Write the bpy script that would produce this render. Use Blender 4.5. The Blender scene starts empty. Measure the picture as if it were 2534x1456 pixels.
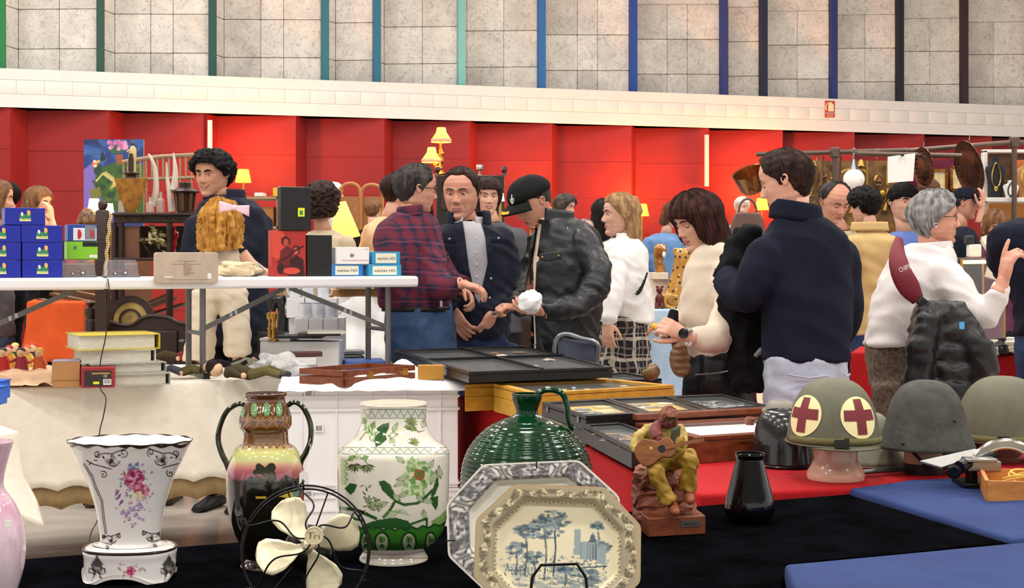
import bpy,bmesh,math,random
import numpy as np
from mathutils import Vector,Matrix,Euler,noise
random.seed(7)
# ---------------------------------------------------------------- camera, world, light, exposure
F=3519.0;CX=1267.0;HY=645.0;HC=1.37;TZ=0.75      # focal length in px, principal column, horizon row, eye height, table height
SC=bpy.context.scene
COL=SC.collection
cam=bpy.data.cameras.new('camera');co=bpy.data.objects.new('camera',cam);COL.objects.link(co)
cam.sensor_width=36;cam.lens=36*F/2534;cam.shift_y=-(728-HY)/2534;cam.clip_end=200
co.location=(0,0,HC);co.rotation_euler=(math.pi/2,0,0);SC.camera=co
w=bpy.data.worlds.new('hall_air');SC.world=w;w.use_nodes=True
w.node_tree.nodes['Background'].inputs[0].default_value=(1.0,0.985,0.96,1)
w.node_tree.nodes['Background'].inputs[1].default_value=0.8
SC.view_settings.view_transform='Standard';SC.view_settings.look='None'
SC.view_settings.gamma=1.0;SC.view_settings.use_curve_mapping=False
SC.view_settings.exposure=0.68
CEIL=8.6
def area(name,loc,sx,sy,power,color=(1,.975,.94)):
    l=bpy.data.lights.new(name,'AREA');l.shape='RECTANGLE';l.size=sx;l.size_y=sy;l.energy=power;l.color=color
    o=bpy.data.objects.new(name,l);COL.objects.link(o);o.location=loc;return o
LAMPS=[(-9+4.5*i,-4+5.2*j) for i in range(5) for j in range(5)]
for (lx,ly) in LAMPS:
    area('hall_lamp_light',(lx,ly,CEIL-.22),1.3,.5,105)

# ---------------------------------------------------------------- helpers
def P(x,y,d): return Vector(((x-CX)/F*d,d,HC-(y-HY)/F*d))
def T(x,y,z=TZ):                      # point on a horizontal plane of height z seen at (x, y)
    return P(x,y,(HC-z)*F/(y-HY))
def proj(v):
    return CX+F*v[:,0]/v[:,1],HY-F*(v[:,2]-HC)/v[:,1]
def lin(c): return tuple(((v/255)/12.92 if v/255 <= .04045 else ((v/255+.055)/1.055) ** 2.4) for v in c)
def hx(s): return tuple(int(s[i:i+2],16) for i in (0,2,4))
MATS={}
def mat(name,col=(128,128,128),rough=.6,metal=0.,bump=0.,bscale=60.,var=0.,vscale=6.,emit=0.,trans=0.,alpha=1.,coat=0.,vcol=False,ior=1.45,ecol=None,stretch=(1,1,1),tint=None,spec=.5):
    if name in MATS: return MATS[name]
    m=bpy.data.materials.new(name);m.use_nodes=True;MATS[name]=m
    nt=m.node_tree;b=nt.nodes['Principled BSDF'];L=nt.links.new
    if isinstance(col,str): col=hx(col)
    c=lin(col)
    b.inputs['Base Color'].default_value=(*c,1);b.inputs['Roughness'].default_value=rough;b.inputs['Metallic'].default_value=metal
    b.inputs['Specular IOR Level'].default_value=spec
    b.inputs['Coat Weight'].default_value=coat;b.inputs['Coat Roughness'].default_value=.06
    b.inputs['Transmission Weight'].default_value=trans;b.inputs['Alpha'].default_value=alpha;b.inputs['IOR'].default_value=ior
    if emit:
        b.inputs['Emission Color'].default_value=(*(lin(ecol) if ecol else c),1);b.inputs['Emission Strength'].default_value=emit
    tc=nt.nodes.new('ShaderNodeTexCoord')
    src=None
    if vcol:
        a=nt.nodes.new('ShaderNodeVertexColor');a.layer_name='Col';src=a.outputs['Color'];L(src,b.inputs['Base Color'])
    if var:
        mp=nt.nodes.new('ShaderNodeMapping');mp.inputs['Scale'].default_value=stretch;L(tc.outputs['Object'],mp.inputs['Vector'])
        n=nt.nodes.new('ShaderNodeTexNoise');n.inputs['Scale'].default_value=vscale;n.inputs['Detail'].default_value=6;n.inputs['Roughness'].default_value=.62;L(mp.outputs['Vector'],n.inputs['Vector'])
        r=nt.nodes.new('ShaderNodeValToRGB');L(n.outputs['Fac'],r.inputs['Fac'])
        lo=lin(tint) if tint else tuple(v*(1-var) for v in c);hi=c if tint else tuple(min(1,v*(1+var)) for v in c)
        r.color_ramp.elements[0].position=.32;r.color_ramp.elements[1].position=.68
        r.color_ramp.elements[0].color=(*lo,1);r.color_ramp.elements[1].color=(*hi,1)
        if src is not None:
            mx=nt.nodes.new('ShaderNodeMix');mx.data_type='RGBA';mx.blend_type='MULTIPLY';mx.inputs['Factor'].default_value=1
            L(src,mx.inputs['A']);L(r.outputs['Color'],mx.inputs['B']);L(mx.outputs['Result'],b.inputs['Base Color'])
        else: L(r.outputs['Color'],b.inputs['Base Color'])
    if bump:
        mp2=nt.nodes.new('ShaderNodeMapping');mp2.inputs['Scale'].default_value=stretch;L(tc.outputs['Object'],mp2.inputs['Vector'])
        n2=nt.nodes.new('ShaderNodeTexNoise');n2.inputs['Scale'].default_value=bscale;n2.inputs['Detail'].default_value=4;L(mp2.outputs['Vector'],n2.inputs['Vector'])
        bp=nt.nodes.new('ShaderNodeBump');bp.inputs['Strength'].default_value=bump;bp.inputs['Distance'].default_value=.01
        L(n2.outputs['Fac'],bp.inputs['Height']);L(bp.outputs['Normal'],b.inputs['Normal'])
    return m
def wood(name,c1,c2,rough=.4,scale=9.,axis=(1,6,6)):
    return mat(name,c1,rough,var=.3,vscale=scale,tint=hx(c2) if isinstance(c2,str) else c2,stretch=axis,bump=.08,bscale=40)
def cloth(name,col,var=.12,rough=.9,bump=.25,bscale=220,vscale=7): return mat(name,col,rough,bump=bump,bscale=bscale,var=var,vscale=vscale,spec=.25)
def glass(name,tint=(235,240,240),alpha=.07,rough=.02):
    return mat(name,tint,rough,alpha=alpha,spec=.6)

class MB:
    def __init__(s): s.v=[];s.f=[];s.m=[];s.cur=0
    def add(s,vs,fs):
        o=len(s.v);s.v.extend([tuple(v) for v in vs]);s.f.extend([tuple(i+o for i in f) for f in fs]);s.m.extend([s.cur]*len(fs));return s
    def box(s,c,size,rz=0.,R=None):
        hx_,hy_,hz_=size[0]/2,size[1]/2,size[2]/2
        R=R or Matrix.Rotation(rz,3,'Z');c=Vector(c)
        vs=[c+R @ Vector((a*hx_,b*hy_,e*hz_)) for e in (-1,1) for b in (-1,1) for a in (-1,1)]
        return s.add(vs,[(0,2,3,1),(4,5,7,6),(0,1,5,4),(2,6,7,3),(0,4,6,2),(1,3,7,5)])
    def bar(s,a,b,wd,th,up=(0,0,1)):
        a=Vector(a);b=Vector(b);z=(b-a);L=z.length;z.normalize();u=Vector(up);x=z.cross(u)
        if x.length < 1e-4: x=z.cross(Vector((1,0,0)))
        x.normalize();y=z.cross(x)
        R=Matrix((x,y,z)).transposed();return s.box((a+b)/2,(wd,th,L),R=R)
    def tube(s,pts,r,seg=10,cap=True,closed=False,flat=None):
        pts=[Vector(p) for p in pts];n=len(pts)
        rr=r if isinstance(r,(list,tuple)) else [r]*n
        vs=[];prev=None
        for i,p in enumerate(pts):
            a=pts[i-1] if (i > 0 or closed) else p;b=pts[(i+1) % n] if (i < n-1 or closed) else p
            t=(b-a)
            if t.length < 1e-9: t=Vector((0,0,1))
            t.normalize()
            if prev is None:
                x=t.cross(Vector((0,0,1)))
                if x.length < 1e-3: x=t.cross(Vector((1,0,0)))
            else:
                x=prev-t*prev.dot(t)
            x.normalize();prev=x;y=t.cross(x)
            for k in range(seg):
                an=2*math.pi*k/seg
                vs.append(p+(x*math.cos(an)+y*math.sin(an)*(flat or 1))*rr[i])
        fs=[]
        for i in range(n-1 if not closed else n):
            j=(i+1) % n
            for k in range(seg):
                k2=(k+1) % seg;fs.append((i*seg+k,i*seg+k2,j*seg+k2,j*seg+k))
        if cap and not closed:
            fs.append(tuple(range(seg-1,-1,-1)));fs.append(tuple((n-1)*seg+k for k in range(seg)))
        return s.add(vs,fs)
    def lathe(s,prof,c=(0,0,0),seg=32,sx=1.,sy=1.,cap=True,rz=0.):
        vs=[];n=len(prof);c=Vector(c)
        for (r,z) in prof:
            for k in range(seg):
                a=2*math.pi*k/seg+rz;vs.append(c+Vector((r*math.cos(a)*sx,r*math.sin(a)*sy,z)))
        fs=[(i*seg+k,i*seg+(k+1) % seg,(i+1)*seg+(k+1) % seg,(i+1)*seg+k) for i in range(n-1) for k in range(seg)]
        if cap:
            if prof[0][0] > 1e-6: fs.append(tuple(range(seg-1,-1,-1)))
            if prof[-1][0] > 1e-6: fs.append(tuple((n-1)*seg+k for k in range(seg)))
        return s.add(vs,fs)
    def ell(s,c,r,R=None,nu=16,nv=10):
        c=Vector(c);r=(r,r,r) if not hasattr(r,'__len__') else r;vs=[];R=R or Matrix.Identity(3)
        for i in range(nv+1):
            ph=-math.pi/2+math.pi*i/nv
            for k in range(nu):
                a=2*math.pi*k/nu;vs.append(c+R @ Vector((r[0]*math.cos(ph)*math.cos(a),r[1]*math.cos(ph)*math.sin(a),r[2]*math.sin(ph))))
        fs=[(i*nu+k,i*nu+(k+1) % nu,(i+1)*nu+(k+1) % nu,(i+1)*nu+k) for i in range(nv) for k in range(nu)]
        return s.add(vs,fs)
    def loft(s,rings,cap=True):
        n=len(rings);k=len(rings[0]);vs=[p for r in rings for p in r]
        fs=[(i*k+j,i*k+(j+1) % k,(i+1)*k+(j+1) % k,(i+1)*k+j) for i in range(n-1) for j in range(k)]
        if cap: fs += [tuple(range(k-1,-1,-1)),tuple((n-1)*k+j for j in range(k))]
        return s.add(vs,fs)
    def grid(s,fn,nu,nv):
        vs=[fn(i/nu,j/nv) for j in range(nv+1) for i in range(nu+1)]
        return s.add(vs,[(j*(nu+1)+i,j*(nu+1)+i+1,(j+1)*(nu+1)+i+1,(j+1)*(nu+1)+i) for j in range(nv) for i in range(nu)])
    def prism(s,poly,off):
        n=len(poly);off=Vector(off);vs=[Vector(p) for p in poly]+[Vector(p)+off for p in poly]
        fs=[tuple(range(n)),tuple(range(2*n-1,n-1,-1))]+[(i,n+i,n+(i+1) % n,(i+1) % n) for i in range(n)]
        return s.add(vs,fs)
def mesh_of(mb,name,origin=(0,0,0),smooth=True,fixn=True):
    me=bpy.data.meshes.new(name);o=Vector(origin)
    v=np.array(mb.v,dtype=np.float64).reshape(-1,3)-np.array(o)
    me.from_pydata(v.tolist(),[],mb.f)
    if mb.m and max(mb.m): me.polygons.foreach_set('material_index',mb.m)
    if smooth: me.polygons.foreach_set('use_smooth',[True]*len(me.polygons))
    if fixn:
        bm=bmesh.new();bm.from_mesh(me);bmesh.ops.remove_doubles(bm,verts=bm.verts,dist=1e-6);bmesh.ops.recalc_face_normals(bm,faces=bm.faces);bm.to_mesh(me);bm.free()
    me.update();return me
def link(name,me,mats,parent=None,loc=(0,0,0),bev=0.,bseg=2,sharp=True,solid=0.,sub=0):
    o=bpy.data.objects.new(name,me);COL.objects.link(o);o.location=loc
    if not isinstance(mats,(list,tuple)): mats=[mats]
    if not me.materials:
        for m in mats: me.materials.append(m)
    if parent is not None: o.parent=parent
    if solid: s=o.modifiers.new('s','SOLIDIFY');s.thickness=solid;s.offset=0
    if bev:
        b=o.modifiers.new('b','BEVEL');b.width=bev;b.segments=bseg;b.limit_method='ANGLE';b.angle_limit=.6
    if sub: s=o.modifiers.new('u','SUBSURF');s.levels=sub;s.render_levels=sub
    return o
def auto_sharp(me,ang=.6):
    try: me.set_sharp_from_angle(angle=ang)
    except Exception: pass
def tag(o,label=None,cat=None,group=None,kind=None):
    if label: o['label']=label
    if cat: o['category']=cat
    if group: o['group']=group
    if kind: o['kind']=kind
    return o
class Thing:
    def __init__(s,name,label,cat,loc=(0,0,0),group=None):
        s.loc=Vector(loc);s.o=bpy.data.objects.new(name,None);COL.objects.link(s.o);s.o.location=s.loc;s.o.empty_display_size=.05
        tag(s.o,label,cat,group)
    def part(s,name,mb,mats,parent=None,label=None,**k):
        me=mb if isinstance(mb,bpy.types.Mesh) else mesh_of(mb,name,s.loc)
        auto_sharp(me)
        o=link(name,me,mats,parent or s.o,**k)
        if label: o['label']=label
        return o
def single(name,label,cat,mb,mats,loc=(0,0,0),group=None,**k):
    me=mesh_of(mb,name,loc);auto_sharp(me)
    return tag(link(name,me,mats,None,loc,**k),label,cat,group)
def struct(name,mb,mats,label=None,smooth=True,parent=None,kind='structure',**k):
    me=mesh_of(mb,name);auto_sharp(me,.4);o=link(name,me,mats,parent,**k)
    if parent is None: o['kind']=kind
    if label: o['label']=label
    return o
def copy_thing(root,loc,rz=0.,label=None,group=None,scale=None):
    r=root.copy();COL.objects.link(r);r.location=loc;r.rotation_euler=(0,0,rz)
    if scale: r.scale=(scale,)*3
    if label: r['label']=label
    if group: r['group']=group
    for ch in list(root.children):
        c=ch.copy();COL.objects.link(c);c.parent=r
        for g in list(ch.children):
            e=g.copy();COL.objects.link(e);e.parent=c
    return r
def text_mesh(body,size,origin,right,up,off=.0,extr=.0005,align='CENTER',width=None):
    """flat lettering in the plane spanned by right/up, standing off the surface"""
    cu=bpy.data.curves.new('t','FONT');cu.body=body;cu.size=size;cu.align_x=align;cu.align_y='CENTER';cu.resolution_u=2
    o=bpy.data.objects.new('t',cu);me0=o.to_mesh()
    r=Vector(right).normalized();u=Vector(up).normalized();n=r.cross(u);og=Vector(origin)
    xs=[v.co.x for v in me0.vertices];sx=1.
    if width and xs: sx=width/max(1e-6,max(xs)-min(xs))
    mb=MB();mb.add([og+r*(v.co.x*sx)+u*v.co.y+n*off for v in me0.vertices],[tuple(p.vertices) for p in me0.polygons])
    o.to_mesh_clear();bpy.data.objects.remove(o);bpy.data.curves.remove(cu);return mb
def spl(pts,n):
    """smooth interpolation (Catmull-Rom) through tuples"""
    pts=[tuple(p) for p in pts];out=[];m=len(pts)
    for i in range(m-1):
        p0=pts[max(0,i-1)];p1=pts[i];p2=pts[i+1];p3=pts[min(m-1,i+2)]
        for k in range(n):
            t=k/n
            out.append(tuple(.5*(2*b+(c-a)*t+(2*a-5*b+4*c-e)*t*t+(-a+3*b-3*c+e)*t ** 3) for a,b,c,e in zip(p0,p1,p2,p3)))
    out.append(pts[-1]);return out
def lerp_tab(tab,x):
    if x <= tab[0][0]: return tab[0][1]
    for (a,va),(b,vb) in zip(tab,tab[1:]):
        if x <= b:
            t=(x-a)/(b-a);t=t*t*(3-2*t)*.5+t*.5;return va+(vb-va)*t
    return tab[-1][1]
def nz(p,s=1.,seed=0.): return noise.noise(Vector((p[0]*s+seed,p[1]*s+seed*.7,p[2]*s-seed)))

# ---- little painter for decorated surfaces: draws motifs in numpy, then bakes them to vertex colours
class Canvas:
    def __init__(s,x0,y0,x1,y1,bg,res=1.):
        s.x0,s.y0,s.res=x0,y0,res;s.W=int((x1-x0)*res);s.H=int((y1-y0)*res)
        s.a=np.zeros((s.H,s.W,3));s.a[:]=np.array(bg)/255
    def _box(s,xs,ys,pad):
        i0=max(0,int((min(xs)-pad-s.x0)*s.res));i1=min(s.W,int((max(xs)+pad-s.x0)*s.res)+2)
        j0=max(0,int((min(ys)-pad-s.y0)*s.res));j1=min(s.H,int((max(ys)+pad-s.y0)*s.res)+2)
        if i1 <= i0 or j1 <= j0: return None
        X,Y=np.meshgrid((np.arange(i0,i1)+.5)/s.res+s.x0,(np.arange(j0,j1)+.5)/s.res+s.y0);return i0,i1,j0,j1,X,Y
    def _mix(s,bx,m,col):
        i0,i1,j0,j1=bx[:4];m=m[...,None];s.a[j0:j1,i0:i1]=s.a[j0:j1,i0:i1]*(1-m)+m*(np.array(col)/255)
    def ell(s,cx,cy,rx,ry=None,col=(0,0,0),rot=0.,al=1.,soft=.8):
        ry=ry or rx;R=max(rx,ry);bx=s._box([cx-R,cx+R],[cy-R,cy+R],2)
        if not bx: return
        X,Y=bx[4]-cx,bx[5]-cy;c,q=math.cos(rot),math.sin(rot);U=X*c+Y*q;V=-X*q+Y*c
        dd=(np.sqrt((U/rx) ** 2+(V/ry) ** 2)-1)*min(rx,ry);s._mix(bx,np.clip(.5-dd/soft,0,1)*al,col)
    def poly(s,pts,col,al=1.):
        xs=[p[0] for p in pts];ys=[p[1] for p in pts];bx=s._box(xs,ys,1)
        if not bx: return
        X,Y=bx[4],bx[5];ins=np.zeros(X.shape,bool);n=len(pts)
        for i in range(n):
            xa,ya=pts[i];xb,yb=pts[(i+1) % n]
            if ya == yb: continue
            ins ^= ((ya > Y) != (yb > Y)) & (X < (xb-xa)*(Y-ya)/(yb-ya)+xa)
        s._mix(bx,ins*al,col)
    def stroke(s,pts,wd,col,al=1.):
        for (xa,ya),(xb,yb) in zip(pts,pts[1:]):
            bx=s._box([xa,xb],[ya,yb],wd+1)
            if not bx: continue
            X,Y=bx[4],bx[5];dx,dy=xb-xa,yb-ya;L2=dx*dx+dy*dy+1e-9
            t=np.clip(((X-xa)*dx+(Y-ya)*dy)/L2,0,1);dd=np.hypot(X-xa-t*dx,Y-ya-t*dy)-wd/2
            s._mix(bx,np.clip(.5-dd,0,1)*al,col)
    def leaf(s,x,y,L,wd,ang,col,vein=None,out=None):
        c,q=math.cos(ang),math.sin(ang);pts=[]
        prof=[(0,0),(.15,.5),(.35,1),(.55,.9),(.8,.45),(1,0)]
        for t,h in prof: pts.append((x+c*L*t-q*wd*h/2,y+q*L*t+c*wd*h/2))
        for t,h in prof[::-1]: pts.append((x+c*L*t+q*wd*h/2,y+q*L*t-c*wd*h/2))
        s.poly(pts,col)
        if out: s.stroke(pts+pts[:1],1.,out)
        if vein: s.stroke([(x,y),(x+c*L*.9,y+q*L*.9)],1.,vein)
    def flower(s,x,y,R,cols,n=7,rings=3,seed=0):
        rd=random.Random(seed)
        for k in range(rings):
            rr=R*(1-k/rings);m=max(4,n-k)
            for i in range(m):
                a=2*math.pi*i/m+k*.5+rd.uniform(-.2,.2);col=cols[(k+i % 2) % len(cols)]
                s.ell(x+math.cos(a)*rr*.62,y+math.sin(a)*rr*.62,rr*.46,rr*.36,col,a)
                s.ell(x+math.cos(a)*rr*.62,y+math.sin(a)*rr*.62,rr*.25,rr*.2,tuple(min(255,c+22) for c in col),a)
        s.ell(x,y,R*.16,None,cols[-1])
    def scroll(s,x,y,R,turns,ang,wd,col,flip=1):
        pts=[]
        for i in range(26):
            t=i/25;r=R*(1-t*.86);a=ang+flip*turns*2*math.pi*t;pts.append((x+math.cos(a)*r,y+math.sin(a)*r))
        s.stroke(pts,wd,col)
    def sample(s,x,y):
        i=np.clip(((x-s.x0)*s.res).astype(int),0,s.W-1);j=np.clip(((y-s.y0)*s.res).astype(int),0,s.H-1);return s.a[j,i]
def s2l(a): return np.where(a <= .04045,a/12.92,((a+.055)/1.055) ** 2.4)
def bake(me,rgb):
    at=me.color_attributes.new('Col','FLOAT_COLOR','POINT');n=len(me.vertices)
    d=np.ones((n,4));d[:,:3]=s2l(rgb);at.data.foreach_set('color',d.astype(np.float32).ravel())
def coords(me):
    a=np.zeros(len(me.vertices)*3);me.vertices.foreach_get('co',a);return a.reshape(-1,3)
# ---------------------------------------------------------------- the hall
def dwall(x): return 23.46*11670/(12937-x)
AW=math.atan(F/11670);WE=Vector((math.cos(AW),math.sin(AW),0));WN=Vector((math.sin(AW),-math.cos(AW),0));WO=Vector((0,23.46,0))
def W(u,n,z): return WO+WE*u+WN*n+Vector((0,0,z))
def uw(x): return (x-CX)/F*dwall(x)/math.cos(AW)
def concrete(name,a,b):
    m=mat(name,a,.9,var=.3,vscale=3.2,tint=b,bump=.5,bscale=26)
    nt=m.node_tree;bs=nt.nodes['Principled BSDF'];base=bs.inputs['Base Color'].links[0].from_socket
    tc=[n for n in nt.nodes if n.type == 'TEX_COORD'][0]
    n1=nt.nodes.new('ShaderNodeTexNoise');n1.inputs['Scale'].default_value=9;n1.inputs['Detail'].default_value=7;n1.inputs['Roughness'].default_value=.6;n1.inputs['Distortion'].default_value=2.2
    nt.links.new(tc.outputs['Object'],n1.inputs['Vector'])
    r=nt.nodes.new('ShaderNodeValToRGB');r.color_ramp.elements[0].position=.33;r.color_ramp.elements[1].position=.5
    r.color_ramp.elements[0].color=(.5,.49,.48,1);r.color_ramp.elements[1].color=(1,1,1,1);nt.links.new(n1.outputs['Fac'],r.inputs['Fac'])
    mx=nt.nodes.new('ShaderNodeMix');mx.data_type='RGBA';mx.blend_type='MULTIPLY';mx.inputs['Factor'].default_value=.6
    nt.links.new(base,mx.inputs['A']);nt.links.new(r.outputs['Color'],mx.inputs['B']);nt.links.new(mx.outputs['Result'],bs.inputs['Base Color']);return m
M_floor=mat('floor_vinyl',(196,186,174),.35,var=.1,vscale=1.5,bump=.02,bscale=8)
M_white=mat('white_paint',(232,228,222),.6,bump=.05,bscale=30,var=.04,vscale=2)
M_red=mat('red_paint',(150,30,28),.62,bump=.12,bscale=30,var=.12,vscale=1.3)
M_conc=[concrete('wood_wool_%d' % i,c,d) for i,(c,d) in enumerate([((238,233,224),(212,207,198)),((226,220,210),(200,194,186)),((244,239,230),(222,216,207))])]
M_ceil=mat('ceiling_white',(214,212,208),.8)
m=MB();m.box((0,8,-.05),(70,70,.1));struct('floor',m,M_floor,'pale beige vinyl sports hall floor')
m=MB();m.box((0,8,CEIL+.05),(70,70,.1));struct('ceiling',m,M_ceil,'plain pale hall ceiling')
lamp0=None
M_lampglow=mat('lamp_diffuser',(255,250,240),.5,emit=3.)
M_lampbox=mat('lamp_housing',(200,200,200),.5)
for (lx,ly) in LAMPS:
    if lamp0 is None:
        t=Thing('hall_lamp','long white hall lamp hung under the ceiling','lamp',(lx,ly,CEIL-.2),'hall lamps in rows under the ceiling')
        a=MB();a.box((lx,ly,CEIL-.1),(1.34,.54,.19));t.part('housing',a,M_lampbox);lamp0=t.o
    else: copy_thing(lamp0,(lx,ly,CEIL-.2))
# white block band (beam) above the recesses
U0,U1=uw(-900),uw(3500);ZB0,ZB1=3.655,4.235
def wbox(mb,u0,u1,n0,n1,z0,z1):
    mb.add([W(u,n,z) for z in (z0,z1) for n in (n0,n1) for u in (u0,u1)],[(0,2,3,1),(4,5,7,6),(0,1,5,4),(2,6,7,3),(0,4,6,2),(1,3,7,5)])
m=MB();wbox(m,U0,U1,-.9,-.012,ZB0,ZB1);beam=struct('trim_1',m,M_white,'white painted block beam running along the hall wall')
m=MB();wbox(m,U0,U1,-.9,.0,ZB0,ZB0+.2);struct('course',m,M_white,parent=beam,bev=.004)
m=MB();wbox(m,U0,U1,-.9,.0,ZB1-.165,ZB1);struct('course',m,M_white,parent=beam,bev=.004)
u=uw(-30);bme=None
m=MB();wbox(m,u,u+.396,-.1,0,ZB0+.204,ZB1-.169);bme=mesh_of(m,'block');k=0
while u+k*.4 < uw(2600):
    b=link('block',bme,M_white,beam,WE*(k*.4)+WN*random.uniform(-.001,.0015),bev=.003);k += 1
# red sawtooth wall under the beam: wide panel coming forward to the right, short return going back
DU,DN=.235,.4;us=[-.717+1.42*k for k in range(-7,13)]
m=MB()
for a in us:
    m.add([W(a+DU,-DN-.03,0),W(a+1.42,-.03,0),W(a+1.42,-.03,ZB0),W(a+DU,-DN-.03,ZB0)],[(0,1,2,3)])
    m.add([W(a,-.03,0),W(a+DU,-DN-.03,0),W(a+DU,-DN-.03,ZB0),W(a,-.03,ZB0)],[(0,1,2,3)])
rw=struct('wall_back',m,M_red,'red painted block wall folded into angled bays')
# fine joints of the painted blocks: thin raised bed joints on every panel
for a in us:
    for z in np.arange(.6,3.6,.61):
        j=MB();p,q=W(a+DU,-DN-.028,z),W(a+1.42,-.028,z)
        j.bar(p,q,.012,.003);struct('bed_joint',j,M_red,parent=rw)
# cable ducts on the red wall
M_duct=mat('duct_white',(225,215,210),.5)
for xp,y0,y1 in ((519,298,350),(1747,334,382)):
    z1=HC+(HY-y0)*dwall(xp)/F;z0=HC+(HY-y1-80)*dwall(xp)/F
    j=MB();uu=uw(xp);wbox(j,uu-.035,uu+.035,-.0,.05,z0,z1);tag(struct('cable_duct',j,M_duct,bev=.005,kind=None),'white cable duct fixed upright on the red wall','cable duct','white cable ducts on the red wall')
for o in list(bpy.data.objects):
    if o.name.startswith('cable_duct') and 'kind' in o: del o['kind']
# upper wall of wood-wool boards, folded the same way, a coloured post on every fold
posts=[(-210,(10,120,70)),(2,(12,122,60)),(249,(30,72,60)),(528,(14,74,66)),(808,(34,108,122)),(937,(26,106,134)),(1147,(124,192,186)),(1347,(34,104,170)),
         (1575,(24,70,156)),(1800,(44,54,122)),(1899,(26,32,62)),(2073,(38,50,112)),(2238,(18,24,34)),(2398,(52,26,40)),(2560,(60,28,40)),(2720,(70,28,40)),(2880,(90,30,40))]
ROWS=[ZB1,4.615,5.225,5.835]
m=MB();wbox(m,U0,U1,-1.0,-.72,ZB1-.1,CEIL);uwall=struct('wall_upper',m,M_conc[1],'pale wood-wool board wall in angled bays above the beam')
m=MB();wbox(m,U0,U1,-1.0,-.05,ZB1-.02,ZB1-.001);struct('ledge',m,M_white,parent=uwall)
rd=random.Random(3)
def board(q,mtl):
    off=WN*(-.05)
    m=MB();m.add(q+[p+off for p in q],[(0,1,2,3),(7,6,5,4),(0,4,5,1),(1,5,6,2),(2,6,7,3),(3,7,4,0)])
    struct('board',m,mtl,parent=uwall,bev=.008)
for i in range(len(posts)-1):
    ua,ub=uw(posts[i][0]),uw(posts[i+1][0]);span=ub-ua;r=min(.22,span*.3);dn=min(.42,span*.3)
    f0=-.2;cuts=[ua+r]
    npan=1 if span < 1.0 else (2 if span < 1.55 else 3)
    if npan == 3: cuts += [ua+r+span*.32,ua+r+span*.52]
    elif npan == 2: cuts += [ua+r+(span-r)*.5]
    cuts.append(ub);nn=lambda u_: f0-dn+dn*(u_-ua-r)/(span-r)
    for k in range(3):
        z0,z1=ROWS[k]+.004,ROWS[k+1]-.004
        board([W(ua,f0,z0),W(ua+r-.003,f0-dn,z0),W(ua+r-.003,f0-dn,z1),W(ua,f0,z1)],M_conc[2])
        for c0,c1 in zip(cuts,cuts[1:]):
            e=rd.uniform(0,.006);board([W(c0+.003,nn(c0)+e,z0),W(c1-.003,nn(c1)+e,z0),W(c1-.003,nn(c1)+e,z1),W(c0+.003,nn(c0)+e,z1)],M_conc[rd.choice([0,0,1,2])])
    for c0,c1,n0,n1 in ((ua,ua+r,f0,f0-dn),(ua+r,ub,f0-dn,f0)):
        board([W(c0,n0,ROWS[3]),W(c1,n1,ROWS[3]),W(c1,n1,CEIL),W(c0,n0,CEIL)],M_conc[0])
for xp,c in posts:
    uu=uw(xp);m=MB();wbox(m,uu-.06,uu+.06,-.32,-.1,ZB1,CEIL)
    struct('post',m,mat('post_%d' % xp,c,.45),parent=uwall,bev=.004)
# fire-extinguisher sign on the beam
M_sred=mat('sign_red',(196,60,44),.4);M_scream=mat('sign_cream',(240,226,180),.5)
uu=uw(2053);L0=W(uu,.003,3.9);t=Thing('safety_sign','red fire extinguisher sign fixed on the white beam','sign',L0)
dz=dwall(2053)/F;zc=lambda y: HC+(HY-y)*dz
m=MB();wbox(m,uw(2041),uw(2065),0,.01,zc(278),zc(250));t.part('panel',m,M_sred)
m=MB();wbox(m,uw(2041),uw(2065),0,.01,zc(291),zc(279.5));t.part('panel',m,M_sred)
m=MB();c=W(uu+.02,.012,0)
prof=[(.055,zc(276)),(.055,zc(260)),(.04,zc(257)),(.02,zc(255.5)),(.02,zc(253.5))]
m.add([c+WE*r+Vector((0,0,z)) for r,z in prof]+[c-WE*r+Vector((0,0,z)) for r,z in prof[::-1]],[tuple(range(10))])
pts=[W(uu+.02,.013,zc(254)),W(uu-.06,.013,zc(257)),W(uu-.085,.013,zc(266)),W(uu-.07,.013,zc(273))];m.tube(pts,.012,6)
t.part('extinguisher_symbol',m,M_scream)
m=text_mesh('EXTINTOR DE',.045,W(uu,.012,zc(282.5)),WE,(0,0,1),width=.135);t.part('lettering',m,M_scream)
m=text_mesh('INCENDIOS',.045,W(uu,.012,zc(288)),WE,(0,0,1),width=.13);t.part('lettering',m,M_scream)
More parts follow.
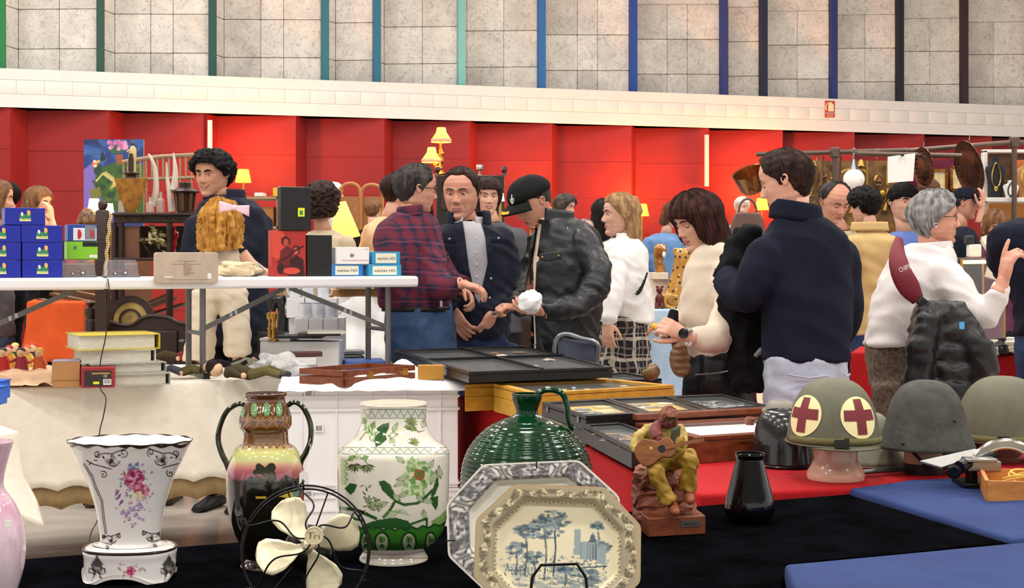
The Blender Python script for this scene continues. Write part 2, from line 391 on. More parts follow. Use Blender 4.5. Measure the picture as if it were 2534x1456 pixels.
# ---------------------------------------------------------------- cloth-covered tables
def draped(name,label,poly,z,drop,mtl,hem=None,wave=.012,wl=.22,flare=.03,seed=0,solid=.004,group=None,skip=(),wrinkle=.0015):
    """a cloth over a table: flat top, rounded edge, hanging folds; drop may be a function of arc length"""
    pts=[];n=len(poly);poly=[Vector((p[0],p[1])) for p in poly];arc=0.
    ar=sum(a.x*b.y-b.x*a.y for a,b in zip(poly,poly[1:]+poly[:1]))
    if ar < 0: poly=poly[::-1]
    ins=[]
    for i in range(n):
        a,b=poly[i],poly[(i+1) % n];L=(b-a).length;k=max(1,int(L/.03));t=(b-a)/L;nn=Vector((t.y,-t.x))
        for j in range(k):
            q=a+(b-a)*(j/k);e=min(j,k-j)*L/k;pts.append([q,nn.copy(),arc+L*j/k,e,i])
        arc += L
    m=len(pts)
    for i in range(m):                                          # blend the normals round the corners
        acc=Vector((0,0))
        for k in range(-2,3): acc += pts[(i+k) % m][1]
        pts[i].append(acc.normalized())
    mb=MB();R=.012;rows=[(0,0)]+[(R*math.sin(a),-R*(1-math.cos(a))) for a in (.5,1.0,1.57)]
    rings=[]
    for (o,dz) in rows:
        rings.append([Vector((p[0].x+p[5].x*(o-R),p[0].y+p[5].y*(o-R),z+dz)) for p in pts])
    NR=12
    for r in range(1,NR+1):
        t=r/NR;ring=[]
        for p in pts:
            dr=drop(p[2],p[3],p[4]) if callable(drop) else drop
            wv=wave*t*(math.sin(p[2]/wl*6.28+2*nz((p[2],0,0),1.3,seed))+.6*nz((p[2]*3,t*1.5,seed),1.))+flare*t*t
            ring.append(Vector((p[0].x+p[5].x*wv,p[0].y+p[5].y*wv,z-R-(dr-R)*t)))
        rings.append(ring)
    mb.loft(rings,cap=False)
    # top: inner rings towards the centroid
    c=sum((p[0] for p in pts),Vector((0,0)))/m
    inner=[rings[0]]
    for t in (.94,.85,.75,.6,.45,.3,.15):
        inner.append([Vector((c.x+(p[0].x-c.x)*t,c.y+(p[0].y-c.y)*t,z+wrinkle*nz((p[0].x*t,p[0].y*t,seed),14)+wrinkle*nz((p[0].x*t,p[0].y*t,seed),5))) for p in pts])
    mb.loft(inner,cap=False);mb.add(inner[-1],[tuple(range(m))])
    me=mesh_of(mb,name,(c.x,c.y,0));o=link(name,me,mtl,None,(c.x,c.y,0),solid=0)
    if solid: s=o.modifiers.new('s','SOLIDIFY');s.thickness=solid;s.offset=-1
    return tag(o,label,'tablecloth',group)
def trestle(label,poly,z,inset=.06,group=None,top=(205,200,190)):
    poly=[Vector((p[0],p[1])) for p in poly];c=sum(poly,Vector((0,0)))/len(poly)
    t=Thing('trestle_table',label,'table',(c.x,c.y,0),group);q=[c+(p-c)*(1-inset/max(.3,(p-c).length)) for p in poly]
    m=MB();m.prism([(p.x,p.y,z-.035) for p in q],(0,0,.025));t.part('table_top',m,mat('table_board',top,.6))
    for p in q:
        p2=c+(p-c)*.86;m=MB();m.tube([(p2.x,p2.y,0),(p2.x,p2.y,z-.035)],.014,8);t.part('leg',m,mat('table_steel',(90,92,95),.4,.7))
    return t
M_black=mat('black_velvet',(9,9,12),1.,bump=.3,bscale=120,var=.5,vscale=9,spec=0.)
M_blue=cloth('blue_cotton',(44,60,106),.14,.9,.2,160,4)
M_redc=cloth('red_cloth',(164,18,24),.1,.85,.2,260,4)
M_cream=cloth('cream_linen',(236,228,212),.05,.9,.35,40,8)
M_olive=cloth('olive_cloth',(150,126,88),.2,.85,.3,60,14)
V2=lambda v: (v.x,v.y)
blackP=[(-1.25,2.86),V2(T(2100,1222)),V2(T(2505,1345)),V2(T(1960,1398)),V2(T(1925,1470)),(.38,2.1),(-1.05,1.75)]
draped('tablecloth','plain black velvet cloth under the vases and platters',blackP,TZ,.5,M_black,wave=.006,flare=.01,seed=1)
trestle('trestle table hidden under the black velvet cloth',blackP,TZ-.002,inset=.2)
b2=[V2(T(1942,1396,.775)),V2(T(2600,1334,.775)),(1.9,2.1),(.45,2.0)]
draped('tablecloth','blue cotton cloth overlapping the front edge of the black velvet',b2,.775,.45,M_blue,wave=.006,flare=.012,seed=2,wrinkle=.006)
trestle('trestle table under the blue cloth beside the black velvet front edge',b2,.772)
b1=[V2(T(2103,1211)),V2(T(2503,1337)),(1.9,3.3),(2.1,4.25),V2(T(2250,1190))]
draped('tablecloth','blue cotton cloth under the small machine and wooden tray',b1,TZ+.003,.45,M_blue,wave=.006,flare=.01,seed=3,wrinkle=.006)
trestle('trestle table under the blue cloth with the small machine',b1,TZ)
redP=[(-.27,6.5),(.2,5.0),(.34,4.2),(.5,3.76),V2(T(2105,1208)),V2(T(2250,1186)),(2.25,4.35),(2.2,5.2),(1.15,5.32),(.92,5.66),(.55,5.98),(.2,6.5)]
draped('tablecloth','bright red cloth under the glass display cases and steel helmets',redP,TZ+.001,.5,M_redc,wave=.004,wl=.5,flare=.008,seed=4)
trestle('trestle table under the red cloth with display cases',redP,TZ-.002)
KL=.86;ZC=HC-(HC-TZ)*KL            # the cream table stands a little higher
creamP=[(x*KL,y*KL) for x,y in [(-3.0,6.63),(-.62,7.775),(-1.15,8.9),(-3.5,7.78)]]
creamC=draped('tablecloth','cream linen cloth with scalloped hem under toys and binders',creamP,ZC,lambda s,e,i: .443-.022*abs(math.sin(s/.145*math.pi)),M_cream,wave=.008,wl=.6,flare=.012,seed=5)
cp2=[Vector(p)*1 for p in creamP];cc=sum(cp2,Vector((0,0)))/4;cp2=[c+(cc-c).normalized()*.02 for c in cp2]
ol=draped('undercloth',None,cp2,ZC-.006,lambda s,e,i: .517-.022*abs(math.sin(s/.145*math.pi)),M_olive,wave=.006,wl=.6,flare=.008,seed=6)  # a second, olive cloth under the cream one, parented to it as a part
for k in ('category','label'):
    if k in ol: del ol[k]
ol.parent=creamC;ol.location=ol.location-creamC.location;ol['label']='olive brown scalloped cloth showing below the cream linen'
trestle('trestle table under the cream linen cloth',cp2,ZC-.01)
leftP=[V2(T(-260,1118)),V2(T(46,1066)),V2(T(-60,1030)),V2(T(-420,1062))]
draped('tablecloth','off-white linen cloth with a pointed hanging corner under the blue boxes',leftP,TZ,lambda s,e,i: .22+.14*max(0,1-e/.22),M_cream,wave=.006,flare=.1,seed=7)
trestle('trestle table under the off-white cloth with pointed corner',leftP,TZ-.004)
# ---------------------------------------------------------------- vases, platters, fan on the black cloth
def vase_mesh(cx,d,prof,name,seg=220,rows=6,ysc=1.,wall=.006,inside=None,front=.72,ridge=None,zbase=TZ):
    """prof: (row in px, half width in px) from the rim down; turned body with wall thickness, more columns on the seen side"""
    M=d/F;pr=spl(prof,12);c=P(cx,HY,d)
    acc=[0.]
    for a_,b_ in zip(pr,pr[1:]): acc.append(acc[-1]+math.dist(a_,b_))
    NR=int(len(prof)*rows*1.15);res=[];j_=0
    for i in range(NR+1):
        t_=acc[-1]*i/NR
        while j_ < len(acc)-2 and acc[j_+1] < t_: j_ += 1
        f_=(t_-acc[j_])/max(1e-9,acc[j_+1]-acc[j_]);res.append((pr[j_][0]+(pr[j_+1][0]-pr[j_][0])*f_,pr[j_][1]+(pr[j_+1][1]-pr[j_][1])*f_))
    pr=res
    z_of=lambda y: HC-(y-HY)*M
    zb=z_of(prof[-1][0])
    ring=[(hw*M,z_of(y)+(zbase-zb)) for y,hw in pr]
    if ridge: ring=[(r+ridge(z),z) for r,z in ring]
    nin=inside or max(3,len(ring) // 4)
    inner=[(max(.002,r-wall),z) for r,z in ring[:nin]];inner[0]=(inner[0][0],ring[0][1]+.0005);inner.append((.001,inner[-1][1]))
    full=inner[::-1]+ring+[(.0005,ring[-1][1])]
    ang=[];k1=int(seg*front)
    for k in range(k1): ang.append(-math.pi+math.pi*(k/k1))                     # side facing the camera
    for k in range(seg-k1): ang.append(math.pi*(k/(seg-k1)))
    vs=[];fs=[]
    for r,z in full:
        for a in ang: vs.append((c.x+r*math.cos(a),c.y+r*math.sin(a)*ysc,z))
    n=len(full)
    fs=[(i*seg+k,i*seg+(k+1) % seg,(i+1)*seg+(k+1) % seg,(i+1)*seg+k) for i in range(n-1) for k in range(seg)]
    mb=MB();mb.add(vs,fs);return mb,Vector((c.x,c.y,zbase)),len(inner)*seg
def painted(mb,base,cv,name,inner_n,inner_col,fn=None):
    me=mesh_of(mb,name,base,fixn=False);w_=coords(me)+np.array(base)
    q=w_.copy();back=q[:,1] > base.y;q[back,1]=2*base.y-q[back,1]
    x,y=proj(q);rgb=cv.sample(x,y);rgb[:inner_n]=np.array(inner_col)/255
    if fn is not None: rgb=fn(w_,x,y,rgb)
    bake(me,rgb);return me
M_porc=mat('glazed_porcelain',(255,255,255),.12,vcol=True,coat=.6)
M_maj=mat('majolica_glaze',(255,255,255),.1,vcol=True,coat=.9)
M_print=mat('printed_surface',(255,255,255),.5,vcol=True)
M_gilt=mat('pewter_lustre',(70,56,52),.25,.8)

# --- white porcelain vase with roses
cv=Canvas(150,1060,500,1456,(238,234,230),2.)
blk=(58,46,44)
def ornament(x,y,s,fl):
    cv.ell(x,y,15*s,None,(150,142,138),al=.35);cv.flower(x,y,15*s,[(216,212,208),(150,144,140),(60,54,52)],6,2,3);cv.ell(x,y,5*s,None,(60,54,52))
    cv.scroll(x,y,20*s,.55,0 if fl > 0 else math.pi,2.4,blk,fl)
    cv.scroll(x-fl*34*s,y-18*s,9*s,1.3,1.,2.2,blk,fl);cv.scroll(x+fl*30*s,y-20*s,11*s,1.3,2.,2.2,blk,-fl)
    cv.scroll(x-fl*20*s,y+34*s,10*s,1.2,4.,2.2,blk,fl);cv.stroke([(x-fl*40*s,y-10*s),(x-fl*20*s,y-20*s),(x,y-18*s),(x+fl*38*s,y-32*s)],2.6,blk)
    cv.stroke([(x-fl*62*s,y-2*s),(x-fl*44*s,y+8*s),(x-fl*20*s,y+14*s),(x,y+20*s)],2.4,blk)
    for k in range(5): cv.leaf(x-fl*(50-16*k)*s,y+(2-4*k)*s,11*s,4*s,2.2*fl+k,blk)
ornament(276,1142,1.,1);ornament(402,1140,.95,-1);ornament(276,1338,.55,1);ornament(374,1332,.55,-1)
for yy,c in ((1096,blk),): cv.stroke([(160+i*4,yy+7+3*math.sin(i*.55)+6*math.exp(-((160+i*4-338)/12) ** 2)) for i in range(84)],8,c)
cv.stroke([(208,1150),(228,1180),(236,1205),(252,1240),(256,1280),(262,1320)],6,(92,82,80));cv.stroke([(208,1150),(228,1180),(236,1205),(252,1240),(256,1280),(262,1320)],2,(222,216,212))
rd=random.Random(5)
for k in range(46):
    a=rd.uniform(0,6.28);r=rd.uniform(8,62);x,y=335+math.cos(a)*r*.8,1222+math.sin(a)*r*1.35
    cv.leaf(x,y,rd.uniform(7,13),rd.uniform(3,6),rd.uniform(0,6.28),rd.choice([(142,140,82),(170,166,120),(190,184,196),(110,104,60)]))
for k in range(44):
    a=rd.uniform(0,6.28);r=rd.uniform(20,70);x,y=336+math.cos(a)*r*.75,1225+math.sin(a)*r*1.25
    cv.flower(x,y,rd.uniform(2.5,5),rd.choice([[(186,120,150),(210,160,180)],[(150,120,170),(190,170,210)],[(126,136,170),(170,180,200)]]),5,1,k)
for x,y,r in ((330,1160,7),(322,1152,5),(338,1150,5),(340,1164,6)): cv.flower(x,y,r,[(120,140,178),(90,104,150)],6,2,2)
cv.flower(332,1187,25,[(176,78,122),(214,134,164),(146,44,88),(228,168,186)],9,4,1)
cv.flower(350,1215,19,[(190,96,128),(222,150,170),(160,60,96)],8,4,7);cv.flower(344,1228,12,[(222,190,150),(236,214,180)],6,2,3)
for x,y in ((300,1222),(306,1236),(296,1212)): cv.leaf(x,y,22,7,2.2,(150,96,150))
for x,y in ((336,1276),(330,1262),(348,1256),(304,1270),(316,1272),(344,1250)): cv.flower(x,y,7,[(160,130,184),(200,176,214),(150,110,160)],5,2,x)
for sx in (240,418):
    cv.poly([(sx-16,1398),(sx,1376),(sx+16,1398),(sx+10,1412),(sx+12,1440),(sx+2,1420),(sx-2,1420),(sx-12,1440),(sx-10,1412)],(86,80,78))
    for q in range(5): cv.stroke([(sx-8+3*q,1402),(sx-2+3*q,1414)],1.4,(200,196,190))
    cv.scroll(sx-14,1412,10,1.2,0,2.6,blk);cv.scroll(sx+14,1412,10,1.2,3.1,2.6,blk,-1);cv.leaf(sx,1395,22,12,-1.57,(80,74,72))
cv.flower(323,1414,12,[(184,60,104),(210,120,150),(150,40,80)],8,3,9)
for k in range(16): cv.leaf(323+rd.choice([-1,1])*rd.uniform(12,38),1410+rd.uniform(-10,12),9,4,rd.uniform(0,6),rd.choice([(150,146,90),(176,130,170),(190,170,140)]))
wd_,wM=2.78,2.78/F
mb,base,ni=vase_mesh(322,wd_,[(1090,152),(1096,150),(1110,142),(1140,128),(1180,109),(1220,95),(1260,84),(1300,77),(1330,73),(1342,76),(1346,90)],'vase',230,14,.72,.005,14,zbase=HC-(1346-HY)*wM)
mv=np.array(mb.v);ang=np.arctan2(mv[:,1]-base.y,mv[:,0]-base.x);top=np.clip((mv[:,2]-(HC-(1110-HY)*wM))/.012,0,1)
mv[:,2] += top*.0011*np.sin(ang*12) ;mb.v=[tuple(v) for v in mv]
WV=Thing('porcelain_vase','white porcelain vase with flared mouth and pink rose bouquet','vase',(base.x,base.y,TZ))
me=painted(mb,base,cv,'vase_body',ni,(250,248,244));o=WV.part('vase_body',me,M_porc);o.location=base-WV.loc
m=MB();rr=[(152*wM*math.cos(a),152*wM*math.sin(a)*.72,.0011*math.sin(a*12)) for a in [i*.0524 for i in range(120)]]
m.tube([Vector((base.x+x,base.y+y,HC-(1090-HY)*wM+z)) for x,y,z in rr],.0016,8,closed=True);WV.part('rim_band',m,M_gilt)
# footed drum base: arched between four feet
seg=160;vs=[];rows=[]
yb=[(1346,90),(1350,104),(1356,111),(1364,114),(1380,112),(1400,112),(1420,113),(1434,116),(1438,119)]
for i,(y,hw) in enumerate(spl(yb,6)):
    for k in range(seg):
        a=2*math.pi*k/seg;c4=abs(math.cos(2*(a-math.pi/4)))
        sq=1/(abs(math.cos(a)) ** 5+abs(math.sin(a)) ** 5) ** (1/5);t=max(0,(y-1350)/88);foot=c4 ** 3
        z=HC-(y-HY)*wM;zbot=TZ
        if t > .6: z=z+(t-.6)/.4*(1-foot)*.018
        if t >= .99: z=zbot+(1-foot)*.02
        r=hw*wM*(.82+.18*sq)*(1-.06*(1-foot)*max(0,t-.5));vs.append((base.x+r*math.cos(a),base.y+r*math.sin(a)*.78,max(TZ,z)))
mb=MB();n=len(vs) // seg;mb.add(vs,[(i*seg+k,i*seg+(k+1) % seg,(i+1)*seg+(k+1) % seg,(i+1)*seg+k) for i in range(n-1) for k in range(seg)])
me=painted(mb,Vector((base.x,base.y,TZ)),cv,'footed_base',0,(0,0,0));WV.part('footed_base',me,M_porc)
m=MB();m.tube([(base.x+112*wM*math.cos(a)*(.82+.18/(abs(math.cos(a)) ** 5+abs(math.sin(a)) ** 5) ** .2),base.y+112*wM*.78*math.sin(a)*(.82+.18/(abs(math.cos(a)) ** 5+abs(math.sin(a)) ** 5) ** .2),HC-(1355-HY)*wM) for a in [i*.0628 for i in range(100)]],.0028,8,closed=True);WV.part('base_band',m,M_gilt)

# --- brown majolica two-handled vase
cv=Canvas(520,960,800,1440,(24,12,12),2.)
for y in range(960,1440):
    t=y;
    c=lerp3=None
    stops=[(960,(60,26,12)),(1000,(110,66,26)),(1060,(120,74,30)),(1066,(96,58,22)),(1096,(126,84,34)),(1102,(170,132,80)),(1112,(186,170,110)),(1120,(200,200,120)),(1140,(206,206,140)),(1150,(206,160,130)),(1165,(176,96,100)),(1185,(140,64,76)),(1205,(90,36,44)),(1225,(36,18,16)),(1300,(22,12,12)),(1440,(30,14,10))]
    for (a,ca),(b,cb) in zip(stops,stops[1:]):
        if a <= y <= b: c=tuple(ca[i]+(cb[i]-ca[i])*(y-a)/(b-a) for i in range(3));break
    cv.poly([(520,y),(800,y),(800,y+1),(520,y+1)],c)
rd=random.Random(2)
cv.poly([(556,1200),(575,1188),(600,1196),(622,1178),(636,1190),(690,1192),(706,1176),(730,1186),(760,1176),(760,1330),(556,1330)],(24,22,14))
for k in range(26): cv.ell(652+rd.uniform(-22,22),1178+rd.uniform(-24,20),rd.uniform(6,11),None,rd.choice([(26,30,14),(40,38,18),(18,20,12),(64,58,22)]))
cv.poly([(620,1240),(650,1206),(672,1240)],(12,12,10));cv.poly([(632,1229),(660,1229),(658,1235),(632,1235)],(200,160,50))
cv.poly([(690,1230),(720,1218),(740,1226),(720,1234)],(210,190,80));cv.poly([(722,1216),(742,1212),(738,1230),(726,1230)],(110,140,130))
for k in range(20): cv.ell(rd.uniform(570,745),rd.uniform(1190,1225),rd.uniform(4,12),rd.uniform(3,7),(rd.randint(14,40),rd.randint(18,36),12))
for k in range(11): 
    x=575+k*17;cv.poly([(x,1098),(x+8,1110),(x+17,1098)],(150,108,66));cv.stroke([(x,1098),(x+8,1110),(x+17,1098)],2,(92,60,34))
for k in range(5):
    x=598+k*31
    cv.ell(x,1018,12,24,(74,42,18));cv.ell(x,1014,9,19,(98,140,90));cv.ell(x,1014,4,13,(60,110,62))
    for q in range(4): cv.leaf(x,1026-q*7,8,3.5,-.9,(140,176,120));cv.leaf(x,1026-q*7,8,3.5,-2.24,(140,176,120))
    cv.scroll(x-7,1036,7,1.1,0,2.4,(164,116,58));cv.scroll(x+7,1036,7,1.1,3.1,2.4,(164,116,58),-1);cv.poly([(x-9,1042),(x,1060),(x+9,1042)],(84,46,18));cv.stroke([(x-15,1042),(x,1062),(x+15,1042)],2.4,(150,106,50))
bM=2.87/F
mb,base,ni=vase_mesh(657,2.87,[(973,53),(979,52),(984,48),(996,49),(1020,58),(1046,63),(1056,62),(1064,57),(1070,55),(1096,57),(1102,64),(1112,76),(1130,85),(1165,94),(1200,96),(1260,92),(1310,79),(1345,62),(1372,48),(1382,46),(1390,52),(1397,61),(1405,62)],'vase',230,10,1.,.005,14)
BV=Thing('majolica_vase','dark brown majolica vase with two handles and sunset landscape','vase',base)
mv=np.array(mb.v);ang=np.arctan2(mv[:,1]-base.y,mv[:,0]-base.x);yy=HY+(HC-mv[:,2])/bM
bulge=np.exp(-((yy-1028)/22) ** 2)*.0025*np.abs(np.sin(ang*7));rn=np.hypot(mv[:,0]-base.x,mv[:,1]-base.y)+1e-9
for i in (0,1): mv[:,i] += (mv[:,i]-(base.x,base.y)[i])/rn*bulge
mb.v=[tuple(v) for v in mv]
BV.part('vase_body',painted(mb,base,cv,'vase_body',ni,(70,26,12)),M_maj)
M_hnd=mat('handle_green_glaze',(26,34,18),.12,coat=.8,var=.4,vscale=20)
for pts in ([(606,1004),(590,1000),(562,1018),(544,1056),(540,1092),(550,1126),(562,1150),(574,1186),(580,1200)],[(712,1004),(730,996),(752,1012),(768,1050),(768,1092),(756,1122),(744,1144),(738,1176),(734,1196)]):
    q=[P(x,y,2.87+.002) for x,y in spl(pts,5)];m=MB();m.tube(q,[bM*(8+3*(i/len(q)) ** 2) for i in range(len(q))],12,flat=.8);h=BV.part('handle',m,M_hnd)
    m=MB()
    for i in range(6,len(q)-8,1): m.ell(q[i]+Vector((0,-.0058,0)),.0014,nu=6,nv=4)
    BV.part('beading',m,M_hnd,parent=h)
# price tag on a string
tg=Thing('price_tag','small white paper price tag tied to the brown vase handle','price tag',P(752,1195,2.8))
m=MB();m.tube([P(x,y,2.8) for x,y in ((770,1098),(765,1120),(757,1150),(752,1168))],.0006,5);m.tube([P(x,y,2.8) for x,y in ((768,1086),(764,1100),(782,1120),(790,1126))],.0006,5);tg.part('string',m,mat('string_white',(235,232,225),.8))
m=MB();m.prism([P(x,y,2.8) for x,y in ((741,1172),(752,1164),(763,1172),(764,1204),(740,1204))],(0,.0008,0));tg.part('tag_card',m,mat('paper_white',(240,238,232),.7))

# --- green and white vase
cv=Canvas(820,970,1130,1420,(232,226,210),2.)
G1,G2,G3,G4=(48,92,44),(128,170,96),(190,206,160),(70,76,50)
def zig(y0,y1,step):
    cv.poly([(820,y0),(1130,y0),(1130,y1),(820,y1)],(206,208,196));cv.stroke([(820,y0),(1130,y0)],1.6,(96,104,88));cv.stroke([(820,y1),(1130,y1)],1.6,(96,104,88))
    cv.stroke([(820+i*step,y0+3 if i % 2 else y1-3) for i in range(int(310/step))],1.8,(120,128,112))
zig(1014,1036,9);zig(1108,1124,10);cv.stroke([(820,1006),(1130,1006)],1.4,(130,104,84))
def sprig(x,y,L,a,c=G2,w=13,o_=G4): cv.leaf(x,y,L,w,a,c,o_,o_)
# neck sprigs
cv.stroke([(890,1090),(905,1070),(930,1072),(950,1060)],2,G4)
for x,y,L,a,c in ((920,1062,20,-1.2,G2),(905,1050,18,-2.0,G2),(915,1078,22,.9,G3),(930,1075,14,2.3,G2),(960,1080,26,-.2,G3),(972,1070,26,-1.1,G3),(965,1085,22,1.,G3)): sprig(x,y,L,a,c)
cv.poly([(930,1108),(926,1086),(936,1072),(932,1060),(946,1050),(964,1046),(962,1062),(954,1076),(958,1088),(944,1100)],G1);cv.stroke([(932,1102),(958,1052)],1.2,(30,60,30))
for x,y in ((914,1066),(922,1076),(906,1058)): cv.flower(x,y,9,[G2,G3,G1],6,2,x)
for x,y in ((1016,1050),(1022,1100),(1014,1064)):
    for k in range(7): cv.leaf(x,y,17,6,-2.6+k*.45,[G2,(150,170,90),(176,160,70)][k % 3],None,G4)
cv.stroke([(1020,1050),(1035,1070),(1050,1066)],2,G4);sprig(1046,1060,22,-1.4,G3)
# body flowers
for x,y in ((876,1150),(908,1152)):
    for k in range(7): cv.leaf(x,y,20,7,.2+k*.42,[G4,G2,(120,128,70)][k % 3],None,G4)
cv.stroke([(858,1140),(876,1134),(900,1136),(910,1150)],2,G4);sprig(862,1140,22,-.6,G2);sprig(880,1136,22,-.7,G3);sprig(896,1136,18,-.3,G2)
for k in range(14): cv.flower(846+(k % 3)*5,1140+k*4.4,6,[G2,G3,G1],5,1,k)
cv.flower(1036,1178,36,[G2,G3,(96,140,70),(210,220,180)],10,4,4);cv.ell(1038,1176,14,None,(150,96,50));cv.ell(1038,1174,6,None,(70,130,60))
cv.flower(1012,1210,18,[G3,G2,(210,220,180)],8,3,6);cv.flower(1040,1214,16,[G3,G2,(210,220,180)],8,3,8);cv.flower(1024,1146,15,[G2,G3],8,2,5)
cv.stroke([(950,1280),(966,1262),(978,1240),(1000,1250),(1034,1246),(1056,1228),(1070,1214)],7,G1);cv.stroke([(978,1240),(974,1224),(958,1210)],5,G1)
for pts in ([(936,1192),(952,1190),(966,1200),(978,1226),(974,1240),(958,1226),(946,1214)],[(1066,1226),(1074,1200),(1084,1176),(1086,1200),(1078,1222),(1068,1236)],[(1064,1232),(1084,1228),(1084,1250),(1078,1264),(1068,1248)],[(852,1210),(866,1196),(884,1200),(878,1216),(868,1226)]): cv.poly(pts,G1)
for x,y,L,a in ((1012,1180,34,2.9),(1000,1190,30,2.6),(1030,1226,26,.8),(1046,1238,28,.2),(1066,1200,40,-1.2),(1090,1186,34,-1.7),(985,1232,30,-.5),(990,1240,26,-2.4),(960,1244,30,2.8),(1048,1262,26,1.5),(1000,1146,26,-2.5),(1060,1160,26,-1.)): sprig(x,y,L,a,G3)
for k in range(9): cv.leaf(916+rd.uniform(-14,14),1200+k*9,14,4,rd.uniform(2.6,6.6),G4)
for k in range(10): cv.leaf(924+rd.uniform(-14,18),1252+rd.uniform(-16,18),22,9,rd.uniform(3.4,6.),rd.choice([G3,(160,176,130)]),G4,G4)
for k in range(6): cv.stroke([(950+k*4,1284),(960+k*7,1266-k),(975+k*8,1268+k*2)],1.6,G2)
# hills, fence and the green skirt with panels
cv.poly([(1068,1290),(1090,1276),(1112,1254),(1112,1300),(1068,1304)],(140,170,96))
cv.stroke([(840,1258),(880,1262),(930,1284)],8,G1);cv.stroke([(850,1278),(900,1290)],6,G1)
cv.poly([(900,1300),(918,1292),(940,1286),(980,1282),(1010,1290),(1020,1304),(1020,1310),(900,1306)],G1)
cv.stroke([(1012,1300),(1056,1284),(1056,1306)],6,G1);cv.poly([(1020,1300),(1050,1290),(1050,1306),(1020,1310)],(220,220,196))
pt=[(830+i*4,1310+3*math.sin(i*.9)-16*((830+i*4-974)/140) ** 2) for i in range(76)]
cv.poly(pt+[(1134,1370),(830,1370)],(62,128,44));cv.stroke(pt,5,(38,80,36))
cv.poly([(830,1346),(1134,1346),(1134,1372),(830,1372)],(40,84,36),.5)
for x in (905,945,1012,1066):
    cv.ell(x,1342,20 if abs(x-974) < 60 else 15,26,(30,66,30));cv.ell(x,1344,15 if abs(x-974) < 60 else 11,23,(186,200,164));cv.flower(x,1336,9,[(70,110,50),(110,140,80),(40,70,30)],6,2,x);cv.leaf(x,1346,14,6,1.2,G1);cv.leaf(x,1346,14,6,1.9,G1)
cv.poly([(830,1363),(1134,1363),(1134,1420),(830,1420)],(226,216,204));cv.stroke([(830,1382),(1134,1382)],1.6,(150,110,70))
mb,base,ni=vase_mesh(974,2.95,[(1000,83),(1003,83),(1008,81),(1036,80),(1056,83),(1078,94),(1092,106),(1104,124),(1110,132),(1116,136),(1130,138),(1200,137),(1250,135),(1290,130),(1320,120),(1340,104),(1354,86),(1358,78),(1362,76),(1370,79),(1380,85),(1385,85)],'vase',260,11,1.,.005,12)
GV=Thing('ginger_vase','large cream vase painted with green peonies and leaves','vase',base)
GV.part('vase_body',painted(mb,base,cv,'vase_body',ni,(222,212,196)),M_porc)
m=MB();gM=2.95/F;m.lathe([(81.5*gM,0),(83.6*gM,.001),(83.8*gM,.003),(82.5*gM,.0045),(80*gM,.0045),(79*gM,.002)],(base.x,base.y,HC-(1000-HY)*gM-.002+(TZ-(HC-(1385-HY)*gM))),96,cap=False);GV.part('rim',m,mat('cream_glaze',(226,218,200),.15,coat=.5))

# --- green glazed jug
jM=3.25/F
mb,base,ni=vase_mesh(1304,3.25,[(974,38),(980,38),(990,36),(1006,30),(1018,27),(1028,34),(1040,64),(1055,94),(1080,122),(1110,145),(1145,159),(1185,164),(1225,162),(1265,148),(1300,122),(1316,112)],'jug',120,16,1.,.006,40,ridge=lambda z: .0009*math.sin(z*620)*(1 if z < TZ+.27 else 0))
JG=Thing('glazed_jug','big dark green ridged jug with narrow neck and looped handle','jug',base)
M_jug=mat('green_glaze',(5,58,30),.12,var=.35,vscale=9,tint=(2,32,16),coat=.25,bump=.12,bscale=26,spec=.35)
JG.part('jug_body',mesh_of(mb,'jug_body',base),M_jug)
q=[P(x,y,3.25) for x,y in spl([(1326,978),(1346,966),(1372,966),(1392,976),(1402,1000),(1406,1030),(1412,1052),(1420,1062)],6)]
q=[v+Vector((0,0,TZ-(HC-(1316-HY)*jM))) for v in q];m=MB();m.tube(q,[jM*11]*len(q),14,flat=.7);JG.part('handle',m,M_jug)

# --- black vase
mb,base,ni=vase_mesh(1855,3.37,[(1122,36),(1125,37),(1131,35),(1136,33),(1140,34),(1170,42),(1205,51),(1235,59),(1250,61),(1264,61),(1278,57),(1292,47)],'vase',72,6,1.,.004,10)
KV=Thing('black_vase','small plain glossy black vase with tapered neck','vase',base)
M_kv=mat('black_glaze',(6,7,9),.1,coat=.2,spec=.4,bump=.05,bscale=12);KV.part('vase_body',mesh_of(mb,'vase_body',base),M_kv)
m=MB();kM=3.37/F;z0=HC-(1122-HY)*kM+(TZ-(HC-(1292-HY)*kM));m.lathe([(33.5*kM,-.003),(36.8*kM,-.002),(37.4*kM,.0),(36*kM,.0015),(33*kM,0)],(base.x,base.y,z0),60,cap=False);KV.part('rim',m,M_kv)

# --- pink glass vase
mb,base,ni=vase_mesh(-36,2.5,[(1094,66),(1100,65),(1130,56),(1170,46),(1200,43),(1220,50),(1250,70),(1300,90),(1350,96),(1400,93),(1450,80),(1500,62),(1518,56)],'vase',72,6,1.,.004,24)
PV=Thing('glass_vase','pale pink mottled glass vase with slender neck','vase',base)
M_pg=mat('pink_mottled_glass',(232,214,222),.08,coat=.6,var=.3,vscale=26,tint=(206,150,174),stretch=(1,1,.25));PV.part('vase_body',mesh_of(mb,'vase_body',base),M_pg)
m=MB();m.prism([P(x,y,2.5-.068) for x,y in ((13,1288),(30,1290),(28,1305),(11,1303))],(0,.001,0));PV.part('price_sticker',m,mat('paper_white',(240,238,232),.7),label='tiny white price sticker')

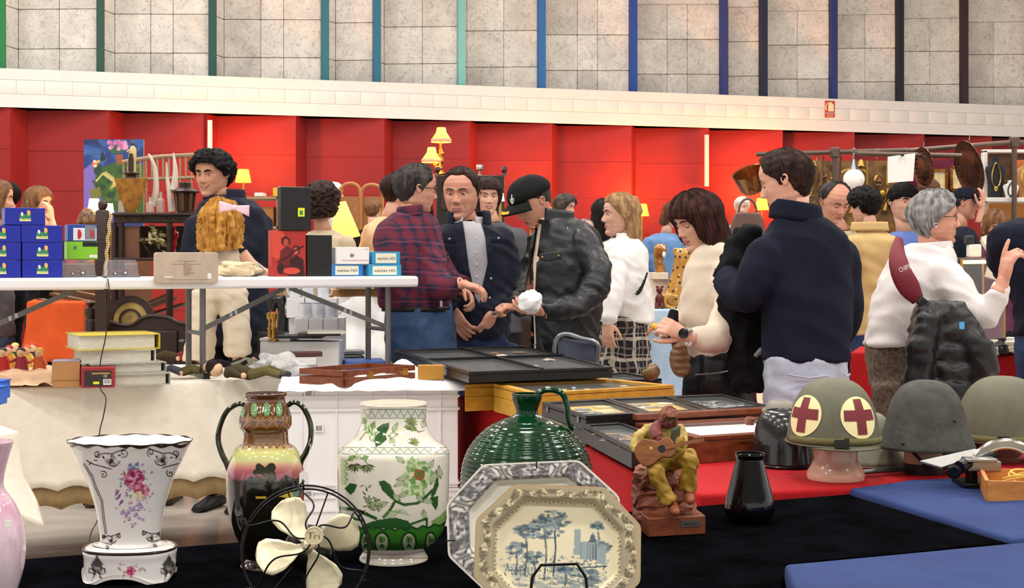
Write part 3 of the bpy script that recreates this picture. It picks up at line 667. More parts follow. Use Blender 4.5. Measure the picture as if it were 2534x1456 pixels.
# --- platters
def platter(name,label,cx,cy,d,wpx,hpx,cut,tilt,cvpaint,rimw):
    """octagonal dish standing on edge, leaning back; painted in its own plane"""
    Mp=d/F;Wd,Hg=wpx*Mp/2,hpx*Mp/2;ct=cut*Mp;NU,NT=240,60
    cvp=Canvas(-1.05,-1.05,1.05,1.05,(0,0,0),1)
    outline=[(-Wd+ct,Hg),(Wd-ct,Hg),(Wd,Hg-ct),(Wd,-Hg+ct),(Wd-ct,-Hg),(-Wd+ct,-Hg),(-Wd,-Hg+ct),(-Wd,Hg-ct)]
    per=[];tot=0
    for a,b in zip(outline,outline[1:]+outline[:1]): per.append((tot,a,b));tot += math.dist(a,b)
    def edge(s):
        s=(s % 1)*tot
        for st,a,b in per:
            L=math.dist(a,b)
            if s <= st+L+1e-9: t=(s-st)/L;return a[0]+(b[0]-a[0])*t,a[1]+(b[1]-a[1])*t
    ed=[edge(k/NU) for k in range(NU)]
    for _ in range(4): ed=[((ed[k-1][0]+2*ed[k][0]+ed[(k+1) % NU][0])/4,(ed[k-1][1]+2*ed[k][1]+ed[(k+1) % NU][1])/4) for k in range(NU)]
    vs=[];uv=[]
    prof=[]   # (t from edge to centre, depth toward the back)
    for i in range(NT+1):
        t=i/NT;dp=.022*(1/(1+math.exp(-(t-rimw)*60))) ;prof.append((t,dp))
    for t,dp in prof:
        for k in range(NU):
            x,y=ed[k];vs.append((x*(1-t),dp,y*(1-t)));uv.append((x*(1-t),y*(1-t),t,k/NU))
    nf=len(vs)
    for t,dp in prof[::3][:]:
        for k in range(NU): x,y=ed[k];vs.append((x*(1-t)*.995,dp+.006*min(1,t*20),y*(1-t)*.995));uv.append((9,9,2,0))
    mb=MB();mb.add(vs,[])
    rows=len(prof);fs=[(i*NU+k,i*NU+(k+1) % NU,(i+1)*NU+(k+1) % NU,(i+1)*NU+k) for i in range(rows-1) for k in range(NU)]
    rb=len(prof[::3]);fs += [(nf+i*NU+k,nf+(i+1)*NU+k,nf+(i+1)*NU+(k+1) % NU,nf+i*NU+(k+1) % NU) for i in range(rb-1) for k in range(NU)]
    fs += [(k,nf+k,nf+(k+1) % NU,(k+1) % NU) for k in range(NU)]
    R=Matrix.Rotation(-tilt,3,'X') @ Matrix.Rotation(math.radians(cvpaint[1]),3,'Y');c=P(cx,cy,d)
    mb.v=[tuple(c+R @ Vector(v)) for v in mb.v];mb.f=fs;mb.m=[0]*len(fs)
    zmin=min(v[2] for v in mb.v);lift=TZ+.004-zmin
    mb.v=[(v[0],v[1],v[2]+lift) for v in mb.v]
    base=Vector((c.x,c.y,TZ));t_=Thing(name,label,'platter',base)
    me=mesh_of(mb,'dish',base,fixn=False);U=np.array(uv);rgb=cvpaint[0](U,Wd,Hg)
    bake(me,rgb);t_.part('dish',me,M_porc);return t_,R,c+Vector((0,0,lift))
def paint_front(U,Wd,Hg):
    n=len(U);rgb=np.tile(np.array([232,218,178])/255.,(n,1));x,y,t,s=U.T
    rim=t < .235;rgb[rim]=np.array([168,154,126])/255.
    cvr=Canvas(0,0,480,24,(162,150,124),3.)                       # leafy rim band unrolled: s -> x, t -> y
    r_=random.Random(4)
    for k in range(96):
        X=k*5;Y=12+4*math.sin(k*.7)
        if k % 3 == 0: cvr.flower(X,Y,4.6,[(222,210,170),(206,194,150),(110,96,74)],5,2,k)
        else:
            for a in (-.9,.9,2.4): cvr.leaf(X,Y,6,3,a+r_.uniform(-.3,.3),(224,212,172),(110,98,76),(96,84,64))
    col=cvr.sample(s*480,np.clip(t/.235,0,1)*24);band=(t > .05) & (t < .19);rgb[band]=col[band]
    z=np.abs(((s*150) % 1)-.5)*2;zz=(t > .235) & (t < .235+.035*z);rgb[zz]=np.array([120,108,86])/255.
    cvc=Canvas(-1,-1,1,1,(0,0,0),1)
    sc=200/Wd;H=int(200*Hg/Wd);cc=Canvas(-200,-H,200,H,(230,219,186),2.)
    bl=[(120,138,146),(86,104,116),(150,164,166),(60,80,92)]
    for k in range(70): cc.ell(r_.uniform(-120,120),r_.uniform(40,110),r_.uniform(6,26),r_.uniform(1.5,5),bl[k % 3],al=.45)
    def tree(X,Y,h,w,n_):
        cc.stroke([(X,Y),(X+4,Y-h*.5),(X,Y-h*.8)],4,bl[3])
        for k in range(n_):
            a=r_.uniform(0,6.28);q=r_.random() ** .5;cc.ell(X+math.cos(a)*w*q,Y-h+math.sin(a)*w*.6*q,r_.uniform(3,9),r_.uniform(2,5),bl[r_.randrange(4)],al=.75)
    tree(-30,70,120,42,80);tree(-100,60,60,24,36);tree(-56,80,60,22,30);tree(98,20,80,14,26);tree(112,40,50,18,26)
    cc.poly([(40,10),(40,-50),(56,-50),(56,10)],bl[2]);cc.poly([(56,20),(56,-20),(100,-26),(100,20)],bl[2]);cc.poly([(74,-20),(86,-46),(96,-20)],bl[1])
    for k in range(6): cc.stroke([(58+k*7,-16),(58+k*7,20)],2,bl[3])
    cc.poly([(60,70),(100,44),(104,70),(70,92)],bl[1],.7);cc.stroke([(20,40),(60,42),(90,60)],3,bl[1])
    for k in range(9): X=-60+k*15;cc.ell(X,96+(k % 3)*5,3,8,bl[3]);cc.ell(X,86+(k % 3)*5,2.6,None,(190,160,130))
    for k in range(260): cc.leaf(r_.uniform(-130,125),20+abs(r_.gauss(0,50)),r_.uniform(5,18),r_.uniform(1,3.5),r_.uniform(2.9,6.3),bl[r_.randrange(4)])
    for k in range(40): x0=r_.uniform(-125,100);y0=r_.uniform(40,112);cc.stroke([(x0,y0),(x0+r_.uniform(10,40),y0+r_.uniform(-3,3))],1.6,bl[r_.randrange(3)],.8)
    tree(-8,60,130,36,60);tree(-76,56,96,30,44);tree(20,84,40,18,24);tree(70,96,44,22,26)
    for k in range(5): cc.stroke([(-96+k*9,44),(-96+k*9,62)],2,bl[1])
    cc.poly([(100,-10),(118,-14),(118,30),(100,30)],bl[2]);cc.stroke([(56,40),(120,34)],3,bl[3]);cc.stroke([(30,56),(110,70)],2.4,bl[3]);cc.stroke([(20,66),(100,84)],2.4,bl[1])
    inn=t > .30;c2=cc.sample(x*sc,-y*sc*.98+4);rgb[inn]=c2[inn]
    edge_=t < .02;rgb[edge_]=np.array([176,150,110])/255.
    rgb[t > 1.5]=np.array([225,214,186])/255.;return rgb
def paint_back(U,Wd,Hg):
    n=len(U);rgb=np.tile(np.array([226,222,210])/255.,(n,1));x,y,t,s=U.T;r_=random.Random(8)
    cvr=Canvas(0,0,480,30,(104,102,104),3.)
    for k in range(1400): cvr.ell(r_.uniform(0,480),r_.uniform(0,30),r_.uniform(.6,2.2),None,r_.choice([(60,58,62),(150,148,148),(200,198,194),(84,82,86)]),al=.8)
    for k in range(16):
        X=15+k*30
        if k % 2: cvr.flower(X,15,9,[(206,204,200),(160,158,158),(70,68,70)],7,3,k)
        else:
            cvr.poly([(X-9,3),(X+9,3),(X+9,27),(X-9,27)],(216,212,206));cvr.stroke([(X-9,3),(X-4,10),(X-4,20),(X-9,27)],2,(40,40,42));cvr.stroke([(X+9,3),(X+4,10),(X+4,20),(X+9,27)],2,(40,40,42));cvr.stroke([(X,3),(X,27)],2,(40,40,42))
    col=cvr.sample(s*480,np.clip((t-.02)/.24,0,1)*30);band=(t > .02) & (t < .26);rgb[band]=col[band]
    rgb[(t < .02)]=np.array([220,214,204])/255.;rgb[t > 1.5]=np.array([220,216,206])/255.;return rgb
PB,RB,CB=platter('serving_platter','octagonal white platter with black printed rim standing behind another platter',1322,1330,2.66,432,318,95,math.radians(16),(paint_back,-2.5),.27)
PF,RF,CF=platter('serving_platter','octagonal cream platter with olive leaf rim and blue landscape print',1380,1362,2.47,412,322,92,math.radians(15),(paint_front,2.),.24)
M_wire=mat('black_wire',(18,17,16),.35,.6)
for nm,lb,c_,Rm,hw,pp in (('plate_stand','black bent wire stand holding the cream landscape platter',CF,RF,.05,(1382,1404)),('plate_stand','black wire stand holding the black-rimmed platter',CB,RB,.05,None)):
    t=Thing(nm,lb,'plate stand',(c_.x,c_.y,TZ));m=MB();zb=TZ+.0035
    yf=c_.y-.045 if pp is None else c_.y-.062
    for s_ in (-1,1):
        m.tube([(c_.x+s_*.045,yf-.005,TZ+.085 if pp else TZ+.03),(c_.x+s_*.054,yf-.012,zb),(c_.x+s_*.054,c_.y+.10,zb),(c_.x+s_*.03,c_.y+.07,TZ+.16)],.0026,8)
    m.tube([(c_.x-.045,yf-.005,TZ+.085 if pp else TZ+.03),(c_.x-.03,yf-.005,TZ+.105 if pp else TZ+.03),(c_.x+.03,yf-.005,TZ+.107 if pp else TZ+.03),(c_.x+.045,yf-.005,TZ+.085 if pp else TZ+.03)],.0026,8)
    m.tube([(c_.x-.03,c_.y+.07,TZ+.16),(c_.x+.03,c_.y+.07,TZ+.16)],.0026,8)
    t.part('wire_frame',m,M_wire)
# wire plate hanger claws on the back platter
t=Thing('plate_hanger','thin spring wire hanger gripping the black-rimmed platter','plate hanger',CB)
for dx,dz in ((.01,.119),(-.165,-.02)):
    m=MB();a=CB+RB @ Vector((dx,-.004,dz));b=CB+RB @ Vector((dx*(.9 if dx <-.1 else 1),-.004,dz-(.012 if dx > 0 else 0)));e=CB+RB @ Vector((dx,.012,dz));m.tube([b,a,e],.0013,6);t.part('claw',m,M_wire)

# --- desk fan
fd=2.42;fM=fd/F;FC=P(757,1362,fd);fwd=Vector((.15,-1,.28)).normalized();fr=fwd.cross(Vector((0,0,1))).normalized()*-1;fr=Vector((1,0,0))-fwd*fwd.x;fr.normalize();fu=fr.cross(fwd)*-1
if fu.z < 0: fu=-fu
FN=Thing('desk_fan','old desk fan with cream paddle blades and thin wire cage','fan',(FC.x,FC.y+.04,TZ))
def fp(r,a,k): return FC+(fr*math.cos(a)+fu*math.sin(a))*r+fwd*k
M_bl=mat('cream_blade',(214,204,172),.32,.35,var=.12,vscale=14);M_dk=mat('fan_black',(14,14,15),.3,.3)
Rr=157*fM
for kk,rad in ((.012,Rr),(-.03,Rr*.99)):
    m=MB();m.tube([fp(rad,i*.0785,kk) for i in range(80)],.0017,8,closed=True);FN.part('cage_ring',m,M_wire)
HB=P(777,1327,fd-.06)
for i in range(6):
    a0=math.radians(90+60*i+4);ra=fr*math.cos(a0)+fu*math.sin(a0);pa=fr*-math.sin(a0)+fu*math.cos(a0);e=fp(Rr,a0,.012);pts=[]
    for k in range(25):
        t_=k/24;base_=HB.lerp(e,t_)+fwd*(.012*math.sin(math.pi*t_));pts.append(base_+pa*(.011*math.sin(2*math.pi*t_*1.25)*(1 if i % 2 else 1)*(1-.2*t_)))
    pts += [e+ra*.008+fwd*-.004,e+ra*.012+pa*.002-fwd*.02,fp(Rr*.99,a0,-.03)]
    m=MB();m.tube(pts,.0016,7);FN.part('cage_wire',m,M_wire)
BC=P(763,1352,fd);bl=130*fM
for ang in (119,18,193,293):
    a=math.radians(ang);ra=fr*math.cos(a)+fu*math.sin(a);pa=fr*-math.sin(a)+fu*math.cos(a)
    pf=[(.1,.07),(.2,.1),(.35,.2),(.55,.31),(.75,.36),(.9,.3),(.97,.18),(1,.05)]
    def bf(u,v): 
        t_=u;wv=lerp_tab(pf,.1+.9*t_);q=(v-.5)*2
        return BC+ra*(bl*(.1+.9*t_))+pa*(bl*wv*q+bl*.05*math.sin(t_*3))+fwd*(.012*q*(.3+.7*math.sin(t_*3.14)))
    m=MB();m.grid(bf,18,8);FN.part('blade',m,M_bl,solid=.0012)
m=MB();Rq=fwd.to_track_quat('Z','Y').to_matrix()
m.ell(BC-fwd*.005,(.014,.014,.012),Rq);FN.part('hub',m,mat('hub_brass',(190,178,148),.3,.6))
m=MB();m.lathe([(.0005,0),(.0145,0),(.0155,.002),(.0155,.005),(.0135,.0055),(.0125,.0045),(.0005,.0045)],seg=40);m.v=[tuple(HB+Rq @ Vector(v)) for v in m.v];bd=FN.part('badge',m,mat('badge_cream',(200,186,152),.35,.4))
mm=text_mesh('TH',.016,HB+fwd*.0046,fr,fu,extr=.001);FN.part('monogram',mm,mat('badge_line',(150,134,100),.4,.4),parent=bd,solid=.0012)
m=MB();ax0=BC-fwd*.02;m.lathe([(.0005,0),(.025,.004),(.038,.014),(.042,.04),(.04,.07),(.03,.088),(.0005,.094)],seg=36);Rn=(-fwd).to_track_quat('Z','Y').to_matrix();m.v=[tuple(ax0+Rn @ Vector(v)) for v in m.v];FN.part('motor_housing',m,M_dk)
m=MB();bx=ax0-fwd*.05;m.lathe([(.062,0),(.064,.008),(.058,.018),(.03,.026),(.014,.034)],(bx.x,bx.y,TZ+.0005),40);m.tube([(bx.x,bx.y,TZ+.02),(bx.x,bx.y,bx.z-.02)],.011,12);FN.part('base',m,M_dk)
for s_ in (-1,1):
    for a0,k in ((1.9,.5),(-.9,.4)):
        m=MB();m.tube([fp(Rr,a0 if s_ > 0 else math.pi-a0,-.03),ax0-fwd*.03],.0014,6);FN.part('cage_strut',m,M_wire)
# ---------------------------------------------------------------- people: generators
TW=[(-.5,.07),(-.47,.13),(-.42,.18),(-.35,.222),(-.25,.262),(-.1,.302),(0,.325),(.1,.338),(.2,.335),(.3,.305),(.38,.25),(.44,.185),(.48,.115),(.5,0)]
TF=[(-.5,.25),(-.47,.315),(-.42,.342),(-.35,.335),(-.25,.345),(-.1,.352),(0,.35),(.1,.372),(.2,.375),(.3,.335),(.38,.27),(.44,.195),(.48,.12),(.5,0)]
TB=[(-.5,.02),(-.47,.05),(-.42,.10),(-.35,.19),(-.25,.29),(-.1,.39),(0,.435),(.1,.455),(.2,.445),(.3,.395),(.38,.32),(.44,.23),(.48,.14),(.5,0)]
def tabs(z): return lerp_tab(TW,z),lerp_tab(TF,z),lerp_tab(TB,z)
PW=.9
def cross(th,z,tb=None):
    w_,f_,b_=tb or tabs(z);s,c=math.sin(th),math.cos(th)
    return w_*math.copysign(abs(s) ** PW,s),-f_*abs(c) ** PW if c > 0 else b_*abs(c) ** PW
def g(a,b): return math.exp(-(a/b) ** 2)
NT=[(-.2,0),(-.18,.02),(-.155,.085),(-.13,.105),(-.08,.082),(-.02,.05),(.04,.02),(.1,0)]
def feat(x,z,fat=0.,old=0.):
    ax=abs(x);d=lerp_tab(NT,z)*g(x,.032+.03*max(0,min(1,(.05-z)/.2)))
    d += .03*g(ax-.05,.022)*g(z+.15,.025)
    d -= .05*g(ax-.13,.068)*g(z-.012,.045)
    d += .018*g(ax-.12,.1)*g(z-.085,.03)
    d += (.022+fat*.03)*g(ax-.19,.08)*g(z+.1,.09)
    d += .02*g(x,.085)*(g(z+.252,.018)+g(z+.303,.02))-.022*g(x,.095)*g(z+.277,.009)
    d += .018*g(x,.08)*g(z+.43,.05)-.016*g(x,.1)*g(z+.352,.024)
    d -= (.008+old*.012)*g(ax-.115-max(0,-.17-z)*.35,.012)*g(z+.22,.07)
    d -= .006*old*(g(z-.2,.008)+g(z-.245,.008))*g(x,.16)
    return d
def front_y(x,z):
    w_,f_,b_=tabs(z);s=min(.999,(abs(x)/w_) ** (1/PW));return -f_*math.sqrt(1-s*s) ** PW
def head_mb(lod=1.,fat=0.,old=0.):
    nv=int(64*lod);nf=int(60*lod);nb=int(26*lod);th=[]
    for k in range(nf): th.append(-1.5+3.0*k/nf)
    for k in range(nb): th.append(1.5+(2*math.pi-3.0)*k/nb)
    zs=[-.5*math.cos(math.pi*(.02+.98*i/nv)) for i in range(nv+1)]
    zs=sorted(.65*z+.35*(-.5+i/nv) for i,z in enumerate(zs));vs=[]
    for z in zs:
        tb=tabs(z)
        if fat and z < .05: k=fat*.05*g(z+.25,.2);tb=(tb[0]+k,tb[1]+k*.4,tb[2])
        for t in th:
            x,y=cross(t,z,tb)
            if math.cos(t) > .05: y -= feat(x,z,fat,old)*min(1,math.cos(t)*3)
            vs.append((x,y,z))
    n=len(th);m=MB();m.add(vs,[(i*n+k,i*n+(k+1) % n,(i+1)*n+(k+1) % n,(i+1)*n+k) for i in range(nv) for k in range(n)]);m.f.append(tuple(range(n-1,-1,-1)));m.m.append(0)
    for s in (-1,1):                                                     # ears
        pts=[(.0,.02,-.085),(.012,-.012,-.03),(.03,-.01,.035),(.045,.035,.07),(.05,.075,.05),(.045,.08,.0),(.03,.055,-.05),(.012,.025,-.09)]
        base=Vector((s*.318,.04,-.005));m.tube([base+Vector((s*p[0],p[1]-.02,p[2])) for p in spl(pts,3)],[.016]*22,6);m.ell(base+Vector((s*.012,.012,-.01)),(.014,.045,.075),nu=8,nv=6)
    return m
SKINS={'fair': ((224,178,154),(214,158,134)),'ruddy': ((214,162,138),(198,134,112)),'olive': ((200,152,124),(184,128,102)),'pale': ((230,190,168),(220,170,146))}
def skin(k): return mat('skin_'+k,SKINS[k][0],.5,var=.2,vscale=22,tint=SKINS[k][1],bump=.06,bscale=300,spec=.35)
M_eyew=mat('eye_white',(226,220,214),.2);M_iris=mat('iris_dark',(40,28,22),.15)
def hairmat(k):
    C={'black': ((24,20,20),(10,9,10)),'dkbrown': ((58,36,28),(22,14,12)),'brown': ((106,72,50),(60,38,26)),'blonde': ((190,156,110),(120,88,58)),'grey': ((176,174,172),(84,82,84)),'white': ((226,222,216),(180,174,168)),'saltp': ((78,72,70),(26,23,23)),'redbrown': ((74,40,34),(28,15,15)),'doll': ((204,152,74),(150,98,36)),'ltbrown': ((140,100,68),(90,60,40))}[k]
    return mat('hair_'+k,C[0],.58,var=.4,vscale=34,tint=C[1],stretch=(1,1,.18),bump=.9,bscale=70,spec=.18)
def hair_mb(ends,thick=.05,amp=.02,fr=9.,lod=1.,seed=0.,top=.0,flat=0.,nv=26,hang=.0,strand=.012):
    """ends: (angle deg from the face, height where the hair ends); hair hangs straight below hang level"""
    nu=int(96*lod);nv=int(nv*lod);vs=[]
    if min(e[1] for e in ends) >-.5: hang=-.5
    for i in range(nv+4):
        for k in range(nu):
            th=-math.pi+2*math.pi*k/nu;deg=math.degrees(th)
            ze=lerp_tab(ends,deg) if ends[0][0] <-1 else lerp_tab(ends,abs(deg))
            if i <= nv: t=i/nv;ins=0
            else: t=1.;ins=(i-nv)/3
            tt=math.sin(t*math.pi/2) ** 1.25
            z=.5-(.5-ze)*tt
            zz=max(z,hang if abs(deg) > 55 else min(z,hang));zz=max(zz,-.5)
            x,y=cross(th,min(.4999,zz));q=thick*(1+top*g(z-.45,.2))*(.35+.65*math.sin(min(1,t*1.6)*math.pi/2))*(1-(.85*t ** 3 if ze >-.47 else .1*t))
            q=q*(1-ins)-.03*ins
            nlen=math.hypot(x,y)+1e-6;ux,uy=x/nlen,y/nlen;up=max(0,(z-.25)/.25)
            p=Vector((x+ux*q*(1-.5*up),y+uy*q*(1-.5*up),z+q*up*1.1+ins*.01))
            k_=amp*(1-ins);nn=noise.noise(Vector((p.x*fr+seed,p.y*fr,p.z*fr)))+strand/max(amp,1e-4)*(noise.noise(Vector((deg*.22+seed,p.z*1.6,3.)))+.8*noise.noise(Vector((deg*.6+seed,p.z*2.2+deg*.02,7.))))
            p += Vector((ux*(1-.6*up),uy*(1-.6*up),up))*k_*nn
            vs.append(tuple(p))
    m=MB();n=nu;R=nv+4;m.add(vs,[(i*n+k,i*n+(k+1) % n,(i+1)*n+(k+1) % n,(i+1)*n+k) for i in range(R-1) for k in range(n)]);return m
def xf(mb,Rm,c,s):
    mb.v=[tuple(c+Rm @ (Vector(v)*s)) for v in mb.v];return mb
def remesh(mb,vox,sm=2):
    me=mesh_of(mb,'tmp',fixn=True);o=bpy.data.objects.new('tmp',me);COL.objects.link(o)
    r=o.modifiers.new('r','REMESH');r.mode='VOXEL';r.voxel_size=vox;r.adaptivity=0
    if sm: q=o.modifiers.new('s','SMOOTH');q.factor=.6;q.iterations=sm
    dg=bpy.context.evaluated_depsgraph_get();me2=bpy.data.meshes.new_from_object(o.evaluated_get(dg));bpy.data.objects.remove(o);bpy.data.meshes.remove(me)
    return me2
def to_mb(me):
    m=MB();m.add([tuple(v.co) for v in me.vertices],[tuple(p.vertices) for p in me.polygons]);return m
def hand_mb(D,N,size,at,flip=1,curl=(.35,.35,.35,.35),thumb=.4,spread=.06,vox=.0042,fore=None):
    m=MB();Y=Vector((0,1,0))
    rings=[]
    for y,w_,t_ in ((-.05,.13,.1),(.03,.145,.105),(.15,.185,.105),(.3,.215,.095),(.45,.215,.082),(.53,.19,.06)):
        rings.append([Vector((w_*math.cos(a),y,t_*math.sin(a))) for a in [2*math.pi*i/14 for i in range(14)]])
    m.loft(rings)
    for i,(x,L,c) in enumerate(zip((-.16,-.055,.055,.16),(.36,.46,.5,.45),curl)):
        p=Vector((x,.46,0));a=c*.6;sp=(i-1.5)*spread;pts=[p.copy()];rr=[.062]
        for seg,fl in ((.45,.058),(.32,.052),(.23,.042)):
            dv=Vector((math.sin(sp),math.cos(sp)*math.cos(a),math.sin(a)));p=p+dv*L*seg*1.12;pts.append(p.copy());rr.append(fl);a += c
        m.tube(pts,rr,8);m.ell(pts[-1],rr[-1],nu=8,nv=6)
    p=Vector((.14,.14,.04));a=.75;pts=[p.copy()];rr=[.085]
    for seg,fl in ((.24,.068),(.17,.058),(.13,.046)):
        p=p+Vector((math.sin(a)*math.cos(thumb),math.cos(a),math.sin(thumb)))*seg;pts.append(p.copy());rr.append(fl);a -= .3
    m.tube(pts,rr,8);m.ell(pts[-1],rr[-1],nu=8,nv=6)
    if flip < 0: m.v=[(-v[0],v[1],v[2]) for v in m.v]
    D=Vector(D).normalized();N=Vector(N);N=(N-D*N.dot(D)).normalized();X=D.cross(N);R=Matrix((X,D,N)).transposed()
    xf(m,R,Vector(at),size)
    if fore is not None: m.tube([Vector(at)+D*size*.08,Vector(at).lerp(Vector(fore),.5),Vector(fore)],[size*.14,size*.165,size*.2],12)
    return to_mb(remesh(m,vox,1))
def ring_pts(c,wx,ty,n=28,p=.9,up=0.):
    out=[]
    for i in range(n):
        a=2*math.pi*i/n;s,k=math.sin(a),math.cos(a)
        out.append(Vector((c.x+wx*math.copysign(abs(k) ** p,k),c.y+ty*math.copysign(abs(s) ** p,s),c.z+up*(k*k))))
    return out
def folds(me,amp,sc=7.,seed=0.,vert=.5,mask=None):
    a=coords(me);nrm=np.zeros(len(a)*3);me.vertices.foreach_get('normal',nrm);nrm=nrm.reshape(-1,3);d=np.zeros(len(a))
    for i,p in enumerate(a):
        n1=noise.noise(Vector((p[0]*sc+seed,p[1]*sc,p[2]*sc*vert)));n2=noise.noise(Vector((p[0]*sc*2.3,p[1]*sc*2.3+seed,p[2]*sc*2.6)))
        n3=noise.noise(Vector((p[0]*sc*.8+9,p[1]*sc*.8,p[2]*sc*1.9+(p[0]+p[1])*sc*.9)));d[i]=(.5-abs(n1)*2.2)+.35*n2+.8*(.4-abs(n3)*2.)
    if mask is not None: d *= mask(a)
    a += nrm*(d*amp*1.35)[:,None];me.vertices.foreach_set('co',a.ravel());me.update()
def cut_poly(me,poly,d,front=True,seglen=None):
    """open a garment along a polygon given in px (extruded along the depth axis); keeps clean edges"""
    bm=bmesh.new();bm.from_mesh(me);n=len(poly)
    for i in range(n):
        a,b=P(*poly[i],d),P(*poly[(i+1) % n],d);nn=(b-a).cross(a-Vector((0,0,HC)))
        if nn.length < 1e-9: continue
        bmesh.ops.bisect_plane(bm,geom=bm.verts[:]+bm.edges[:]+bm.faces[:],plane_co=a,plane_no=nn.normalized(),dist=1e-5)
    kill=[]
    for f in bm.faces:
        c=f.calc_center_median();x=CX+F*c.x/c.y;y=HY-F*(c.z-HC)/c.y
        if front and f.normal.y > .25: continue
        ins=False
        for i in range(n):
            xa,ya=poly[i];xb,yb=poly[(i+1) % n]
            if (ya > y) != (yb > y) and x < (xb-xa)*(y-ya)/(yb-ya)+xa: ins=not ins
        if ins: kill.append(f)
    bmesh.ops.delete(bm,geom=kill,context='FACES');bm.to_mesh(me);bm.free();me.update()
class Person:
    def __init__(s,label,d,x,y,H,yaw=0,pitch=0,roll=0,sk='fair',name='person',group=None,floor=True):
        s.d=d;s.M=d/F;s.H=H;s.x,s.y=x,y;s.yaw=math.radians(yaw);s.sk=sk
        s.Hm=H*s.M;s.c=P(x,y,d);s.R=Matrix.Rotation(s.yaw,3,'Z') @ Matrix.Rotation(math.radians(pitch),3,'X') @ Matrix.Rotation(math.radians(roll),3,'Y')
        s.t=Thing(name,label,'person' if name == 'person' else name,(s.c.x,d,0),group);s.body=MB();s.lod=1. if H > 85 else .6
    def head(s,fat=0.,old=0.,eyes='open',smile=.0,gaze=(0,0),brow='dkbrown',lips=(176,96,88),thickbrow=1.,mouth=0.):
        m=head_mb(s.lod,fat,old);xf(m,s.R,s.c,s.Hm);s.body.add(m.v,m.f)
        tr=lambda mb: xf(mb,s.R,s.c,s.Hm);sk=skin(s.sk)
        for e in (-1,1):
            cx=e*.125;cy=front_y(.125,.01)+.052;c=Vector((cx,cy,.008));r=.05
            if eyes == 'open':
                m=MB();m.ell(c,(r,r,r),nu=20,nv=14);gz=Vector((gaze[0],-1,gaze[1])).normalized()
                m.m=[1 if (sum((Vector(m.v[i]) for i in f),Vector())/len(f)-c).normalized().dot(gz) > .86 else 0 for f in m.f]
                o=s.t.part('eye',tr(m),[M_eyew,M_iris])
            for nm,lo,hi,k in ((('upper_eyelid',.18,1.01,1.1),('lower_eyelid',-1.01,-.32,1.07)) if eyes == 'open' else (('upper_eyelid',-1.01,1.01,1.12),)):
                m=MB();m.ell(c,r*k,nu=18,nv=14);ff=[f for f in m.f if lo <= (sum(m.v[i][2] for i in f)/len(f)-c.z)/(r*k) <= hi];m.f=ff;m.m=[0]*len(ff)
                s.t.part(nm,tr(m),sk)
            if eyes != 'open':
                m=MB();m.tube([Vector((cx+q*.045,c.y-math.sqrt(max(0,(r*1.13) ** 2-(q*.045) ** 2-.02 ** 2)),c.z-.02-.006*(1-q*q))) for q in (-1,-.5,0,.5,1)],.006,5);s.t.part('eyelashes',tr(m),hairmat('black'))
            m=MB();m.tube([Vector((e*(.05+.15*q),front_y(.05+.15*q,.085)-.022,.082+.03*math.sin(q*2.4)-.012*q)) for q in (0,.25,.5,.75,1)],[.010*thickbrow,.015*thickbrow,.015*thickbrow,.012*thickbrow,.006],6);s.t.part('eyebrow',tr(m),hairmat(brow))
        lm=mat('lips_%d_%d' % lips[:2],lips,.4)
        for zz,rr in ((-.262+mouth*.4,.0125),(-.293-mouth,.015)):
            m=MB();m.tube([Vector((q*(.088+.02*smile),front_y(q*.088,zz)-feat(q*.088,zz)*.6-.004,zz+(-.276-zz)*abs(q) ** 2*.9+smile*.03*q*q)) for q in (-1,-.7,-.35,0,.35,.7,1)],[.004,rr*.7,rr,rr,rr,rr*.7,.004],6);s.t.part('lip',tr(m),lm)
        if mouth:
            m=MB();m.ell((0,front_y(0,-.278)-.004,-.278),(.06,.012,mouth+.006),nu=14,nv=8);s.t.part('teeth',tr(m),M_eyew)
        return s
    def back_head(s):
        m=head_mb(s.lod);xf(m,s.R,s.c,s.Hm);s.body.add(m.v,m.f);return s
    def hair(s,ends,k,**kw):
        kw.setdefault('lod',1.7 if s.H > 100 else s.lod*1.1);m=hair_mb(ends,**kw);xf(m,s.R,s.c,s.Hm);s.t.part('hair',m,hairmat(k));return s
    def headpart(s,nm,mb,mt,label=None): xf(mb,s.R,s.c,s.Hm);return s.t.part(nm,mb,mt,label=label)
    def glasses(s,col=(20,18,18)):
        m=MB()
        for e in (-1,1):
            c=Vector((e*.125,front_y(.125,.01)-.03,0.));m.tube([c+Vector((.085*math.cos(a),.012*abs(math.cos(a)),.055*math.sin(a))) for a in [2*math.pi*i/18 for i in range(18)]],.007,5,closed=True)
            m.tube([c+Vector((e*.085,.01,.01)),Vector((e*.325,-.2,.02)),Vector((e*.345,.03,.02))],.008,5)
        m.tube([(-.04,-.40,.01),(.04,-.40,.01)],.007,5);s.headpart('glasses',m,mat('spectacle_frame_%d' % col[0],col,.3));return s
    # ---- default layout in head heights, turned with body yaw
    def layout(s,byaw=None,lean=0.,wide=1.,sh=None):
        by=s.yaw if byaw is None else math.radians(byaw);H=s.H;x,y=s.x,s.y;cb,sb=abs(math.cos(by)),abs(math.sin(by))
        if sh is None: sh=(x+math.sin(by)*-.12*H,y+.98*H)
        def hw(w_,t_): return wide*math.hypot(w_*cb,t_*sb)*H,wide*math.hypot(t_*cb,w_*sb)*H
        sx,sy=sh;rows=[]
        for dy,w_,t_ in ((-.24,.3,.26),(-.08,.62,.36),(.12,.88,.42),(.6,.86,.50),(1.2,.78,.5),(1.8,.74,.48),(2.4,.8,.52),(2.75,.82,.52)):
            a,b=hw(w_,t_);rows.append((sx+lean*dy*H,sy+dy*H,a,b,0))
        s.rows=rows;s.sh=sh;s.by=by;s.wide=wide;arms=[]
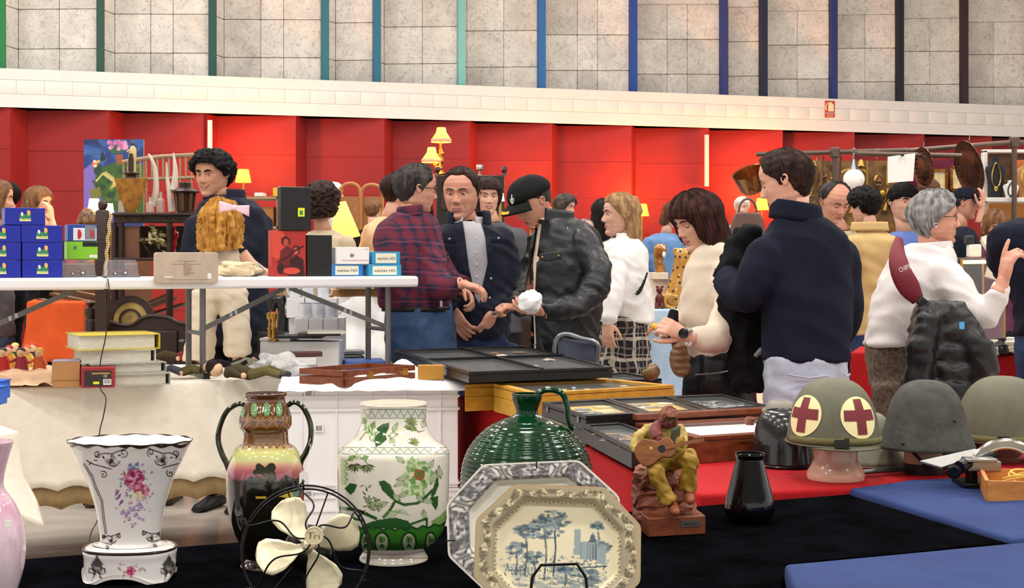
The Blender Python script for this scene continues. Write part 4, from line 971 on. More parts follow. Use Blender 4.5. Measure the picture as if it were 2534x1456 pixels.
        for e in (-1,1):
            def J(ox,dy,fz=0.):
                ox *= wide;return (sx+(ox*math.cos(by)+fz*math.sin(by))*H+lean*dy*H,sy+dy*H,(ox*math.sin(by)-fz*math.cos(by))*H*s.M)
            arms.append([J(e*.74,.16),J(e*.98,1.35,-.05),J(e*.98,2.4,.2)])
        s.arms=arms;return s
    def P3(s,q): return P(q[0],q[1],s.d+(q[2] if len(q) > 2 else 0))
    def top(s,mt,rows=None,arms=None,rads=(.25,.21,.155),nm='jacket',vox=None,amp=.006,cut=None,sm=2,inner=None,fold=7.,hem=True,sleeves=True,solid=.004,seed=0.):
        rows=rows or s.rows;arms=arms if arms is not None else s.arms;s.rows=rows;s.arms_used=arms;vox=vox or (.011 if s.H > 100 else .016)
        rr=spl([tuple(r[:4])+((r[4] if len(r) > 4 else 0),) for r in rows],4)
        m=MB();m.loft([ring_pts(P(r[0],r[1],s.d+r[4]),r[2]*s.M,r[3]*s.M) for r in rr])
        b=MB();b.loft([ring_pts(P(r[0],r[1],s.d+r[4]),r[2]*s.M*.82,r[3]*s.M*.8) for r in rr[1:]]);s.body.add(b.v,b.f)
        for a in arms:
            ra=a[3] if len(a) > 3 and not isinstance(a[3],tuple) else None
            js=[s.P3(q) for q in a if isinstance(q,tuple)];rd_=[q*s.Hm for q in (rads if not ra else ra)]
            if len(rd_) < len(js): rd_=rd_+[rd_[-1]]*(len(js)-len(rd_))
            pts=spl([tuple(j)+(r_,) for j,r_ in zip(js,rd_)],6)
            if sleeves: m.tube([p[:3] for p in pts],[p[3] for p in pts],18);m.ell(pts[0][:3],rd_[0],nu=14,nv=10);m.ell(pts[-1][:3],rd_[-1]*.7,nu=12,nv=8)
            s.body.tube([p[:3] for p in pts],[p[3]*.68 for p in pts],12)
        me=remesh(m,vox,sm);me.name=nm;folds(me,amp,fold,seed)
        if cut:
            cut_poly(me,cut,s.d)
            if inner: 
                q=MB();q.loft([ring_pts(P(r[0],r[1],s.d+r[4]),r[2]*s.M*.915,r[3]*s.M*.9) for r in rr]);m2=mesh_of(q,'shirt',s.t.loc);o2=s.t.part('shirt',m2,inner);o2.modifiers.new('u','SUBSURF').render_levels=1
        a=coords(me)-np.array(s.t.loc);me.vertices.foreach_set('co',a.ravel());me.polygons.foreach_set('use_smooth',[True]*len(me.polygons));me.materials.clear()
        o=link(nm,me,mt,s.t.o)
        if cut: q=o.modifiers.new('s','SOLIDIFY');q.thickness=solid;q.offset=-1
        s.topo=o;return s
    def collar(s,mt,x,y,w_,t_,h,tilt=0.,nm='collar',open_=0.,dz=0.,thick=.008):
        c=P(x,y,s.d+dz);m=MB();n=36;M=s.M
        for i in range(4):
            k=i/3
            vs=[]
        rings=[]
        a0=open_/2
        def fn(u,v):
            a=-math.pi/2+getattr(s,'by',0.)+a0+(2*math.pi-open_)*u
            r=1-.08*v;return Vector((c.x+w_*M*r*math.cos(a),c.y+t_*M*r*math.sin(a),c.z+(h*M)*v+tilt*M*math.cos(a)*1.))
        m.grid(fn,n,4);s.t.part(nm,m,mt,solid=thick);return s
    def neck(s,base=None,r=.2):
        b=s.P3(base) if base else P(s.rows[0][0],s.rows[0][1]+.05*s.H,s.d);a=s.c+s.R @ (Vector((0,.09,-.28))*s.Hm)
        s.body.tube([a,a.lerp(b,.5),b],[r*s.Hm,r*s.Hm*1.0,r*s.Hm*1.2],16);return s
    def hands(s,specs):
        for q in specs:
            m=hand_mb(q['D'],q['N'],q.get('size',.68)*s.Hm,s.P3(q['at']),q.get('flip',1),q.get('curl',(.4,)*4),q.get('thumb',.4),q.get('spread',.06),fore=s.P3(q['fore']) if 'fore' in q else None,vox=.0042 if s.H > 100 else .006);s.body.add(m.v,m.f)
        return s
    def legs(s,mt,rows=None,nm='trousers',leg=True,feet=None,vox=None,amp=.006,fold=6.,r=(.36,.27,.2),shoe=(30,28,28)):
        """pelvis rings, then legs straight down to the floor"""
        last=s.rows[-1];H=s.H;vox=vox or (.014 if H > 100 else .02);by=getattr(s,'by',s.yaw)
        rows=rows or [(last[0],last[1]-.35*H,last[2]*.93,last[3]*.92,0),(last[0],last[1]+.25*H,last[2]*.96,last[3]*.97,0)]
        rr=spl([tuple(q[:4])+((q[4] if len(q) > 4 else 0),) for q in rows],4);m=MB();m.loft([ring_pts(P(q[0],q[1],s.d+q[4]),q[2]*s.M,q[3]*s.M) for q in rr])
        e0=rr[-1];top_=P(e0[0],e0[1],s.d+e0[4]);g_=.42*min(e0[2],.8*H)*s.M if leg else 0
        ax=Vector((math.cos(by),math.sin(by),0));fw=Vector((math.sin(by),-math.cos(by),0));sk_=[]
        if leg:
            for e in (-1,1):
                a=top_+ax*(e*.36*H*s.M)+Vector((0,0,.12*s.Hm));f=Vector((a.x,a.y,.07))+ax*(e*.05*s.Hm);kn=a.lerp(f,.5)+fw*.03
                pts=spl([tuple(a)+(r[0]*s.Hm,),tuple(kn)+(r[1]*s.Hm,),tuple(f)+(r[2]*s.Hm,)],6)
                m.tube([p[:3] for p in pts],[p[3] for p in pts],16);s.body.tube([p[:3] for p in pts],[p[3]*.75 for p in pts],10);sk_.append(f)
        me=remesh(m,vox,2);me.name=nm;folds(me,amp,fold,3.);a=coords(me)-np.array(s.t.loc);me.vertices.foreach_set('co',a.ravel());me.polygons.foreach_set('use_smooth',[True]*len(me.polygons));me.materials.clear();link(nm,me,mt,s.t.o)
        if not leg:
            for e in (-1,1):
                a=top_+ax*(e*.3*H*s.M);f=Vector((a.x,a.y,.07));s.body.tube([a+Vector((0,0,.1)),f],[.22*s.Hm,.13*s.Hm],10);sk_.append(f)
        for f in sk_:
            q=MB();L=.28;rings=[]
            for t_,w_,h_ in ((-.085,.03,.05),(-.06,.04,.075),(0,.043,.085),(.08,.045,.06),(.14,.045,.045),(.185,.03,.03)):
                c=f+fw*t_;rings.append([Vector((c.x,c.y,0))+ax*(w_*math.cos(b))+Vector((0,0,h_/2+h_/2*math.sin(b)+.001)) for b in [2*math.pi*i/12 for i in range(12)]])
            q.loft(rings);s.t.part('shoe',q,mat('shoe_%d' % shoe[0],shoe,.5))
        return s
    def done(s):
        me=mesh_of(s.body,'body',s.t.loc,fixn=True);o=link('body',me,skin(s.sk),s.t.o);return s
SHORT=[(0,.30),(35,.29),(52,.16),(70,.10),(82,-.02),(95,.02),(110,-.16),(140,-.28),(180,-.30)]
RECED=[(0,.40),(25,.41),(45,.34),(62,.16),(78,.06),(88,-.06),(98,.02),(112,-.16),(140,-.26),(180,-.28)]
BALD=[(0,.497),(60,.49),(80,.12),(95,.05),(110,-.1),(140,-.2),(180,-.22)]
EARL=[(0,.26),(30,.24),(50,.08),(65,-.1),(85,-.2),(110,-.3),(140,-.36),(180,-.38)]
BOB=[(0,.16),(30,.14),(44,.0),(58,-.34),(80,-.48),(110,-.52),(140,-.54),(180,-.55)]
LONG=[(0,.3),(28,.28),(44,.12),(60,-.5),(85,-.8),(120,-.95),(180,-1.0)]
# ---------------------------------------------------------------- people in the aisle
def plaid(name,base,c1,c2,sx,w1=.5,lines=None,rot=0.):
    m=mat(name,base,.9,bump=.15,bscale=200);nt=m.node_tree;L=nt.links.new;bs=nt.nodes['Principled BSDF'];tc=[n for n in nt.nodes if n.type == 'TEX_COORD'][0]
    sp=nt.nodes.new('ShaderNodeSeparateXYZ');nzn=nt.nodes.new('ShaderNodeTexNoise');nzn.inputs['Scale'].default_value=6;mxv=nt.nodes.new('ShaderNodeMix');mxv.data_type='VECTOR';mxv.inputs[0].default_value=.05
    L(tc.outputs['Object'],nzn.inputs['Vector']);L(tc.outputs['Object'],mxv.inputs[4]);L(nzn.outputs['Color'],mxv.inputs[5]);L(mxv.outputs[1],sp.inputs[0])
    def band(sock,freq,width,off=0.):
        a=nt.nodes.new('ShaderNodeMath');a.operation='MULTIPLY_ADD';a.inputs[1].default_value=freq;a.inputs[2].default_value=off;L(sock,a.inputs[0])
        b=nt.nodes.new('ShaderNodeMath');b.operation='FRACT';L(a.outputs[0],b.inputs[0]);c=nt.nodes.new('ShaderNodeMath');c.operation='LESS_THAN';c.inputs[1].default_value=width;L(b.outputs[0],c.inputs[0]);return c.outputs[0]
    ad=nt.nodes.new('ShaderNodeMath');ad.operation='ADD';L(sp.outputs['X'],ad.inputs[0]);L(sp.outputs['Y'],ad.inputs[1])
    col=None;prev=None
    def over(prev_sock,fac,c,amount):
        mx=nt.nodes.new('ShaderNodeMix');mx.data_type='RGBA';mu=nt.nodes.new('ShaderNodeMath');mu.operation='MULTIPLY';mu.inputs[1].default_value=amount;L(fac,mu.inputs[0]);L(mu.outputs[0],mx.inputs['Factor'])
        if prev_sock is None: mx.inputs['A'].default_value=(*lin(base),1)
        else: L(prev_sock,mx.inputs['A'])
        mx.inputs['B'].default_value=(*lin(c),1);return mx.outputs['Result']
    for (ax,fr,wd,off,c,am) in lines: prev=over(prev,band(sp.outputs['Z'] if ax == 'z' else ad.outputs[0],fr,wd,off),c,am)
    L(prev,bs.inputs['Base Color']);return m
M_plaid=plaid('plaid_shirt',(40,34,62),0,0,0,lines=[('x',14,.5,0,(104,28,46),.55),('z',14,.5,0,(112,30,46),.55),('x',14,.16,.3,(24,22,40),.5),('z',14,.12,.3,(150,60,76),.35)])
M_tartan=plaid('tartan_skirt',(26,25,27),0,0,0,lines=[('x',9,.16,0,(190,180,164),.75),('z',9,.16,0,(190,180,164),.75),('x',9,.1,.4,(120,110,104),.7),('z',9,.1,.4,(120,110,104),.7),('x',9,.04,.7,(200,194,180),.6),('z',9,.04,.7,(200,194,180),.6)])
M_navy=cloth('navy_wool',(20,24,40),.25,.9,.15,150,5);M_navyj=cloth('navy_jacket',(24,28,44),.2,.75,.12,120,5)
M_denim=cloth('blue_denim',(66,88,122),.28,.9,.25,240,9);M_ddenim=cloth('dark_denim',(40,54,84),.3,.9,.2,240,8);M_ldenim=cloth('bleached_denim',(174,184,200),.2,.9,.25,240,9)
M_leather=mat('black_leather',(28,30,34),.38,bump=.25,bscale=50,var=.25,vscale=8);M_creamk=cloth('cream_jersey',(228,212,192),.06,.95,.2,200,6)
M_wshirt=cloth('white_cotton',(240,238,236),.03,.85,.1,120);M_greysh=cloth('grey_shirt',(186,184,190),.06,.85,.1,100)
M_beige=cloth('beige_wool',(196,178,150),.08);M_tan=cloth('tan_twill',(200,170,116),.1,.8,.1,120,5);M_peach=cloth('peach_knit',(230,186,142),.06)
M_wknit=cloth('white_knit',(222,216,214),.05,.9,.2,220);M_dark=cloth('dark_cloth',(24,24,28),.3);M_dgrey=cloth('grey_knit',(84,84,88),.15)
M_medblue=cloth('medic_blue',(100,122,190),.08);M_denimj=cloth('pale_denim',(104,140,184),.2);M_purple=cloth('plum_quilt',(92,44,70),.2,.6);M_olivej=cloth('stone_jacket',(176,160,128),.1)
def DV(x,y,z=0.): return Vector((x,z,-y))         # direction from picture right / picture down / away

# plaid shirt man
p=Person('man in red and navy plaid shirt and jeans talking beside the white table',7.3,1030,468,124,112,4,sk='ruddy')
p.head(old=.6,brow='saltp').hair(RECED,'saltp',thick=.045,amp=.014,fr=14,strand=.02).glasses()
p.by=math.radians(60);p.x=1030
p.top(M_plaid,[(1022,528,50,46),(1014,552,74,62),(1010,590,84,78),(1014,640,88,84),(1020,700,94,88),(1026,745,90,86),(1030,762,88,84)],
      [[(1052,590,-.02),(1080,672,-.14),(1092,716,-.2),(1142,700,-.26)],[(1050,596,.14),(1104,690,.2),(1148,712,.1)]],(.3,.27,.25,.17),nm='shirt',amp=.007).collar(M_plaid,1026,536,46,44,26,4,open_=1.).neck()
p.hands([dict(at=(1140,702,-.26),D=DV(.9,.2,.1),N=DV(0,1,.2),curl=(.7,.7,.6,.5),fore=(1118,708,-.24)),dict(at=(1146,712,.1),D=DV(.5,.6,-.4),N=DV(-1,.2,0),flip=-1,curl=(.8,)*4)])
p.legs(M_denim,[(1034,752,84,80),(1038,800,88,84),(1040,850,88,84),(1042,890,86,82)],amp=.008).done()
m=MB();m.loft([ring_pts(P(1032,y,7.3),87*p.M,83*p.M) for y in (757,770)],cap=False);p.t.part('belt',m,mat('belt_black',(16,15,15),.5),solid=.004)
m=MB();m.box(P(1092,752,7.02),(.012,.02,.03));p.t.part('belt_clip',m,mat('clip_steel',(160,160,165),.3,.8))

# navy jacket man with grey shirt
p=Person('man in open navy jacket over a grey shirt looking at his companions',7.75,1142,480,132,-14,4,sk='ruddy')
p.head(old=1.,brow='saltp',lips=(168,92,84),mouth=.006).hair([(0,.35),(25,.36),(45,.29),(60,.14),(76,.05),(86,-.05),(98,.02),(112,-.16),(140,-.26),(180,-.28)],'dkbrown',thick=.04,amp=.01,fr=16,strand=.014);p.by=0
p.top(M_navyj,[(1158,548,40,46),(1160,566,70,58),(1164,592,88,66),(1170,650,90,76),(1182,720,84,78),(1186,780,78,76),(1186,835,74,74)],
      [[(1094,598,0),(1086,690,.02),(1116,762,-.16)],[(1238,598,0),(1258,700,.0),(1222,770,-.14)]],(.28,.27,.2),amp=.008,cut=[(1140,520),(1186,528),(1202,590),(1207,650),(1196,700),(1186,752),(1176,735),(1160,660),(1150,580)],inner=M_greysh)
p.collar(M_navyj,1160,562,56,52,40,0,open_=1.5).collar(M_greysh,1162,560,42,46,22,0,nm='shirt_collar',open_=.8,thick=.004).neck((1158,556,.02))
p.hands([dict(at=(1120,766,-.17),D=DV(.45,.8,-.2),N=DV(.6,.2,.7),curl=(.6,.5,.5,.4),flip=-1,fore=(1108,742,-.1)),dict(at=(1222,770,-.15),D=DV(-.4,.85,-.1),N=DV(-.6,.1,.7),curl=(.7,.6,.6,.6),fore=(1238,745,-.1))])
m=MB();c=P(1229,772,7.6);m.tube([c+Vector((.032*math.cos(a),.03*math.sin(a),.012*math.cos(a))) for a in [i*.35 for i in range(18)]],.007,6,closed=True);m.ell(c+Vector((.02,-.03,0)),(.016,.008,.018));p.t.part('wristwatch',m,mat('watch_steel',(190,190,195),.25,.8))
for x,y in ((1112,592),(1234,590),(1215,690),(1212,738)): m=MB();m.ell(P(x,y,7.75-.178),(.008,.005,.008),nu=8,nv=6);p.t.part('snap_button',m,mat('clip_steel',(160,160,165),.3,.8))
for y in (590,625,655,685): m=MB();m.ell(P(1180,y,7.75-.152),(.006,.004,.006),nu=8,nv=6);p.t.part('shirt_button',m,mat('button_white',(225,222,220),.3))
for x in (1112,1232): m=MB();m.box(P(x,596,7.75-.165),(.075,.012,.028));p.t.part('pocket_flap',m,M_navyj,bev=.004)
p.legs(M_ddenim,amp=.008).done()

# smiling woman behind
p=Person('smiling brown-haired woman in grey cardigan behind the navy jacket man',9.2,1207,485,92,8,6,sk='fair')
p.head(smile=1.2,brow='brown',mouth=.012,lips=(182,88,88)).hair([(0,.2),(30,.18),(48,.0),(60,-.25),(85,-.4),(120,-.45),(180,-.48)],'dkbrown',thick=.075,amp=.03,fr=6)
p.layout(0,sh=(1218,572)).top(M_dgrey,rads=(.26,.22,.17),nm='cardigan').neck().legs(M_dark).done()

# cap and leather jacket man
p=Person('man in black cap and black leather jacket unwrapping white paper',7.25,1316,500,122,-62,34,sk='ruddy')
p.head(old=1.,eyes='closed',brow='saltp',lips=(170,100,92)).hair(BALD,'saltp',thick=.02,amp=.008)
M_cap=cloth('black_cap',(16,17,19),.2,.85,.3,200)
m=hair_mb([(0,.2),(60,.17),(90,.12),(180,.02)],thick=.085,amp=.006,fr=4,top=.3,strand=0.);p.headpart('cap_crown',m,M_cap)
def brim(u,v):
    a=(u-.5)*2.1;r=.40+.30*v*(1-.22*abs(u-.5));return Vector((math.sin(a)*r*.92,-math.cos(a)*r-.0,.2-.09*v*v-.10*(u-.5) ** 2*4*(.4+.6*v)))
m=MB();m.grid(brim,20,6);p.headpart('cap_brim',m,M_cap).modifiers.new('s','SOLIDIFY').thickness=.006
m=MB();m.grid(lambda u,v: brim(.12+.5*u,.74+.2*v)+Vector((0,-.003,.014)),14,2);p.headpart('brim_stripe',m,mat('stripe_yellow',(222,166,40),.7))
# embroidered emblem on the cap front
def capf(a,z,off): x,y=cross(a,z);n_=math.hypot(x,y);return Vector((x+x/n_*off,y+y/n_*off,z))
em=MB();em.grid(lambda u,v: capf(.25+(u-.5)*.42*math.sin(.3+v*2.6),.24+.17*v,.098),10,8);p.headpart('emblem',em,mat('emblem_green',(46,112,66),.7),label='green and white embroidered emblem')
em=MB();em.tube([capf(.25,.255+.14*i/6,.102) for i in range(7)],.012,5);em.tube([capf(.25+.1*math.cos(i*.5),.29+.05*math.sin(i*.5),.102) for i in range(13)],.007,5);p.headpart('emblem_lettering',em,mat('thread_white',(216,216,200),.7))
em=MB()
for k in range(3): em.ell(capf(.17+.08*k,.415,.1),.012,nu=6,nv=5)
p.headpart('emblem_star',em,mat('stripe_yellow',(222,166,40),.7))
p.by=math.radians(-55)
p.top(M_leather,[(1372,540,46,40),(1392,556,66,56),(1402,590,84,72),(1402,640,92,78),(1404,700,92,80),(1400,770,88,80),(1398,830,84,78),(1398,878,84,78)],
      [[(1440,600,-.1),(1478,676,-.2),(1446,748,-.28),(1346,772,-.34)],[(1340,600,.16),(1310,700,.18),(1282,762,.0)]],(.3,.29,.25,.2),amp=.009,fold=9,cut=[(1328,550),(1340,556),(1328,640),(1322,760),(1330,905),(1296,905),(1302,700)],inner=M_creamk)
p.collar(M_leather,1366,552,56,44,34,-6,open_=1.2).neck((1372,560,.02))
p.hands([dict(at=(1344,772,-.35),D=DV(-.9,-.15,-.15),N=DV(.05,-.6,.6),curl=(.55,.55,.5,.5),thumb=.7,fore=(1366,768,-.32)),dict(at=(1284,762,.0),D=DV(-.9,-.1,-.3),N=DV(0,1,.3),curl=(1.3,1.3,1.3,1.2),flip=-1,thumb=.9,fore=(1300,750,.05))])
m=MB();m.prism([P(x,y,6.985) for x,y in ((1336,628),(1388,622),(1390,640),(1364,646),(1338,644))],(0,.03,0));p.t.part('pocket_flap',m,M_leather,bev=.004)
for x,y in ((1342,637),(1382,633),(1322,564)): m=MB();m.ell(P(x,y,6.98),.006,nu=8,nv=6);p.t.part('brass_snap',m,mat('brass',(180,140,70),.3,.9))
p.legs(M_dark).done()
WP=MB();WP.ell((0,0,0),(.06,.05,.055),nu=40,nv=26)
WP.v=[tuple(Vector(v)*(1+.28*nz(v,26,3)+.12*nz(v,70,9))) for v in WP.v];c=P(1312,748,6.82);WP.v=[tuple(Vector(v)+c) for v in WP.v]
single('paper_bundle','crumpled white tissue paper bundle in the capped man\'s hands','paper',WP,mat('tissue_white',(238,238,238),.8),c)

# white shirt woman with tartan skirt
p=Person('blonde woman in white shirt and black tartan skirt',8.3,1534,532,106,-78,0,sk='fair')
p.head(brow='brown',lips=(170,96,90)).hair([(0,.3),(28,.29),(48,.22),(62,.12),(76,.02),(92,-.1),(104,-.62),(130,-.78),(180,-.82)],'blonde',thick=.06,amp=.03,fr=7,strand=.03)
m=MB();m.ell((0,.36,.34),(.1,.1,.11),nu=16,nv=12);m.v=[tuple(Vector(v)+Vector((0,0,1))*.02*nz(v,20)) for v in m.v];p.headpart('hair_bun',m,hairmat('blonde'))
p.by=math.radians(-70)
p.top(M_wshirt,[(1548,586,30,28),(1552,604,48,44),(1552,640,58,56),(1550,700,60,58),(1554,760,64,58),(1562,800,58,54)],[[(1536,636,-.1),(1520,716,-.16),(1504,794,-.2)],[(1560,630,.16),(1560,720,.2),(1530,800,.15)]],(.26,.25,.2),nm='shirt',amp=.009).collar(M_wshirt,1544,594,32,28,16,0,open_=1.).neck((1546,596,.0))
p.hands([dict(at=(1504,796,-.2),D=DV(.0,1,0),N=DV(.5,0,1),curl=(.4,)*4,fore=(1507,775,-.2))])
m=text_mesh('JAGA',.05,P(1578,708,8.3-.17),DV(.5,-.86),DV(-.86,-.5));
bd=MB();bd.grid(lambda u,v: P(1566+34*u+4*v,730-56*u*u*.6-22*u+12*v*math.sin(math.pi*u),8.3-.165),10,4);p.t.part('waist_band',bd,mat('band_black',(26,26,26),.6));p.t.part('band_lettering',m,mat('thread_white',(216,216,200),.7))
p.legs(M_tartan,[(1546,780,56,50),(1546,840,60,54),(1546,920,66,58),(1548,1010,70,62)],nm='skirt',leg=False,amp=.01).done()

# dark bob woman
p=Person('woman with dark red-brown bob in cream sweater and black leather skirt',6.25,1724,546,142,-62,20,sk='fair')
p.head(eyes='closed',brow='dkbrown',lips=(176,84,84),mouth=.006,smile=.6).hair(BOB,'redbrown',thick=.09,amp=.025,fr=5,strand=.03,top=.2)
p.by=math.radians(-60)
p.top(M_creamk,[(1778,604,44,42),(1780,624,70,60),(1776,668,80,74),(1766,720,82,78),(1760,790,80,76),(1764,850,70,68),(1768,890,62,60)],[[(1806,680,-.12),(1800,770,-.2),(1776,836,-.28),(1700,832,-.34)],[(1750,680,.16),(1712,780,.2),(1690,822,.0)]],(.28,.27,.26,.15),nm='sweater',amp=.008).collar(M_creamk,1772,618,50,44,14,0).neck((1770,612,0))
p.hands([dict(at=(1698,832,-.35),D=DV(-.85,-.45,-.1),N=DV(-.2,.3,1),curl=(.95,)*4,thumb=.6,fore=(1716,838,-.34)),dict(at=(1690,822,.0),D=DV(-.8,-.5,-.4),N=DV(.3,.3,-1),flip=-1,curl=(.95,)*4)])
m=MB();c=P(1692,826,6.25-.4);m.lathe([(.0005,-.006),(.021,-.006),(.022,.004),(.0005,.006)],seg=20);Rw=Vector((-.5,-1,.2)).to_track_quat('Z','Y').to_matrix();xf(m,Rw,c,1.);w_=p.t.part('wristwatch',m,mat('watch_black',(14,14,16),.15))
m=MB();m.tube([P(1704+10*math.cos(a),834+20*math.sin(a),6.25-.35+.04*math.cos(a*2)) for a in [i*.42 for i in range(15)]],.008,6,closed=True);p.t.part('watch_strap',m,mat('strap_cream',(210,205,200),.5),parent=w_)
p.legs(mat('black_leather_soft',(24,25,28),.3,bump=.1,bscale=30),[(1778,872,76,64),(1780,920,84,72),(1780,980,90,76),(1782,1060,92,78)],nm='skirt',leg=False,amp=.006)
m=MB();m.tube([P(x,y,6.25-.27) for x,y in ((1720,928),(1755,926),(1788,922),(1806,918))],.004,6);p.t.part('skirt_zip',m,mat('zip_steel',(130,130,135),.3,.9));p.done()

# big navy man seen from behind
p=Person('man in navy half-zip sweater and bleached jeans seen from behind',5.75,1944,448,158,-112,16,sk='fair')
p.head(brow='dkbrown',eyes='closed').hair([(0,.36),(25,.38),(45,.30),(62,.14),(76,.06),(86,-.08),(98,.0),(112,-.2),(140,-.3),(180,-.34)],'dkbrown',thick=.045,amp=.014,fr=13,strand=.018)
p.by=math.radians(-145)
p.top(M_navy,[(1978,540,64,56),(1984,562,86,70),(1986,600,112,86),(1990,680,116,92),(1996,760,112,92),(1994,830,108,90),(1993,893,108,90)],[[(1896,640,-.06),(1846,736,-.02),(1800,690,.16)],[(2072,640,.05),(2092,760,.1),(2060,850,.3)]],(.34,.29,.25),nm='sweater',amp=.007,vox=.012,fold=5).collar(M_navy,1970,548,64,56,46,-10,open_=.4,thick=.012).neck((1970,548,0))
p.legs(M_ldenim,[(1993,880,106,88),(1993,930,110,92),(1992,990,112,94),(1992,1030,110,92)],amp=.008,r=(.4,.3,.22))
for x0,x1,y0 in ((1950,2052,928),(2088,2104,924)): m=MB();m.tube([P(x0,y0,5.75-.172),P((x0+x1)/2,y0+8,5.75-.172),P(x1,y0+2,5.75-.168)],.004,6);p.t.part('pocket_seam',m,M_ldenim)
p.done()

# grey-haired woman with red sling strap
p=Person('grey-haired woman in white sweater with a dark red sling strap pointing',6.5,2314,540,134,82,0,sk='ruddy')
p.head(old=.8,brow='grey',fat=.6,lips=(180,116,106)).hair([(0,.3),(30,.28),(50,.16),(66,.08),(80,.0),(92,-.12),(104,-.2),(120,-.38),(180,-.44)],'grey',thick=.085,amp=.035,fr=10,strand=.03).glasses((60,56,60))
m=MB();e=Vector((-.34,.04,-.14));m.tube([e+Vector((0,.035*math.cos(a),.035*math.sin(a))) for a in [i*.45 for i in range(14)]],.008,6,closed=True);p.headpart('earring',m,mat('silver',(205,205,210),.2,1.))
m=MB();e=Vector((.34,.04,-.14));m.tube([e+Vector((0,.035*math.cos(a),.035*math.sin(a))) for a in [i*.45 for i in range(14)]],.008,6,closed=True);p.headpart('earring',m,mat('silver',(205,205,210),.2,1.))
p.by=math.radians(60)
p.top(M_wknit,[(2296,606,48,44),(2288,626,74,62),(2278,666,90,80),(2262,720,94,88),(2248,780,94,90),(2234,830,90,86),(2226,856,88,84)],[[(2338,680,-.14),(2392,748,-.22),(2432,784,-.26),(2480,706,-.3)],[(2240,680,.18),(2230,780,.24),(2300,830,.2)]],(.32,.29,.26,.16),nm='sweater',amp=.008).collar(M_wknit,2302,616,54,48,16,4).neck((2304,612,0),.22)
p.hands([dict(at=(2482,700,-.3),D=DV(.2,-1,0),N=DV(.9,0,.3),curl=(.75,.75,.65,.1),thumb=.5,spread=.03,size=.8,fore=(2470,724,-.3))])
M_print2=mat('paisley_leggings',(124,104,88),.85,var=.5,vscale=60,tint=(62,50,44))
p.legs(M_print2,[(2210,846,66,70),(2212,900,68,72),(2216,960,62,66)],nm='leggings',amp=.004).done()
# ---------------------------------------------------------------- display cases, helmets and the rest of the red and blue tables
M_bfr=mat('black_frame',(20,19,20),.35,var=.3,vscale=20);M_yel=wood('yellow_frame',(206,158,52),(186,132,34),.45);M_wal=wood('walnut',(128,66,36),(92,42,22),.35);M_glass=glass('case_glass')
M_tray=mat('tray_felt',(52,50,50),.9);M_sand=cloth('gold_felt',(196,166,96),.15);M_brass=mat('brass',(180,140,70),.3,.9);M_steel=mat('steel',(150,150,150),.3,.9)
def case(label,q,z,h,mf,mi,rail=.022,items=None,zb=None,split=False,latch=0,group=None,cat='display case'):
    """glass-topped case: q = corners of the lid in the picture (back left, back right, front right, front left) at height z"""
    C=[T(x,y,z) for x,y in q];c=sum(C,Vector())/4;base=Vector((c.x,c.y,z-h));t=Thing('display_case',label,cat,base,group)
    dn=Vector((0,0,-h));ins=[v+(c-v).normalized()*rail*1.6 for v in C]
    for i in range(4):
        a,b,e,f=C[i],C[(i+1) % 4],ins[(i+1) % 4],ins[i];m=MB();m.prism([a,b,e,f],(0,0,-.014));t.part('lid_rail',m,mf,bev=.002)
        m=MB();k=Vector((0,0,-.016));m.prism([a+k,b+k,e+k,f+k],(0,0,-(h-.016)));t.part('side',m,mf)
    m=MB();m.prism([v+Vector((0,0,-.008)) for v in ins],(0,0,.002));t.part('glass_pane',m,M_glass)
    m=MB();m.prism([v+(c-v).normalized()*.004+Vector((0,0,-.026)) for v in C],(0,0,.006));t.part('tray_bed',m,mi)
    if split: m=MB();m.bar((C[0]+C[1])/2+Vector((0,0,-.005)),(C[3]+C[2])/2+Vector((0,0,-.005)),.012,.02);t.part('lid_divider',m,mf);m=MB();m.bar((C[0]+C[3])/2+Vector((0,0,-.005)),(C[1]+C[2])/2+Vector((0,0,-.005)),.012,.02);t.part('lid_divider',m,mf)
    for k in range(latch):
        a=C[0].lerp(C[3],.15+.7*k);m=MB();n=(C[3]-C[0]).cross(Vector((0,0,1))).normalized();n=n if n.x < 0 else -n;m.box(a+n*.002+Vector((0,0,-.02)),(.004,.016,.02),math.atan2((C[3]-C[0]).y,(C[3]-C[0]).x)+math.pi/2);t.part('latch',m,M_steel)
    return t,C,c
def on_case(C,u,v,z): a=C[0].lerp(C[1],u);b=C[3].lerp(C[2],u);p=a.lerp(b,v);return Vector((p.x,p.y,z))
zc_=.855
TRAY=case('low dark tray with a pull handle holding small knives',[(1442,1049),(1532,1044),(1686,1098),(1563,1108)],.83,.06,M_bfr,M_tray)
B1=case('black glass case with gold felt bed and two side latches',[(1341,995),(1496,987),(1603,1021),(1450,1029)],zc_,.05,M_bfr,M_sand,latch=2)
B2=case('black glass case with gold felt bed between two other black cases',[(1499,986),(1650,980),(1759,1014),(1606,1021)],zc_,.05,M_bfr,M_sand)
B3=case('black glass case filled with a tangle of silver chains',[(1654,980),(1786,975),(1909,1005),(1764,1013)],zc_,.05,M_bfr,M_tray)
C1=case('yellow wooden glass case with a doubled frame',[(1222,949),(1527,939),(1669,953),(1318,973)],.87,.05,M_yel,M_tray,rail=.026)
C2=case('yellow wooden glass case with a long plain end board',[(1234,925),(1410,920),(1508,938),(1150,952)],.865,.05,M_yel,M_tray,rail=.026)
for t_,C_,lab in ((C1,C1[1],'lower'),(C2,C2[1],'lower')):
    c=t_[2];m=MB();q=[Vector((v.x,v.y,0)) for v in C_];z0=TZ+.0045;m.prism([Vector((v.x,v.y,z0)) for v in q],(0,0,t_[0].loc.z-z0-.001));t_[0].part('base_box',m,M_yel,bev=.003)
